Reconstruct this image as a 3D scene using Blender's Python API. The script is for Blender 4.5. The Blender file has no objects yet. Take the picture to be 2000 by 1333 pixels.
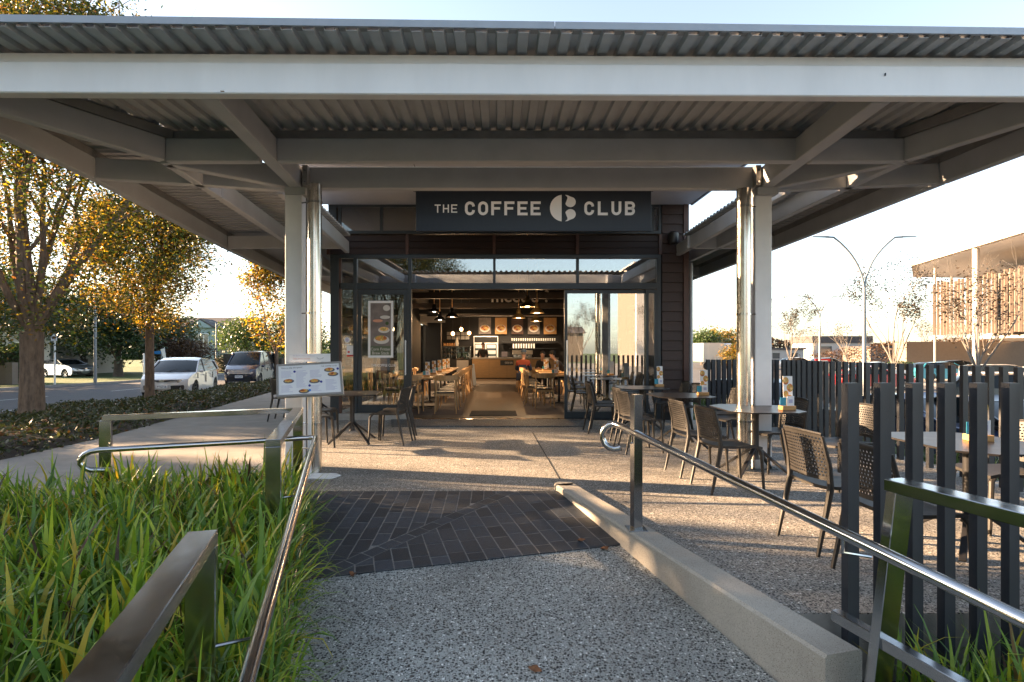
import bpy, bmesh, math, random
from mathutils import Vector, Matrix
R = math.radians
PI = math.pi
S = bpy.context.scene
COL = S.collection
random.seed(7)
V = Vector

# ------------------------------------------------------------------ camera, sky, sun, exposure
EYE = 1.38
F = 1111.0
cam_d = bpy.data.cameras.new("camera")
cam = bpy.data.objects.new("camera", cam_d)
COL.objects.link(cam)
cam.location = (0, 0, EYE)
cam.rotation_euler = (R(90), 0, R(0.0))
cam_d.sensor_width = 36.0
cam_d.lens = 20.0
cam_d.shift_x = 0.0145
cam_d.shift_y = 0.00925
cam_d.clip_start = 0.05
cam_d.clip_end = 2000
S.camera = cam

SUN_EL = 14.0
SUN_AZ = 13.0      # degrees the sun stands ahead of straight left
to_sun = V((-math.cos(R(SUN_EL)) * math.cos(R(SUN_AZ)), math.cos(R(SUN_EL)) * math.sin(R(SUN_AZ)), math.sin(R(SUN_EL))))
w = bpy.data.worlds.new("World")
S.world = w
w.use_nodes = True
nt = w.node_tree
bg = nt.nodes['Background']
sky = nt.nodes.new('ShaderNodeTexSky')
sky.sky_type = 'NISHITA'
sky.sun_disc = False
sky.sun_elevation = R(SUN_EL)
sky.sun_rotation = math.atan2(to_sun.x, to_sun.y)
sky.air_density = 1.0
sky.dust_density = 1.0
sky.ozone_density = 1.0
hs = nt.nodes.new('ShaderNodeHueSaturation'); hs.inputs['Saturation'].default_value = 0.72; hs.inputs['Value'].default_value = 0.68
nt.links.new(sky.outputs[0], hs.inputs['Color']); nt.links.new(hs.outputs[0], bg.inputs[0])
bg.inputs[1].default_value = 0.085
sun_d = bpy.data.lights.new("sun", 'SUN')
sun_d.energy = 4.8
sun_d.angle = R(0.6)
sun_d.color = (1.0, 0.66, 0.38)
sun = bpy.data.objects.new("sun", sun_d)
COL.objects.link(sun)
sun.rotation_euler = to_sun.to_track_quat('Z', 'Y').to_euler()
S.view_settings.view_transform = 'Standard'
S.view_settings.look = 'None'
S.view_settings.gamma = 1
S.view_settings.use_curve_mapping = False
S.view_settings.exposure = 3.18
S.render.engine = 'CYCLES'
S.cycles.max_bounces = 7
S.cycles.diffuse_bounces = 4
S.cycles.glossy_bounces = 4
S.cycles.transmission_bounces = 6
S.cycles.transparent_max_bounces = 12
S.cycles.sample_clamp_indirect = 6
S.cycles.use_denoising = True
S.cycles.caustics_reflective = False
S.cycles.caustics_refractive = False

def W(px, py, d):
    """point seen at photo pixel (px, py) at distance d along the view axis"""
    return V(((px - 971) * d / F, d, EYE - (py - 685) * d / F))

# ------------------------------------------------------------------ helpers
def tag(o, label=None, cat=None, group=None, kind=None):
    if label: o['label'] = label
    if cat: o['category'] = cat
    if group: o['group'] = group
    if kind: o['kind'] = kind
    return o

def thing(name, label, cat, loc=(0, 0, 0), rz=0.0, group=None, scale=1.0):
    o = bpy.data.objects.new(name, None)
    COL.objects.link(o)
    o.empty_display_size = 0.1
    o.location = loc
    o.rotation_euler = (0, 0, rz)
    o.scale = (scale,) * 3
    return tag(o, label, cat, group)

def dup(root, loc=None, rz=None, label=None, group=None, parent=None):
    r = root.copy()
    COL.objects.link(r)
    if parent is not None: r.parent = parent
    if loc is not None: r.location = loc
    if rz is not None: r.rotation_euler = (0, 0, rz)
    if label: r['label'] = label
    if group: r['group'] = group
    for ch in list(root.children):
        dup(ch, parent=r)
    return r

class MB:
    def __init__(s):
        s.v = []; s.f = []; s.m = []
    def add(s, vs, fs, m=0):
        n = len(s.v)
        s.v += [tuple(p) for p in vs]
        s.f += [tuple(i + n for i in f) for f in fs]
        s.m += [m] * len(fs)
        return s
    def box(s, x0, y0, z0, x1, y1, z1, m=0):
        vs = [(x0, y0, z0), (x1, y0, z0), (x1, y1, z0), (x0, y1, z0), (x0, y0, z1), (x1, y0, z1), (x1, y1, z1), (x0, y1, z1)]
        return s.add(vs, [(0, 3, 2, 1), (4, 5, 6, 7), (0, 1, 5, 4), (1, 2, 6, 5), (2, 3, 7, 6), (3, 0, 4, 7)], m)
    def bar(s, a, b, w, h, up=(0, 0, 1), m=0, w2=None, h2=None):
        a = V(a); b = V(b); d = (b - a).normalized(); up = V(up)
        sd = d.cross(up)
        if sd.length < 1e-4: sd = d.cross(V((0, 1, 0)))
        sd.normalize(); u = sd.cross(d).normalized()
        w2 = w if w2 is None else w2; h2 = h if h2 is None else h2
        vs = []
        for p, ww, hh in ((a, w, h), (b, w2, h2)):
            for sx, sz in ((-1, -1), (1, -1), (1, 1), (-1, 1)):
                vs.append(p + sd * sx * ww / 2 + u * sz * hh / 2)
        return s.add(vs, [(0, 3, 2, 1), (4, 5, 6, 7), (0, 1, 5, 4), (1, 2, 6, 5), (2, 3, 7, 6), (3, 0, 4, 7)], m)
    def tube(s, pts, r, n=8, m=0, cap=True):
        pts = [V(p) for p in pts]
        rs = r if isinstance(r, (list, tuple)) else [r] * len(pts)
        d0 = (pts[1] - pts[0]).normalized()
        ref = V((0, 0, 1)) if abs(d0.z) < 0.9 else V((1, 0, 0))
        u = d0.cross(ref).normalized()
        vs = []
        for i, p in enumerate(pts):
            if i == 0: d = pts[1] - pts[0]
            elif i == len(pts) - 1: d = pts[-1] - pts[-2]
            else: d = (pts[i + 1] - p).normalized() + (p - pts[i - 1]).normalized()
            d.normalize()
            u = (u - d * u.dot(d))
            if u.length < 1e-5: u = d.orthogonal()
            u.normalize(); q = d.cross(u)
            for k in range(n):
                a = 2 * PI * k / n
                vs.append(p + (u * math.cos(a) + q * math.sin(a)) * rs[i])
        fs = []
        for i in range(len(pts) - 1):
            for k in range(n):
                k2 = (k + 1) % n
                fs.append((i * n + k, i * n + k2, (i + 1) * n + k2, (i + 1) * n + k))
        if cap:
            fs.append(tuple(range(n - 1, -1, -1)))
            fs.append(tuple((len(pts) - 1) * n + k for k in range(n)))
        return s.add(vs, fs, m)
    def lathe(s, c, prof, n=16, m=0):
        vs = []; fs = []
        for (r, z) in prof:
            for k in range(n):
                a = 2 * PI * k / n
                vs.append((c[0] + r * math.cos(a), c[1] + r * math.sin(a), c[2] + z))
        for i in range(len(prof) - 1):
            for k in range(n):
                k2 = (k + 1) % n
                fs.append((i * n + k, i * n + k2, (i + 1) * n + k2, (i + 1) * n + k))
        if prof[0][0] > 1e-4: fs.append(tuple(range(n - 1, -1, -1)))
        if prof[-1][0] > 1e-4: fs.append(tuple((len(prof) - 1) * n + k for k in range(n)))
        return s.add(vs, fs, m)
    def prism(s, poly, vec, m=0):
        poly = [V(p) for p in poly]; vec = V(vec); n = len(poly)
        vs = poly + [p + vec for p in poly]
        fs = [tuple(range(n - 1, -1, -1)), tuple(range(n, 2 * n))]
        fs += [(i, (i + 1) % n, n + (i + 1) % n, n + i) for i in range(n)]
        return s.add(vs, fs, m)
    def quad(s, a, b, c, d, m=0):
        return s.add([a, b, c, d], [(0, 1, 2, 3)], m)
    def ball(s, c, r, n=10, m=0, sc=(1, 1, 1)):
        k = n // 2
        vs = []; fs = []
        for i in range(k + 1):
            t = PI * i / k
            for j in range(n):
                a = 2 * PI * j / n
                vs.append((c[0] + r * sc[0] * math.sin(t) * math.cos(a), c[1] + r * sc[1] * math.sin(t) * math.sin(a), c[2] + r * sc[2] * math.cos(t)))
        for i in range(k):
            for j in range(n):
                j2 = (j + 1) % n
                fs.append((i * n + j, (i + 1) * n + j, (i + 1) * n + j2, i * n + j2))
        return s.add(vs, fs, m)
    def build(s, name, mats, parent=None, smooth=False, bevel=0.0, world=True, fix=True, segs=1):
        me = bpy.data.meshes.new(name)
        vs = s.v
        if parent is not None and world:
            off = V((0, 0, 0)); q = parent
            while q is not None:
                off = off + V(q.location); q = q.parent
            vs = [(p[0] - off.x, p[1] - off.y, p[2] - off.z) for p in vs]
        me.from_pydata(vs, [], s.f)
        if not isinstance(mats, (list, tuple)): mats = [mats]
        for mm in mats: me.materials.append(mm)
        if len(mats) > 1: me.polygons.foreach_set('material_index', s.m)
        if fix:
            bm = bmesh.new(); bm.from_mesh(me)
            if bevel > 0:
                bmesh.ops.remove_doubles(bm, verts=bm.verts, dist=1e-5)
                ed = [e for e in bm.edges if len(e.link_faces) == 2 and e.calc_face_angle(0) > R(25)]
                bmesh.ops.bevel(bm, geom=ed, offset=bevel, segments=segs, affect='EDGES', profile=0.5, clamp_overlap=True)
            bmesh.ops.recalc_face_normals(bm, faces=bm.faces)
            bm.to_mesh(me); bm.free()
        if smooth:
            me.polygons.foreach_set('use_smooth', [True] * len(me.polygons))
            me.set_sharp_from_angle(angle=R(38))
        me.update()
        o = bpy.data.objects.new(name, me)
        COL.objects.link(o)
        if parent is not None: o.parent = parent
        return o

def bake(o):
    dg = bpy.context.evaluated_depsgraph_get()
    dg.update()
    me = bpy.data.meshes.new_from_object(o.evaluated_get(dg))
    o.modifiers.clear()
    o.data = me
    return o

def struct(o):
    o['kind'] = 'structure'
    return o

def text(s, x0, x1, z0, z1, y, m, parent=None, name='lettering', bold=0.0, depth=0.004, mtx=None, stretch=True):
    """flat lettering facing -Y fitted in the box x0..x1, z0..z1 (mtx places it otherwise)"""
    c = bpy.data.curves.new(name, 'FONT')
    c.body = s; c.extrude = 0; c.offset = bold; c.resolution_u = 3
    t = bpy.data.objects.new(name, c)
    COL.objects.link(t)
    dg = bpy.context.evaluated_depsgraph_get(); dg.update()
    me = bpy.data.meshes.new_from_object(t.evaluated_get(dg))
    bpy.data.objects.remove(t)
    xs = [v.co.x for v in me.vertices]; ys = [v.co.y for v in me.vertices]
    ax, bx, ay, by = min(xs), max(xs), min(ys), max(ys)
    M = MB(); vs = []
    n = len(me.vertices)
    for v in me.vertices:
        u = (v.co.x - ax) / (bx - ax); q = (v.co.y - ay) / (by - ay)
        vs.append(V((x0 + (x1 - x0) * u, y, z0 + (z1 - z0) * q)))
    if mtx is not None: vs = [mtx @ p for p in vs]
    off = V((0, 0, 0)); q = parent
    while q is not None:
        off += V(q.location); q = q.parent
    if mtx is None: vs = [p - off for p in vs]
    fs = [tuple(p.vertices) for p in me.polygons]
    me2 = bpy.data.meshes.new(name)
    me2.from_pydata(vs, [], fs)
    me2.materials.append(m)
    o = bpy.data.objects.new(name, me2)
    COL.objects.link(o)
    if parent is not None: o.parent = parent
    return o

# ------------------------------------------------------------------ materials
def newmat(name):
    m = bpy.data.materials.new(name); m.use_nodes = True
    return m, m.node_tree, m.node_tree.nodes['Principled BSDF']

def mat(name, col, rough=0.5, metal=0.0, var=0.0, vscale=6.0, bump=0.0, bscale=80.0, coat=0.0, col2=None, emit=0.0, spec=None, stretch=None, island=0.0, dirt=0.0):
    m, t, b = newmat(name)
    N = t.nodes; Lk = t.links
    b.inputs['Base Color'].default_value = (*col, 1)
    b.inputs['Roughness'].default_value = rough
    b.inputs['Metallic'].default_value = metal
    b.inputs['Coat Weight'].default_value = coat
    if spec is not None: b.inputs['Specular IOR Level'].default_value = spec
    co = N.new('ShaderNodeTexCoord'); src = co.outputs['Object']
    if stretch:
        mp = N.new('ShaderNodeMapping'); mp.inputs['Scale'].default_value = stretch
        Lk.new(src, mp.inputs[0]); src = mp.outputs[0]
    cur = None
    if var > 0 or col2 is not None:
        nz = N.new('ShaderNodeTexNoise'); nz.inputs['Scale'].default_value = vscale; nz.inputs['Detail'].default_value = 6
        nz.inputs['Roughness'].default_value = 0.6
        Lk.new(src, nz.inputs['Vector'])
        mx = N.new('ShaderNodeMix'); mx.data_type = 'RGBA'
        c2 = col2 if col2 is not None else tuple(min(1, c * (1 + var)) for c in col)
        c1 = col if col2 is not None else tuple(c * (1 - var) for c in col)
        mx.inputs[6].default_value = (*c1, 1); mx.inputs[7].default_value = (*c2, 1)
        rp = N.new('ShaderNodeMapRange'); rp.inputs[1].default_value = 0.32; rp.inputs[2].default_value = 0.68
        Lk.new(nz.outputs[0], rp.inputs[0]); Lk.new(rp.outputs[0], mx.inputs[0])
        cur = mx.outputs[2]
        rr = N.new('ShaderNodeMapRange'); rr.inputs[3].default_value = max(0.02, rough * 0.85); rr.inputs[4].default_value = min(1, rough * 1.2)
        Lk.new(nz.outputs[0], rr.inputs[0]); Lk.new(rr.outputs[0], b.inputs['Roughness'])
    if island > 0:
        g = N.new('ShaderNodeNewGeometry'); oi = N.new('ShaderNodeObjectInfo')
        hv = N.new('ShaderNodeHueSaturation')
        mr = N.new('ShaderNodeMapRange'); mr.inputs[3].default_value = 1 - island; mr.inputs[4].default_value = 1 + island
        ad = N.new('ShaderNodeMath'); ad.operation = 'ADD'; fr = N.new('ShaderNodeMath'); fr.operation = 'FRACT'
        Lk.new(g.outputs['Random Per Island'], ad.inputs[0]); Lk.new(oi.outputs['Random'], ad.inputs[1]); Lk.new(ad.outputs[0], fr.inputs[0])
        Lk.new(fr.outputs[0], mr.inputs[0]); Lk.new(mr.outputs[0], hv.inputs['Value'])
        if cur: Lk.new(cur, hv.inputs['Color'])
        else: hv.inputs['Color'].default_value = (*col, 1)
        cur = hv.outputs[0]
    if cur: Lk.new(cur, b.inputs['Base Color'])
    if bump > 0:
        n2 = N.new('ShaderNodeTexNoise'); n2.inputs['Scale'].default_value = bscale; n2.inputs['Detail'].default_value = 4
        Lk.new(src, n2.inputs['Vector'])
        bp = N.new('ShaderNodeBump'); bp.inputs['Strength'].default_value = bump; bp.inputs['Distance'].default_value = 0.01
        Lk.new(n2.outputs[0], bp.inputs['Height']); Lk.new(bp.outputs[0], b.inputs['Normal'])
    if emit > 0:
        b.inputs['Emission Color'].default_value = (*col, 1); b.inputs['Emission Strength'].default_value = emit
    return m

def leafmat(name, cols, trans=0.45, rough=0.45):
    """leaf with a colour of its own for every leaf; cols = [(pos, rgb), ...]"""
    m, t, b = newmat(name); N = t.nodes; Lk = t.links
    g = N.new('ShaderNodeNewGeometry'); rp = N.new('ShaderNodeValToRGB')
    el = rp.color_ramp.elements
    el[0].position = cols[0][0]; el[0].color = (*cols[0][1], 1)
    el[1].position = cols[-1][0]; el[1].color = (*cols[-1][1], 1)
    for p, c in cols[1:-1]:
        e = el.new(p); e.color = (*c, 1)
    Lk.new(g.outputs['Random Per Island'], rp.inputs[0])
    Lk.new(rp.outputs[0], b.inputs['Base Color'])
    b.inputs['Roughness'].default_value = rough
    tr = N.new('ShaderNodeBsdfTranslucent'); Lk.new(rp.outputs[0], tr.inputs[0])
    br = N.new('ShaderNodeMixRGB'); br.blend_type = 'MULTIPLY'; br.inputs[0].default_value = 1; br.inputs[2].default_value = (1.5, 1.35, 0.8, 1)
    Lk.new(rp.outputs[0], br.inputs[1]); Lk.new(br.outputs[0], tr.inputs[0])
    ms = N.new('ShaderNodeMixShader'); ms.inputs[0].default_value = trans
    out = N['Material Output']
    Lk.new(b.outputs[0], ms.inputs[1]); Lk.new(tr.outputs[0], ms.inputs[2]); Lk.new(ms.outputs[0], out.inputs[0])
    return m

def glass(name, refl=0.12, tint=(0.75, 0.8, 0.8), rough=0.0):
    m, t, b = newmat(name); N = t.nodes; Lk = t.links
    N.remove(b)
    tr = N.new('ShaderNodeBsdfTransparent'); tr.inputs[0].default_value = (*tint, 1)
    gl = N.new('ShaderNodeBsdfGlossy'); gl.inputs['Roughness'].default_value = rough; gl.inputs[0].default_value = (0.95, 0.97, 1, 1)
    lw = N.new('ShaderNodeFresnel'); lw.inputs[0].default_value = 1.5
    mr = N.new('ShaderNodeMapRange'); mr.inputs[1].default_value = 0.04; mr.inputs[2].default_value = 1.0; mr.inputs[3].default_value = refl; mr.inputs[4].default_value = 1.0
    Lk.new(lw.outputs[0], mr.inputs[0])
    ms = N.new('ShaderNodeMixShader'); Lk.new(mr.outputs[0], ms.inputs[0]); Lk.new(tr.outputs[0], ms.inputs[1]); Lk.new(gl.outputs[0], ms.inputs[2])
    Lk.new(ms.outputs[0], N['Material Output'].inputs[0])
    return m

def aggregate(name, matrix=(0.19, 0.185, 0.175), scale=62.0, thr=0.40, bumpd=0.004):
    """exposed aggregate concrete: dark, grey and white pebbles in a cement matrix"""
    m, t, b = newmat(name); N = t.nodes; Lk = t.links
    g = N.new('ShaderNodeNewGeometry')
    sub = N.new('ShaderNodeTexNoise'); sub.inputs['Scale'].default_value = 30; sub.inputs['Detail'].default_value = 2
    Lk.new(g.outputs['Position'], sub.inputs['Vector'])
    mixv = N.new('ShaderNodeMix'); mixv.data_type = 'VECTOR'; mixv.inputs[0].default_value = 0.012
    Lk.new(g.outputs['Position'], mixv.inputs[4]); Lk.new(sub.outputs['Color'], mixv.inputs[5])
    cur = None; height = None
    mc = N.new('ShaderNodeTexNoise'); mc.inputs['Scale'].default_value = 1.3; mc.inputs['Detail'].default_value = 7
    Lk.new(g.outputs['Position'], mc.inputs['Vector'])
    mm = N.new('ShaderNodeMix'); mm.data_type = 'RGBA'
    mm.inputs[6].default_value = (*[c * 0.74 for c in matrix], 1); mm.inputs[7].default_value = (*[c * 1.22 for c in matrix], 1)
    Lk.new(mc.outputs[0], mm.inputs[0]); cur = mm.outputs[2]
    for i, (sc, th) in enumerate(((scale, thr), (scale * 1.9, thr * 0.85))):
        vo = N.new('ShaderNodeTexVoronoi'); vo.inputs['Scale'].default_value = sc
        Lk.new(mixv.outputs[1], vo.inputs['Vector'])
        lt = N.new('ShaderNodeMapRange'); lt.inputs[1].default_value = th; lt.inputs[2].default_value = th - 0.10
        lt.inputs[3].default_value = 0; lt.inputs[4].default_value = 1
        Lk.new(vo.outputs['Distance'], lt.inputs[0])
        sep = N.new('ShaderNodeSeparateColor'); Lk.new(vo.outputs['Color'], sep.inputs[0])
        rp = N.new('ShaderNodeValToRGB'); rp.color_ramp.interpolation = 'CONSTANT'
        el = rp.color_ramp.elements
        el[0].position = 0; el[0].color = (0.018, 0.019, 0.021, 1)
        el[1].position = 0.40; el[1].color = (0.055, 0.052, 0.048, 1)
        for p, c in ((0.56, (0.10, 0.09, 0.08)), (0.68, (0.17, 0.16, 0.15)), (0.82, (0.30, 0.28, 0.25)), (0.90, (0.85, 0.84, 0.80))):
            e = el.new(p); e.color = (*c, 1)
        Lk.new(sep.outputs[0], rp.inputs[0])
        mx = N.new('ShaderNodeMix'); mx.data_type = 'RGBA'
        Lk.new(lt.outputs[0], mx.inputs[0]); Lk.new(cur, mx.inputs[6]); Lk.new(rp.outputs[0], mx.inputs[7])
        cur = mx.outputs[2]
        if i == 0: height = lt.outputs[0]
    # stains
    st = N.new('ShaderNodeTexNoise'); st.inputs['Scale'].default_value = 0.7; st.inputs['Detail'].default_value = 8; st.inputs['Roughness'].default_value = 0.65
    Lk.new(g.outputs['Position'], st.inputs['Vector'])
    sr = N.new('ShaderNodeMapRange'); sr.inputs[1].default_value = 0.35; sr.inputs[2].default_value = 0.7; sr.inputs[3].default_value = 0.70; sr.inputs[4].default_value = 1.15
    Lk.new(st.outputs[0], sr.inputs[0])
    hv = N.new('ShaderNodeHueSaturation'); Lk.new(cur, hv.inputs['Color']); Lk.new(sr.outputs[0], hv.inputs['Value'])
    Lk.new(hv.outputs[0], b.inputs['Base Color'])
    b.inputs['Roughness'].default_value = 0.62
    bp = N.new('ShaderNodeBump'); bp.inputs['Strength'].default_value = 0.9; bp.inputs['Distance'].default_value = bumpd
    Lk.new(height, bp.inputs['Height']); Lk.new(bp.outputs[0], b.inputs['Normal'])
    return m

def brushed(name, col=(0.44, 0.445, 0.45), rough=0.13, stretch=(1, 1, 60)):
    m, t, b = newmat(name); N = t.nodes; Lk = t.links
    b.inputs['Metallic'].default_value = 1.0
    co = N.new('ShaderNodeTexCoord'); mp = N.new('ShaderNodeMapping'); mp.inputs['Scale'].default_value = stretch
    nz = N.new('ShaderNodeTexNoise'); nz.inputs['Scale'].default_value = 14; nz.inputs['Detail'].default_value = 5
    Lk.new(co.outputs['Object'], mp.inputs[0]); Lk.new(mp.outputs[0], nz.inputs['Vector'])
    n2 = N.new('ShaderNodeTexNoise'); n2.inputs['Scale'].default_value = 5; n2.inputs['Detail'].default_value = 6
    Lk.new(co.outputs['Object'], n2.inputs['Vector'])
    ad = N.new('ShaderNodeMath'); ad.operation = 'ADD'; Lk.new(nz.outputs[0], ad.inputs[0]); Lk.new(n2.outputs[0], ad.inputs[1])
    mr = N.new('ShaderNodeMapRange'); mr.inputs[1].default_value = 0.6; mr.inputs[2].default_value = 1.4; mr.inputs[3].default_value = rough * 0.6; mr.inputs[4].default_value = rough * 1.7
    Lk.new(ad.outputs[0], mr.inputs[0]); Lk.new(mr.outputs[0], b.inputs['Roughness'])
    mx = N.new('ShaderNodeMix'); mx.data_type = 'RGBA'
    mx.inputs[6].default_value = (*[c * 0.88 for c in col], 1); mx.inputs[7].default_value = (*[min(1, c * 1.08) for c in col], 1)
    Lk.new(n2.outputs[0], mx.inputs[0]); Lk.new(mx.outputs[2], b.inputs['Base Color'])
    return m

def foodmat(name, bg=(0.55, 0.5, 0.45), seed=0.0, scale=9.0):
    """flat print: blobs of food colours"""
    m, t, b = newmat(name); N = t.nodes; Lk = t.links
    co = N.new('ShaderNodeTexCoord'); mp = N.new('ShaderNodeMapping'); mp.inputs['Location'].default_value = (seed, seed * 2, seed * 3)
    Lk.new(co.outputs['Object'], mp.inputs[0])
    nz = N.new('ShaderNodeTexNoise'); nz.inputs['Scale'].default_value = scale; nz.inputs['Detail'].default_value = 5
    Lk.new(mp.outputs[0], nz.inputs['Vector'])
    rp = N.new('ShaderNodeValToRGB'); el = rp.color_ramp.elements
    el[0].position = 0.34; el[0].color = (0.10, 0.04, 0.015, 1)
    el[1].position = 0.70; el[1].color = (0.80, 0.62, 0.36, 1)
    for p, c in ((0.42, (0.45, 0.13, 0.03)), (0.50, (0.72, 0.33, 0.08)), (0.55, (0.25, 0.28, 0.06)), (0.60, (0.82, 0.45, 0.14))):
        e = el.new(p); e.color = (*c, 1)
    Lk.new(nz.outputs[0], rp.inputs[0]); Lk.new(rp.outputs[0], b.inputs['Base Color'])
    b.inputs['Roughness'].default_value = 0.4
    return m

M = {}
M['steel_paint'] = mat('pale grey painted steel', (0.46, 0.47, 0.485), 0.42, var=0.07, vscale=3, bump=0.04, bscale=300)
M['steel_paint_front'] = mat('paler grey painted steel', (0.80, 0.81, 0.82), 0.40, var=0.06, vscale=2, stretch=(1, 1, 0.25), bump=0.04, bscale=300)  # paler copy of the canopy steel, mainly for the front beam
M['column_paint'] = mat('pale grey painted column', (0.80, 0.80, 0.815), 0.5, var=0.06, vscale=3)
M['purlin'] = mat('galvanised purlin', (0.27, 0.26, 0.25), 0.45, metal=0.2, var=0.15, vscale=5)
M['roof_sheet'] = mat('grey corrugated sheet', (0.43, 0.44, 0.455), 0.5, metal=0.0, var=0.08, vscale=4)
M['fascia'] = mat('grey roof flashing', (0.33, 0.36, 0.40), 0.4, metal=0.3, var=0.05)
M['stainless'] = brushed('brushed stainless steel')
M['stainless_h'] = brushed('brushed stainless rail', col=(0.50, 0.505, 0.51), rough=0.13, stretch=(2, 2, 40))
M['pipe_steel'] = brushed('spiral stainless pipe', col=(0.60, 0.57, 0.52), rough=0.2, stretch=(30, 30, 0.4))
M['alu_dark'] = mat('blue grey window aluminium', (0.024, 0.034, 0.043), 0.38, metal=0.2, var=0.1)
M['alu_black'] = mat('near black aluminium', (0.02, 0.024, 0.028), 0.4, metal=0.2)
M['board'] = mat('dark brown stained weatherboard', (0.022, 0.010, 0.0075), 0.6, var=0.25, vscale=4, stretch=(1, 1, 8), bump=0.25, bscale=60, island=0.12)
M['board_trim'] = mat('reddish brown timber trim', (0.075, 0.034, 0.025), 0.5, var=0.2, vscale=5, bump=0.1)
M['board_wall'] = mat('brown stained wall board', (0.042, 0.022, 0.017), 0.6, var=0.25, vscale=4, stretch=(1, 1, 8), bump=0.25, bscale=60, island=0.12)
M['soffit'] = mat('white soffit lining', (0.55, 0.55, 0.57), 0.6, var=0.04)
M['plaster_dark'] = mat('charcoal interior wall', (0.018, 0.018, 0.02), 0.75, var=0.15)
M['plaster_black'] = mat('black ceiling paint', (0.010, 0.011, 0.013), 0.8, var=0.2)
M['plaster_pale'] = mat('pale interior wall', (0.42, 0.40, 0.38), 0.7, var=0.05)
M['concrete'] = mat('smooth concrete', (0.33, 0.31, 0.28), 0.8, var=0.18, vscale=5, bump=0.35, bscale=140)
M['kerb_concrete'] = mat('cast concrete upstand', (0.46, 0.43, 0.38), 0.85, var=0.38, vscale=5, bump=1.0, bscale=170)
M['kerb_concrete'] = aggregate('cast concrete upstand with fine speckle', matrix=(0.47, 0.435, 0.375), scale=150, thr=0.27, bumpd=0.0015)
M['path_concrete'] = mat('broomed path concrete', (0.25, 0.235, 0.215), 0.85, var=0.16, vscale=2.5, bump=0.3, bscale=160)
M['agg_ramp'] = aggregate('exposed aggregate ramp', matrix=(0.385, 0.39, 0.36), scale=60, thr=0.45)
M['agg_terrace'] = aggregate('exposed aggregate terrace', matrix=(0.37, 0.345, 0.305), scale=58, thr=0.46)
M['agg_dark'] = aggregate('dark threshold slab', matrix=(0.10, 0.10, 0.10), scale=80, thr=0.36)
M['brick'] = mat('charcoal clay paver', (0.030, 0.037, 0.048), 0.6, var=0.3, vscale=30, bump=0.5, bscale=180, island=0.38)
M['mortar'] = mat('pale paver jointing sand', (0.18, 0.17, 0.16), 0.9, var=0.25, vscale=20, bump=0.3)
M['soil'] = mat('dark planter soil', (0.035, 0.026, 0.018), 0.95, var=0.4, vscale=12, bump=0.8, bscale=40)
M['asphalt'] = mat('road asphalt', (0.062, 0.064, 0.068), 0.85, var=0.22, vscale=2.0, bump=0.5, bscale=90)
M['asphalt_lot'] = mat('car park asphalt', (0.07, 0.07, 0.072), 0.85, var=0.22, vscale=1.0, bump=0.4, bscale=80)
M['paint_white'] = mat('road paint white', (0.62, 0.62, 0.6), 0.7, var=0.15, vscale=12)
M['grass'] = mat('mown grass', (0.045, 0.085, 0.018), 0.95, col2=(0.085, 0.12, 0.035), vscale=1.6, bump=1.0, bscale=60)
M['kerb'] = mat('street kerb concrete', (0.26, 0.25, 0.235), 0.85, var=0.2, vscale=3, bump=0.2)
M['fence_post'] = mat('charcoal powder coated post', (0.028, 0.032, 0.041), 0.42, spec=0.35, var=0.15, vscale=7, bump=0.08, bscale=200, island=0.08)
M['chair_black'] = mat('black moulded resin', (0.018, 0.016, 0.0145), 0.5, var=0.1, vscale=14, bump=0.06, bscale=400)
M['table_top'] = mat('dark laminate table top', (0.022, 0.020, 0.020), 0.30, spec=0.3, var=0.2, vscale=9)
M['black_metal'] = mat('black powder coated metal', (0.018, 0.018, 0.02), 0.4, var=0.1)
M['oak'] = mat('pale oak', (0.52, 0.29, 0.12), 0.45, var=0.18, vscale=5, stretch=(6, 6, 1), bump=0.05)
M['oak_counter'] = mat('oak veneer counter', (0.42, 0.27, 0.13), 0.45, var=0.12, vscale=3, stretch=(1, 1, 7))
M['leather'] = mat('black seat leather', (0.015, 0.014, 0.014), 0.45, bump=0.1, bscale=200)
M['white'] = mat('white card', (0.78, 0.78, 0.78), 0.5)
M['print_white'] = mat('white printed panel', (0.72, 0.73, 0.76), 0.35)
M['print_line'] = mat('lilac grey print', (0.46, 0.45, 0.60), 0.5)
M['print_dark'] = mat('dark grey print', (0.10, 0.10, 0.12), 0.5)
M['print_red'] = mat('red print', (0.55, 0.05, 0.04), 0.5)
M['print_pink'] = mat('faded pink print', (0.62, 0.36, 0.34), 0.5)
M['print_navy'] = mat('navy print', (0.02, 0.03, 0.25), 0.5)
M['print_blue'] = mat('bright blue print', (0.02, 0.22, 0.62), 0.5)
M['teal_card'] = mat('teal card', (0.04, 0.30, 0.42), 0.5)
M['wood_block'] = mat('light wood block', (0.50, 0.27, 0.10), 0.5, var=0.1)
M['food'] = foodmat('printed food', seed=1.3, scale=26)
M['food2'] = foodmat('printed food dish', seed=5.1, scale=18)
M['food_big'] = foodmat('large printed food', seed=9.7, scale=7)
M['poster_green'] = mat('olive poster band', (0.10, 0.12, 0.07), 0.5)
M['poster_grey'] = mat('grey brown poster print', (0.17, 0.14, 0.13), 0.45, var=0.4, vscale=4)
M['plate'] = mat('printed plate', (0.62, 0.58, 0.54), 0.4, var=0.08)
M['skin_print'] = mat('printed skin tone', (0.60, 0.28, 0.18), 0.5)
M['sign_panel'] = mat('dark navy sign panel', (0.009, 0.014, 0.024), 0.33, spec=0.3, var=0.10, vscale=6, stretch=(6, 1, 0.6))
M['sign_letter'] = mat('off white sign letter', (0.82, 0.79, 0.78), 0.4)
M['sign_dim'] = mat('thin white sign letter', (0.75, 0.74, 0.72), 0.4)
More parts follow.
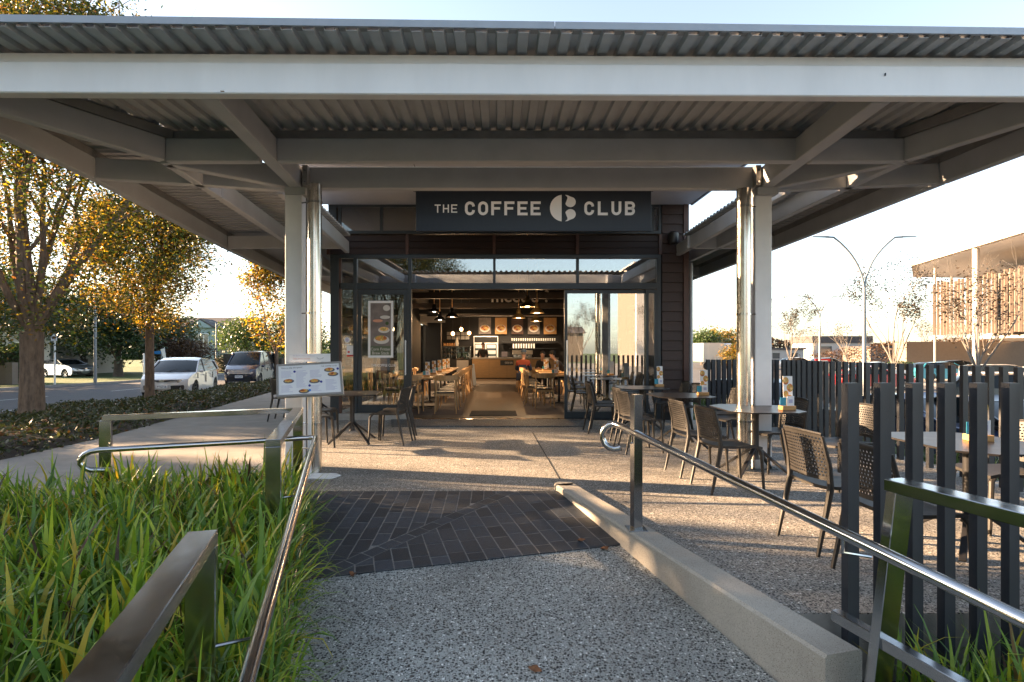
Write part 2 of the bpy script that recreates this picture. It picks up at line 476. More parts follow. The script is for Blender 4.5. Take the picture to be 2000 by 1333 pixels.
M['beam_dark'] = mat('dark brown hanging beam', (0.028, 0.018, 0.012), 0.6, var=0.2)
M['carpet'] = mat('grey brown carpet', (0.12, 0.095, 0.085), 0.95, var=0.35, vscale=7, stretch=(1, 3, 1), bump=0.3)
M['timber_floor'] = mat('brown timber look floor', (0.085, 0.055, 0.034), 0.5, var=0.25, vscale=4, stretch=(3, 0.7, 1))
M['rubber'] = mat('black rubber mat', (0.02, 0.02, 0.022), 0.85, bump=0.4, bscale=150)
M['glass_clear'] = glass('clear glazing', 0.09, (0.80, 0.83, 0.82))
M['glass_refl'] = glass('reflective glazing', 0.42, (0.55, 0.60, 0.60))
M['glass_clere'] = glass('clerestory glazing', 0.34, (0.55, 0.58, 0.58))
M['glass_car'] = mat('dark car glass', (0.010, 0.014, 0.016), 0.08, spec=0.35)
M['bulb'] = mat('warm bulb', (1.0, 0.50, 0.16), 0.3, emit=3.5)
M['downlight'] = mat('warm downlight', (1.0, 0.72, 0.42), 0.3, emit=9.0)
M['exit'] = mat('green exit sign', (0.02, 0.32, 0.13), 0.4, emit=0.6)
M['lamp_black'] = mat('glossy black lamp shade', (0.012, 0.012, 0.014), 0.25, coat=0.4)
M['lamp_sunlit'] = mat('black lamp shade in sunlit gold', (0.50, 0.33, 0.14), 0.3, metal=0.9)  # gold colour stands for sunlight on the black domes of the right row
M['brass_rod'] = mat('brass rod', (0.75, 0.42, 0.18), 0.3, metal=0.8)
M['rubber_tyre'] = mat('tyre rubber', (0.014, 0.014, 0.015), 0.8)
M['alloy'] = mat('alloy wheel', (0.42, 0.42, 0.43), 0.3, metal=0.9)
M['trim_black'] = mat('black plastic trim', (0.018, 0.018, 0.019), 0.55)
M['chrome'] = mat('chrome', (0.7, 0.7, 0.72), 0.12, metal=1.0)
M['lens'] = mat('headlight lens', (0.42, 0.44, 0.46), 0.08, metal=0.5, coat=1)
M['lens_amber'] = mat('amber lens', (0.70, 0.25, 0.04), 0.15, coat=1)
M['lens_red'] = mat('red tail lens', (0.45, 0.012, 0.012), 0.15, coat=1)
M['bark'] = mat('furrowed bark', (0.165, 0.115, 0.082), 0.9, var=0.45, vscale=14, stretch=(1, 1, 0.3), bump=1.0, bscale=24)
M['bark_pale'] = mat('pale birch bark', (0.17, 0.15, 0.13), 0.85, var=0.35, vscale=9, bump=0.5, bscale=30)
M['bark_dark'] = mat('dark bark', (0.07, 0.055, 0.042), 0.9, var=0.3, vscale=9, bump=0.7, bscale=20)
M['leaf_autumn'] = leafmat('autumn leaves', [(0, (0.022, 0.045, 0.012)), (0.48, (0.045, 0.07, 0.014)), (0.62, (0.10, 0.085, 0.02)), (0.74, (0.20, 0.17, 0.02)), (0.86, (0.36, 0.27, 0.02)), (0.93, (0.20, 0.10, 0.02)), (1, (0.09, 0.045, 0.026))], 0.5)
M['leaf_gold'] = leafmat('golden leaves', [(0, (0.03, 0.05, 0.012)), (0.35, (0.07, 0.07, 0.014)), (0.55, (0.20, 0.15, 0.02)), (0.72, (0.38, 0.26, 0.02)), (0.86, (0.26, 0.12, 0.02)), (1, (0.11, 0.055, 0.03))], 0.5)
M['leaf_dark'] = leafmat('dark evergreen leaves', [(0, (0.014, 0.032, 0.012)), (0.5, (0.022, 0.046, 0.016)), (1, (0.042, 0.07, 0.02))], 0.15, 0.4)
M['leaf_mid'] = leafmat('mid green leaves', [(0, (0.028, 0.06, 0.018)), (0.5, (0.045, 0.085, 0.022)), (1, (0.08, 0.11, 0.03))], 0.3)
M['leaf_rust'] = leafmat('rusty leaves', [(0, (0.035, 0.022, 0.014)), (0.5, (0.065, 0.035, 0.02)), (1, (0.11, 0.06, 0.03))], 0.3)
M['leaf_dry'] = leafmat('sparse olive leaves', [(0, (0.015, 0.014, 0.008)), (0.5, (0.026, 0.02, 0.01)), (1, (0.07, 0.04, 0.018))], 0.2)
M['leaf_hedge'] = leafmat('ground cover leaves', [(0, (0.022, 0.034, 0.012)), (0.6, (0.045, 0.06, 0.018)), (0.86, (0.07, 0.08, 0.028)), (1, (0.13, 0.06, 0.025))], 0.25)
M['blade'] = leafmat('strap leaves', [(0, (0.05, 0.12, 0.018)), (0.36, (0.11, 0.22, 0.026)), (0.62, (0.20, 0.32, 0.036)), (0.80, (0.32, 0.40, 0.04)), (0.91, (0.36, 0.31, 0.022)), (0.955, (0.42, 0.30, 0.03)), (0.975, (0.10, 0.055, 0.035)), (1, (0.06, 0.04, 0.03))], 0.35, 0.42)
M['leaf_litter'] = mat('dry fallen leaf', (0.20, 0.085, 0.035), 0.8, var=0.3, vscale=40)
def carpaint(name, col, metal=0.3):
    return mat(name, col, 0.3, metal=metal, coat=1.0)
M['car_white'] = carpaint('pearl white paint', (0.68, 0.66, 0.65), 0.0)
M['car_navy'] = carpaint('dark navy paint', (0.012, 0.020, 0.055))
M['car_teal'] = carpaint('teal paint', (0.02, 0.20, 0.26))
M['car_blue'] = carpaint('dark blue paint', (0.012, 0.03, 0.09))
M['car_black'] = carpaint('black paint', (0.012, 0.013, 0.016))
M['car_silver'] = carpaint('silver paint', (0.36, 0.38, 0.40), 0.7)
M['car_red'] = carpaint('red paint', (0.40, 0.02, 0.02))
M['galv'] = mat('galvanised lamp steel', (0.20, 0.225, 0.245), 0.45, metal=0.4, var=0.1)
M['house_white'] = mat('off white plaster wall', (0.44, 0.42, 0.40), 0.8, var=0.05)
M['house_blue'] = mat('blue grey weatherboard', (0.22, 0.30, 0.33), 0.7, var=0.06)
M['house_roof'] = mat('dark tile roof', (0.065, 0.06, 0.062), 0.8, var=0.2, vscale=10, bump=0.4, bscale=20)
M['house_beige'] = mat('beige plaster wall', (0.17, 0.14, 0.115), 0.8, var=0.08)
M['window_dark'] = mat('house window glass', (0.05, 0.07, 0.085), 0.06, spec=0.8, coat=1)
M['slab_cream'] = mat('cream roof slab', (0.48, 0.43, 0.38), 0.6, var=0.04)
M['louvre'] = mat('brown grey louvre fin', (0.15, 0.115, 0.09), 0.6, var=0.15, vscale=3)

# ================================================================== GROUND
def sheet(name, pts, m, z=None, kindstruct=True, thick=0.0, parent=None):
    b = MB()
    P = [(p[0], p[1], p[2] if len(p) > 2 else z) for p in pts]
    if thick:
        b.prism([(p[0], p[1], p[2] - thick) for p in P], (0, 0, thick))
    else:
        b.add(P, [tuple(range(len(P)))])
    o = b.build(name, m, parent)
    return struct(o) if kindstruct and parent is None else o

GZ = -0.50
LOT = -0.95
g = MB()
xs = [-600, 5.6, 7.4, 600]; zs = [GZ, GZ, LOT - 0.05, LOT - 0.05]; ys = [-400, 40, 900]
for i in range(3):
    for j in range(2):
        g.quad((xs[i], ys[j], zs[i]), (xs[i + 1], ys[j], zs[i + 1]), (xs[i + 1], ys[j + 1], zs[i + 1]), (xs[i], ys[j + 1], zs[i]))
struct(g.build('ground', M['grass'], fix=False))
sheet('car_park', [(7.4, -60), (140, -60), (140, 110), (7.4, 110)], M['asphalt_lot'], LOT)
# painted bays of the car park
for k in range(14):
    y = 4 + k * 2.6
    for x in (8.2, 22.5, 36):
        struct(MB().quad((x, y, LOT + .004), (x + 4.8, y, LOT + .004), (x + 4.8, y + .1, LOT + .004), (x, y + .1, LOT + .004)).build('bay_line', M['paint_white'], fix=False))
# road on the left with kerbs and lines
near = [(-19.5, -30), (-17.5, 0), (-15.0, 11), (-13.7, 17), (-12.9, 21), (-12.6, 27), (-13.0, 35), (-14.5, 50), (-20, 90)]
far = [(-44, -30), (-33, 0), (-27.5, 12), (-23.2, 25.9), (-21.4, 32.7), (-20.8, 42), (-22.5, 60), (-31, 95)]
sheet('road', near + far[::-1], M['asphalt'], GZ + 0.02)
def kerbline(pts, off, name):
    b = MB()
    for a, c in zip(pts, pts[1:]):
        b.bar((a[0] + off, a[1], GZ + .06), (c[0] + off, c[1], GZ + .06), .15, .16)
    struct(b.build(name, M['kerb']))
kerbline(near, .08, 'kerb'); kerbline(far, -.08, 'kerb')
def rx(t, y):
    def at(pts):
        for a, c in zip(pts, pts[1:]):
            if a[1] <= y <= c[1]: return a[0] + (c[0] - a[0]) * (y - a[1]) / (c[1] - a[1])
        return pts[-1][0]
    return at(near) * (1 - t) + at(far) * t
zR = GZ + .024
for (t, y0, y1, wd) in ((.13, 14.5, 19.0, .12), (.13, 19.6, 20.3, .12), (.48, 16, 18, .1), (.48, 21, 23, .1), (.48, 26, 28, .1), (.48, 31, 33, .1), (.13, 26, 27.5, .12), (.13, 9, 13, .12)):
    a = rx(t, y0); c = rx(t, y1)
    struct(MB().quad((a, y0, zR), (a + wd, y0, zR), (c + wd, y1, zR), (c, y1, zR)).build('road_marking', M['paint_white'], fix=False))

# footpath and terrace
LX = lambda y: -2.1 + .27 * (6 - y)      # line of the left rail
KX = lambda y: .57 + .26 * (5.6 - y)     # line of the kerb upstand
RZ = lambda y: -0.072 * max(0, 5.55 - max(y, 1.0))
sheet('footpath', [(-6.6, -6), (-5.9, -6), (-5.75, 4.4), (-3.75, 5.2), (-2.06, 5.98), (-2.0, 11.35), (-3.4, 11.42), (-3.4, 46), (-9.8, 46), (-8.3, 25), (-7.0, 15), (-6.25, 9), (-6.3, 3.5)], M['path_concrete'], -.004, thick=.6)
sheet('terrace', [(-3.05, 5.50), (-2.02, 5.98), (-1.98, 5.55), (.66, 5.55), (1.36, 2.99), (5.3, 2.99), (5.3, 11.30), (-3.05, 11.30)], M['agg_terrace'], 0.0, thick=.3)
struct(MB().quad((1.36, 2.982, -.002), (5.3, 2.982, -.002), (5.3, 2.98, -.5), (1.36, 2.98, -.5)).build('retaining_wall', M['concrete'], fix=False))
ramp = MB()
ry = [5.55, 4.6, 3.6, 2.6, 1.6, 1.0, -6]
for a, c in zip(ry, ry[1:]):
    ramp.quad((LX(a) + .02, a, RZ(a)), (KX(a) + .02, a, RZ(a)), (KX(c) + .02, c, RZ(c)), (LX(c) + .02, c, RZ(c)))
struct(ramp.build('ramp', M['agg_ramp'], fix=False))
# saw cut across the terrace
a = W(1040, 845, 1.38 * F / 160); c = W(1093, 936, 1.38 * F / 251)
struct(MB().bar((a.x, a.y, .0015), (c.x, c.y, .0015), .012, .003).build('expansion_joint', M['rubber']))
a = W(820, 0, 11.0)
struct(MB().quad((.2, 5.8, .004), (.2, 5.8, .004), (.2, 5.8, .004), (.2, 5.8, .004)).build('expansion_joint', M['rubber'], fix=False)) if False else None

# brick band of the ramp, every paver a piece
def clip(poly, p, n):
    out = []
    for i in range(len(poly)):
        a = V(poly[i]); b2 = V(poly[(i + 1) % len(poly)])
        da = (a - p).dot(n); db = (b2 - p).dot(n)
        if da >= 0: out.append(a)
        if da * db < 0: out.append(a + (b2 - a) * (da / (da - db)))
    return out
band = [V((-1.965, 5.545)), V((.60, 5.545)), V((.94, 4.29)), V((-1.49, 3.68))]
bb = MB(); P4 = [(p.x, p.y, RZ(p.y) + .0105) for p in band]
bb.add(P4, [(0, 1, 2, 3)])
paving = struct(bb.build('brick_paving', M['mortar'], fix=False))
m0 = V((.13, 5.545)); m1 = V((-1.22, 3.72)); md = (m1 - m0).normalized(); mn = V((md.y, -md.x))
if mn.x > 0: mn = -mn          # mn points to the left region
edges = []
cen = sum((p for p in band), V((0, 0))) / 4
for i in range(4):
    p = band[i]; q = band[(i + 1) % 4]; d = (q - p).normalized(); n = V((-d.y, d.x))
    if (cen - p).dot(n) < 0: n = -n
    edges.append((p + n * .004, n))
nb = 0
def lay(org, ux, uy, lx, ly, nx, ny, cuts, stag):
    global nb
    for i in range(-nx, nx):
        for j in range(-ny, ny):
            o = org + ux * (i * lx) + uy * (j * ly + (stag * ly if i % 2 else 0))
            gap = .0045
            poly = [o + ux * gap + uy * gap, o + ux * (lx - gap) + uy * gap, o + ux * (lx - gap) + uy * (ly - gap), o + ux * gap + uy * (ly - gap)]
            for p, n in edges + cuts:
                if len(poly) < 3: break
                poly = clip(poly, p, n)
            if len(poly) < 3: continue
            ar = abs(sum(poly[k].x * poly[(k + 1) % len(poly)].y - poly[(k + 1) % len(poly)].x * poly[k].y for k in range(len(poly)))) / 2
            if ar < .0012: continue
            c0 = sum(poly, V((0, 0))) / len(poly)
            jz = random.uniform(-.0012, .0012); tx = random.uniform(-.008, .008)
            top = [(p.x, p.y, RZ(p.y) + .011 + jz + (p.x - c0.x) * tx) for p in poly]
            inn = [(p.x + (c0.x - p.x) * .03, p.y + (c0.y - p.y) * .03, t[2] + .0016) for p, t in zip(poly, top)]
            low = [(p.x, p.y, t[2] - .012) for p, t in zip(poly, top)]
            k = len(poly)
            b = MB()
            b.add(low + top + inn, [(q, (q + 1) % k, k + (q + 1) % k, k + q) for q in range(k)] + [(k + q, k + (q + 1) % k, 2 * k + (q + 1) % k, 2 * k + q) for q in range(k)] + [tuple(range(2 * k, 3 * k))])
            b.build('brick', M['brick'], paving)
            nb += 1
half = .062
lay(V((-2.0, 5.55)), V((1, 0)), V((0, -1)), .117, .235, 40, 20, [(m0 + mn * half, mn)], .5)
u = V((.26, -.966)).normalized()
lay(V((.60, 5.55)), V((-u.y, u.x)), u, .130, .225, 40, 24, [(m0 - mn * half, -mn)], .18)
lay(m0 - mn * .058 - md * .3, mn, md, .116, .15, 1, 40, [(m0 - mn * .06, mn), (m0 + mn * .06, -mn)], 0)
print('bricks', nb)

# threshold slab in front of the opening
sheet('threshold_slab', [(-1.9, 10.25), (1.55, 10.25), (1.8, 11.25), (-2.1, 11.25)], M['agg_dark'], .022, thick=.02)

# planter beds
sheet('planter_bed', [(-5.75, 4.35), (-3.78, 5.16), (-2.12, 5.93), (LX(5.5), 5.5), (LX(1.0) + .05, 1.0), (LX(1.0) + .05, -1.5), (-5.75, -1.5)], M['soil'], -.06, thick=.5)
sheet('planter_bed', [(1.62, 2.96), (6.5, 2.96), (6.5, -2), (KX(1.0) + .3, -2), (KX(1.9) + .2, 1.9)], M['soil'], -.34, thick=.2)

# cast concrete upstand along the ramp
b = MB()
n0 = V((u.x, u.y, 0)); sd = V((-u.y, u.x, 0))   # sd points right
def kp(t, s, z): return V((.57, 5.62, 0)) + n0 * t + sd * s + V((0, 0, z))
Lk_ = 3.27
prof = lambda t: [kp(t, 0, -.6), kp(t, 0, .045), kp(t, .012, .060), kp(t, .188, .060), kp(t, .20, .045), kp(t, .20, -.6)]
ts = [0.0] + [i * Lk_ / 12 for i in range(1, 13)]
vs = []; fs = []
for i, t in enumerate(ts): vs += prof(t)
for i in range(len(ts) - 1):
    for k in range(6):
        fs.append((i * 6 + k, i * 6 + (k + 1) % 6, (i + 1) * 6 + (k + 1) % 6, (i + 1) * 6 + k))
fs += [(0, 1, 2, 3, 4, 5), tuple(len(vs) - 6 + k for k in range(6))]
b.add(vs, fs)
b.lathe(kp(0, .10, 0), [(.10, -.6), (.10, .045), (.088, .060), (0, .060)], 20)
kerb_up = b.build('concrete_upstand', M['kerb_concrete'], smooth=True)
struct(kerb_up)

# ================================================================== CANOPY
can = thing('canopy', 'large grey steel canopy with corrugated roof over the cafe terrace', 'canopy', (0.4, 6.6, 0))
BZ = 3.26; BH = .23
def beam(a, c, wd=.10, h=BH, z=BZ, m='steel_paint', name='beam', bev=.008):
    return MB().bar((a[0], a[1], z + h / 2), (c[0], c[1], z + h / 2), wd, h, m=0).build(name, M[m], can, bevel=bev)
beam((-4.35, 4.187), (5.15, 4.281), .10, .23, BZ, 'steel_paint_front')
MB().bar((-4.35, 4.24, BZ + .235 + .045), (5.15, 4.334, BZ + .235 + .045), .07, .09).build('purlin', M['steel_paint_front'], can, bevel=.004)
beam((-3.30, 5.70), (-2.37, 5.70)); beam((-2.19, 5.70), (2.98, 5.70)); beam((3.12, 5.70), (4.06, 5.70))
MB().bar((-3.3, 5.75, BZ + .28), (4.06, 5.75, BZ + .28), .07, .10).build('purlin', M['purlin'], can)
# rafters over the columns
beam((-2.16, 4.25), (-2.35, 6.9), .14, .232); beam((2.92, 4.33), (3.14, 6.9), .14, .232)
# beam between the columns
beam((-2.30, 6.66), (3.09, 6.66), .12, .25, 3.262)
for x in (-2.33, 3.12):
    MB().box(x - .12, 6.55, 3.18, x + .12, 6.80, 3.262).build('cap_plate', M['steel_paint'], can, bevel=.004)
    MB().box(x + (.10 if x < 0 else -.16), 6.50, 3.27, x + (.16 if x < 0 else -.10), 6.60, 3.50).build('bracket', M['purlin'], can, bevel=.003)
# corner hips, side beams, struts
beam((-4.15, 4.20), (-3.33, 5.66), .10, .231); beam((4.55, 4.30), (4.08, 5.66), .10, .231)
MB().bar((-4.05, 4.35, BZ + .28), (-3.28, 5.72, BZ + .28), .09, .09).build('purlin', M['purlin'], can)
MB().bar((4.45, 4.40, BZ + .28), (4.03, 5.72, BZ + .28), .09, .09).build('purlin', M['purlin'], can)
beam((-3.34, 5.72), (-3.44, 7.0), .10, .231); beam((-3.44, 7.02), (-4.05, 14.0), .10, .231); beam((-4.05, 14.02), (-4.1, 22), .10, .231)
beam((4.08, 5.72), (4.09, 14.0), .10, .231); beam((4.09, 14.02), (4.2, 22), .10, .231)
LE = [(-4.30, 4.25), (-4.45, 6.23), (-5.02, 10.5), (-5.42, 14.4), (-5.6, 22)]
RE = [(5.05, 4.30), (5.03, 6.43), (5.15, 10.5), (5.2, 14.4), (5.3, 22)]
for E in (LE, RE):
    for a, c in zip(E, E[1:]):
        beam((a[0], a[1] + .01), (c[0], c[1] - .01), .10, .233)
        MB().bar((a[0], a[1], BZ + .283), (c[0], c[1], BZ + .283), .06, .09).build('purlin', M['purlin'], can)
for a, c in (((-3.36, 5.78), (-2.42, 6.62)), ((-4.40, 6.25), (-2.45, 6.75)), ((4.04, 5.78), (3.20, 6.62)), ((4.98, 6.45), (3.22, 6.75)),
             ((-4.95, 10.5), (-2.9, 10.5)), ((5.1, 10.5), (3.5, 10.5)), ((-5.4, 14.4), (-3.5, 14.4)), ((5.1, 14.4), (3.9, 14.4))):
    beam(a, c, .10, .229)
beam((3.50, 6.85), (3.85, 22), .08, .228); beam((-2.62, 6.85), (-2.9, 11.0), .08, .228)
# columns
for i, x in enumerate((-2.35, 3.09)):
    y0 = 6.56 if i == 0 else 6.60
    MB().box(x - .10, y0, 0, x + .10, y0 + .14, 3.18).build('column', M['column_paint'], can, bevel=.012, segs=2)
    MB().box(x - .085 + (.06 if i == 0 else -.06), y0 + .15, 0, x + .085 + (.06 if i == 0 else -.06), y0 + .24, 3.18).build('column_stiffener', M['purlin'], can, bevel=.01)
    MB().box(x - .15, y0 - .04, 0.0, x + .15, y0 + .30, .015).build('base_plate', M['stainless'], can)
for (x, y) in ((4.15, 12.2), (-4.4, 16.5)):
    MB().tube([(x, y, -.1), (x, y, BZ)], .045, 12).build('post', M['steel_paint'], can, smooth=True)
# stainless downpipes with brackets
for x, y in ((-2.06, 6.42), (2.86, 6.60)):
    p = MB().tube([(x, y, .0), (x, y, 3.0), (x, y, 3.252)], .079, 24).build('downpipe', M['pipe_steel'], can, smooth=True)
    off = can.location
    for z in (.56, 1.80, 3.05):
        q = MB(); q.lathe((x - off.x, y - off.y, z), [(.079, -.012), (.086, -.012), (.086, .012), (.079, .012)], 24)
        q.tube([(x - off.x - (.10 if x < 0 else -.10), y - off.y, z), (x - off.x - (.15 if x < 0 else -.22), y - off.y + .02, z)], .008, 6)
        o = q.build('bracket', M['stainless'], None, smooth=True); o.parent = p
    for z in (0.9, 1.85):
        pass
# corrugated roof sheets: ribs run with the depth in the middle bay, across in the side bays
def rib_profile(p0, pitch, nr):
    """(s, z) pairs along the sheet"""
    out = []
    for k in range(nr):
        s = p0 + k * pitch
        out += [(s, 0), (s + pitch * .48, 0), (s + pitch * .56, .036), (s + pitch * .92, .036)]
    out.append((p0 + nr * pitch, 0))
    return out
RZ0 = 3.604
front_y = lambda x: 3.90 + (x + 3.5) * .0225
def mid_end(x):
    if x < -3.32: return max(4.45, 4.30 + (x + 4.1) * 1.87) if x > -4.1 else 4.45
    if x > 4.08: return max(4.5, 5.84 - (x - 4.08) * 3.6)
    return 6.62
pitch = .150
x = -4.65
while x < 5.25:
    prof = rib_profile(x, pitch, 5)
    b = MB(); vs = []
    for s, z in prof: vs += [(s, front_y(s), RZ0 + z), (s, mid_end(s), RZ0 + z), (s, front_y(s), RZ0 + z + .003), (s, mid_end(s), RZ0 + z + .003)]
    fs = []
    for i in range(len(prof) - 1):
        a = i * 4; c = a + 4
        fs += [(a, c, c + 1, a + 1), (a + 2, a + 3, c + 3, c + 2), (a, a + 2, c + 2, c)]
    b.add(vs, fs); b.build('roof_sheet', M['roof_sheet'], can, fix=False)
    x += pitch * 5
def edge_x(E, y):
    for a, c in zip(E, E[1:]):
        if y <= c[1]: return a[0] + (c[0] - a[0]) * (y - a[1]) / (c[1] - a[1])
    return E[-1][0]
for sgn, E in ((-1, LE), (1, RE)):
    y = 4.28
    while y < 22:
        prof = rib_profile(y, pitch, 5); vs = []
        for s, z in prof:
            xo = edge_x(E, s) + sgn * .14
            if sgn < 0: xi = (-4.1 + (s - 4.14) / 1.87) if s < 5.6 else (-3.34 if s < 6.9 else (-2.60 - (s - 6.9) * .06 if s < 11.1 else -3.45))
            else: xi = (4.08 + (5.64 - s) / 3.6) if s < 5.64 else (4.06 if s < 6.9 else 3.5 + (s - 6.9) * .023)
            if sgn > 0 and s > 11.1: xi = 3.95
            vs += [(xo, s, RZ0 - .006 + z), (xi, s, RZ0 - .006 + z), (xo, s, RZ0 + z - .003), (xi, s, RZ0 + z - .003)]
        fs = []
        for i in range(len(prof) - 1):
            a = i * 4; c = a + 4
            fs += [(a, c, c + 1, a + 1), (a + 2, a + 3, c + 3, c + 2), (a, a + 2, c + 2, c)]
        MB().add(vs, fs).build('roof_sheet', M['roof_sheet'], can, fix=False)
        y += pitch * 5
# flashings along the roof edge
MB().bar((-4.7, front_y(-4.7) - .012, RZ0 + .045), (.4, front_y(.4) - .012, RZ0 + .045), .02, .05).build('flashing', M['fascia'], can)
MB().bar((.405, front_y(.405) - .012, RZ0 + .045), (5.3, front_y(5.3) - .012, RZ0 + .045), .02, .05).build('flashing', M['fascia'], can)
MB().bar((-4.7, front_y(-4.7) + .03, RZ0 + .037), (5.3, front_y(5.3) + .03, RZ0 + .037), .09, .004).build('flashing', M['purlin'], can)
for sgn, E in ((-1, LE), (1, RE)):
    for a, c in zip(E, E[1:]):
        MB().bar((a[0] + sgn * .15, a[1], RZ0 + .025), (c[0] + sgn * .15, c[1], RZ0 + .025), .02, .07).build('flashing', M['fascia'], can)
# bolts at the joints and a rust stain
for x, ys_ in ((-2.33, 6.49), (3.12, 6.49)):
    for dz in (3.31, 3.44):
        MB().tube([(x + (.13 if x < 0 else -.13), ys_, dz), (x + (.13 if x < 0 else -.13), ys_ + .02, dz)], .012, 6).build('bolt', M['stainless'], can)
for (x, y) in ((-3.33, 5.62), (4.08, 5.62)):
    MB().box(x - .006, y - .012, BZ + .02, x + .006, y + .02, BZ + .215).build('weld_seam', M['purlin'], can)
MB().box(-2.01, 4.131, 3.262, -1.985, 4.14, 3.267).build('rust_patch', M['leaf_litter'], can)
MB().box(2.865, 4.199, 3.41, 2.871, 4.207, 3.43).build('paint_chip', M['alu_black'], can)
# small nest of rust and leaf stuck under the front beam
# ================================================================== CAFE BUILDING
FY = 11.3
fx = lambda px: (px - 971) * FY / F
fz = lambda py: EYE - (py - 685) * FY / F
cafe = thing('cafe_building', 'single storey cafe with dark glazed shopfront and brown weatherboards', 'building', (.19, FY, 0))
def pbox(name, m, x0, y0, z0, x1, y1, z1, par=None, bev=0.0, world=True):
    par = cafe if par is None else par
    return MB().box(min(x0, x1), min(y0, y1), min(z0, z1), max(x0, x1), max(y0, y1), max(z0, z1)).build(name, M[m], par, bevel=bev, world=world)
XL, XR = -3.37, 3.74
YB = 30.6
# shell
pbox('wall', 'plaster_pale', 3.62, 25, 0, 3.74, YB, 4.6)
pbox('wall', 'plaster_dark', 3.62, FY + .13, 0, 3.74, 13, 4.6)
pbox('wall', 'plaster_dark', 3.62, 13, 2.6, 3.74, 24.99, 4.6); pbox('wall', 'plaster_dark', 3.62, 13, 0, 3.74, 24.99, .5)
for y in (13.0, 16.0, 19.0, 22.0): pbox('wall', 'plaster_dark', 3.62, y, .5, 3.74, y + .6, 2.6)
for y in (13.6, 16.6, 19.6, 22.6): pbox('pane', 'glass_clear', 3.66, y, .5, 3.67, y + 2.4, 2.6)
pbox('wall', 'plaster_dark', XL, YB, 0, XR, YB + .12, 4.6)
pbox('wall', 'plaster_dark', XL, 19.5, 0, XL + .12, 24.2, 4.6)
pbox('wall', 'plaster_dark', XL, 27.4, 0, XL + .12, YB, 4.6)
pbox('wall', 'plaster_dark', XL, 24.2, 2.55, XL + .12, 27.4, 4.6)
pbox('wall', 'plaster_dark', XL, FY + .15, 3.35, XL + .12, 19.5, 4.6)
y = FY + .2
while y < 19.3:
    y1 = min(y + 1.95, 19.5)
    pbox('mullion', 'alu_dark', XL, y, 0, XL + .10, y + .06, 3.35)
    pbox('pane', 'glass_clear', XL + .045, y + .06, .1, XL + .055, y1, 3.35)
    y += 1.95
pbox('pane', 'glass_clear', XL + .045, 24.3, .1, XL + .055, 27.3, 2.5)
pbox('mullion', 'alu_black', XL, 25.75, 0, XL + .1, 25.85, 2.55)
pbox('ceiling', 'plaster_black', XL, FY, 4.6, XR, YB, 4.75)
pbox('roof', 'fascia', XL - .1, FY, 4.76, XR + .1, YB + .2, 4.9)
struct(MB().box(XL, FY + .14, -.28, XR, YB, .0).build('floor', M['carpet'])) 
struct(MB().add([(-.72, FY + .14, .006), (.60, FY + .14, .006), (.98, 27.8, .006), (-1.22, 27.8, .006)], [(0, 1, 2, 3)]).build('aisle_floor', M['timber_floor'], fix=False))
struct(MB().box(XL + .3, FY + .15, .001, XR - .2, FY + .75, .009).build('aisle_floor', M['timber_floor']))
# bulkheads and hanging beams inside
pbox('bulkhead', 'plaster_black', XL + .12, 27.0, 3.06, 3.6, 27.25, 4.6)
pbox('hanging_beam', 'beam_dark', XL + .12, 16.6, 2.90, 3.6, 16.8, 3.08)
pbox('hanging_beam', 'beam_dark', XL + .12, 20.4, 2.90, 3.6, 20.6, 3.08)
pbox('hanging_beam', 'plaster_black', XL + .12, 23.6, 2.90, 3.6, 23.8, 3.08)
pbox('bulkhead', 'plaster_pale', XL + .12, 24.0, 2.56, -2.2, 24.1, 2.82)
# soffit and fascia
pbox('soffit', 'soffit', -3.5, 8.3, 4.28, 3.84, FY, 4.33)
pbox('soffit_joint', 'alu_black', -1.3, 8.3, 4.276, -1.29, FY, 4.279)
pbox('fascia', 'alu_black', -3.5, 8.2, 4.26, 3.86, 8.29, 4.7)
pbox('fascia', 'fascia', 3.845, 8.3, 4.262, 3.88, FY, 4.5)
pbox('roof', 'fascia', -3.5, 8.3, 4.5, 3.84, FY - .01, 4.6)
# upper window band behind the sign
pbox('window', 'alu_dark', fx(641), FY + .0, fz(457), fx(1291), FY + .06, fz(451), bev=.004)
pbox('window', 'alu_dark', fx(641), FY + .0, fz(405), fx(1291), FY + .06, fz(398))
for px in (641, 660, 742, 812, 1272, 1286): 
    pbox('mullion', 'alu_dark', fx(px), FY + .001, fz(451), fx(px + (6 if px not in (641,) else 16)), FY + .061, fz(405), bev=.003)
for a, c in ((663, 742), (748, 812), (818, 1270), (1278, 1286)):
    pbox('pane', 'glass_clear', fx(a), FY + .03, fz(451), fx(c), FY + .035, fz(405))
# weatherboard band
rows = [497, 484.5, 472, 459.5]
bays = [641, 795, 965, 1128, 1290]
for i in range(3):
    for j in range(4):
        z0 = fz(rows[i]); z1 = fz(rows[i + 1])
        x0 = fx(bays[j] + 3); x1 = fx(bays[j + 1] - 3)
        b = MB(); b.prism([(x0, FY + .015, z0 + .004), (x0, FY + .055, z0 + .004), (x0, FY + .055, z1), (x0, FY + .035, z1)], (x1 - x0, 0, 0))
        b.build('weatherboard', M['board'], cafe)
pbox('wall', 'alu_black', fx(641), FY + .056, fz(497), fx(1291), FY + .10, fz(459))
for px in bays: pbox('batten', 'board_trim', fx(px - 3), FY - .005, fz(497), fx(px + 3), FY + .05, fz(458))
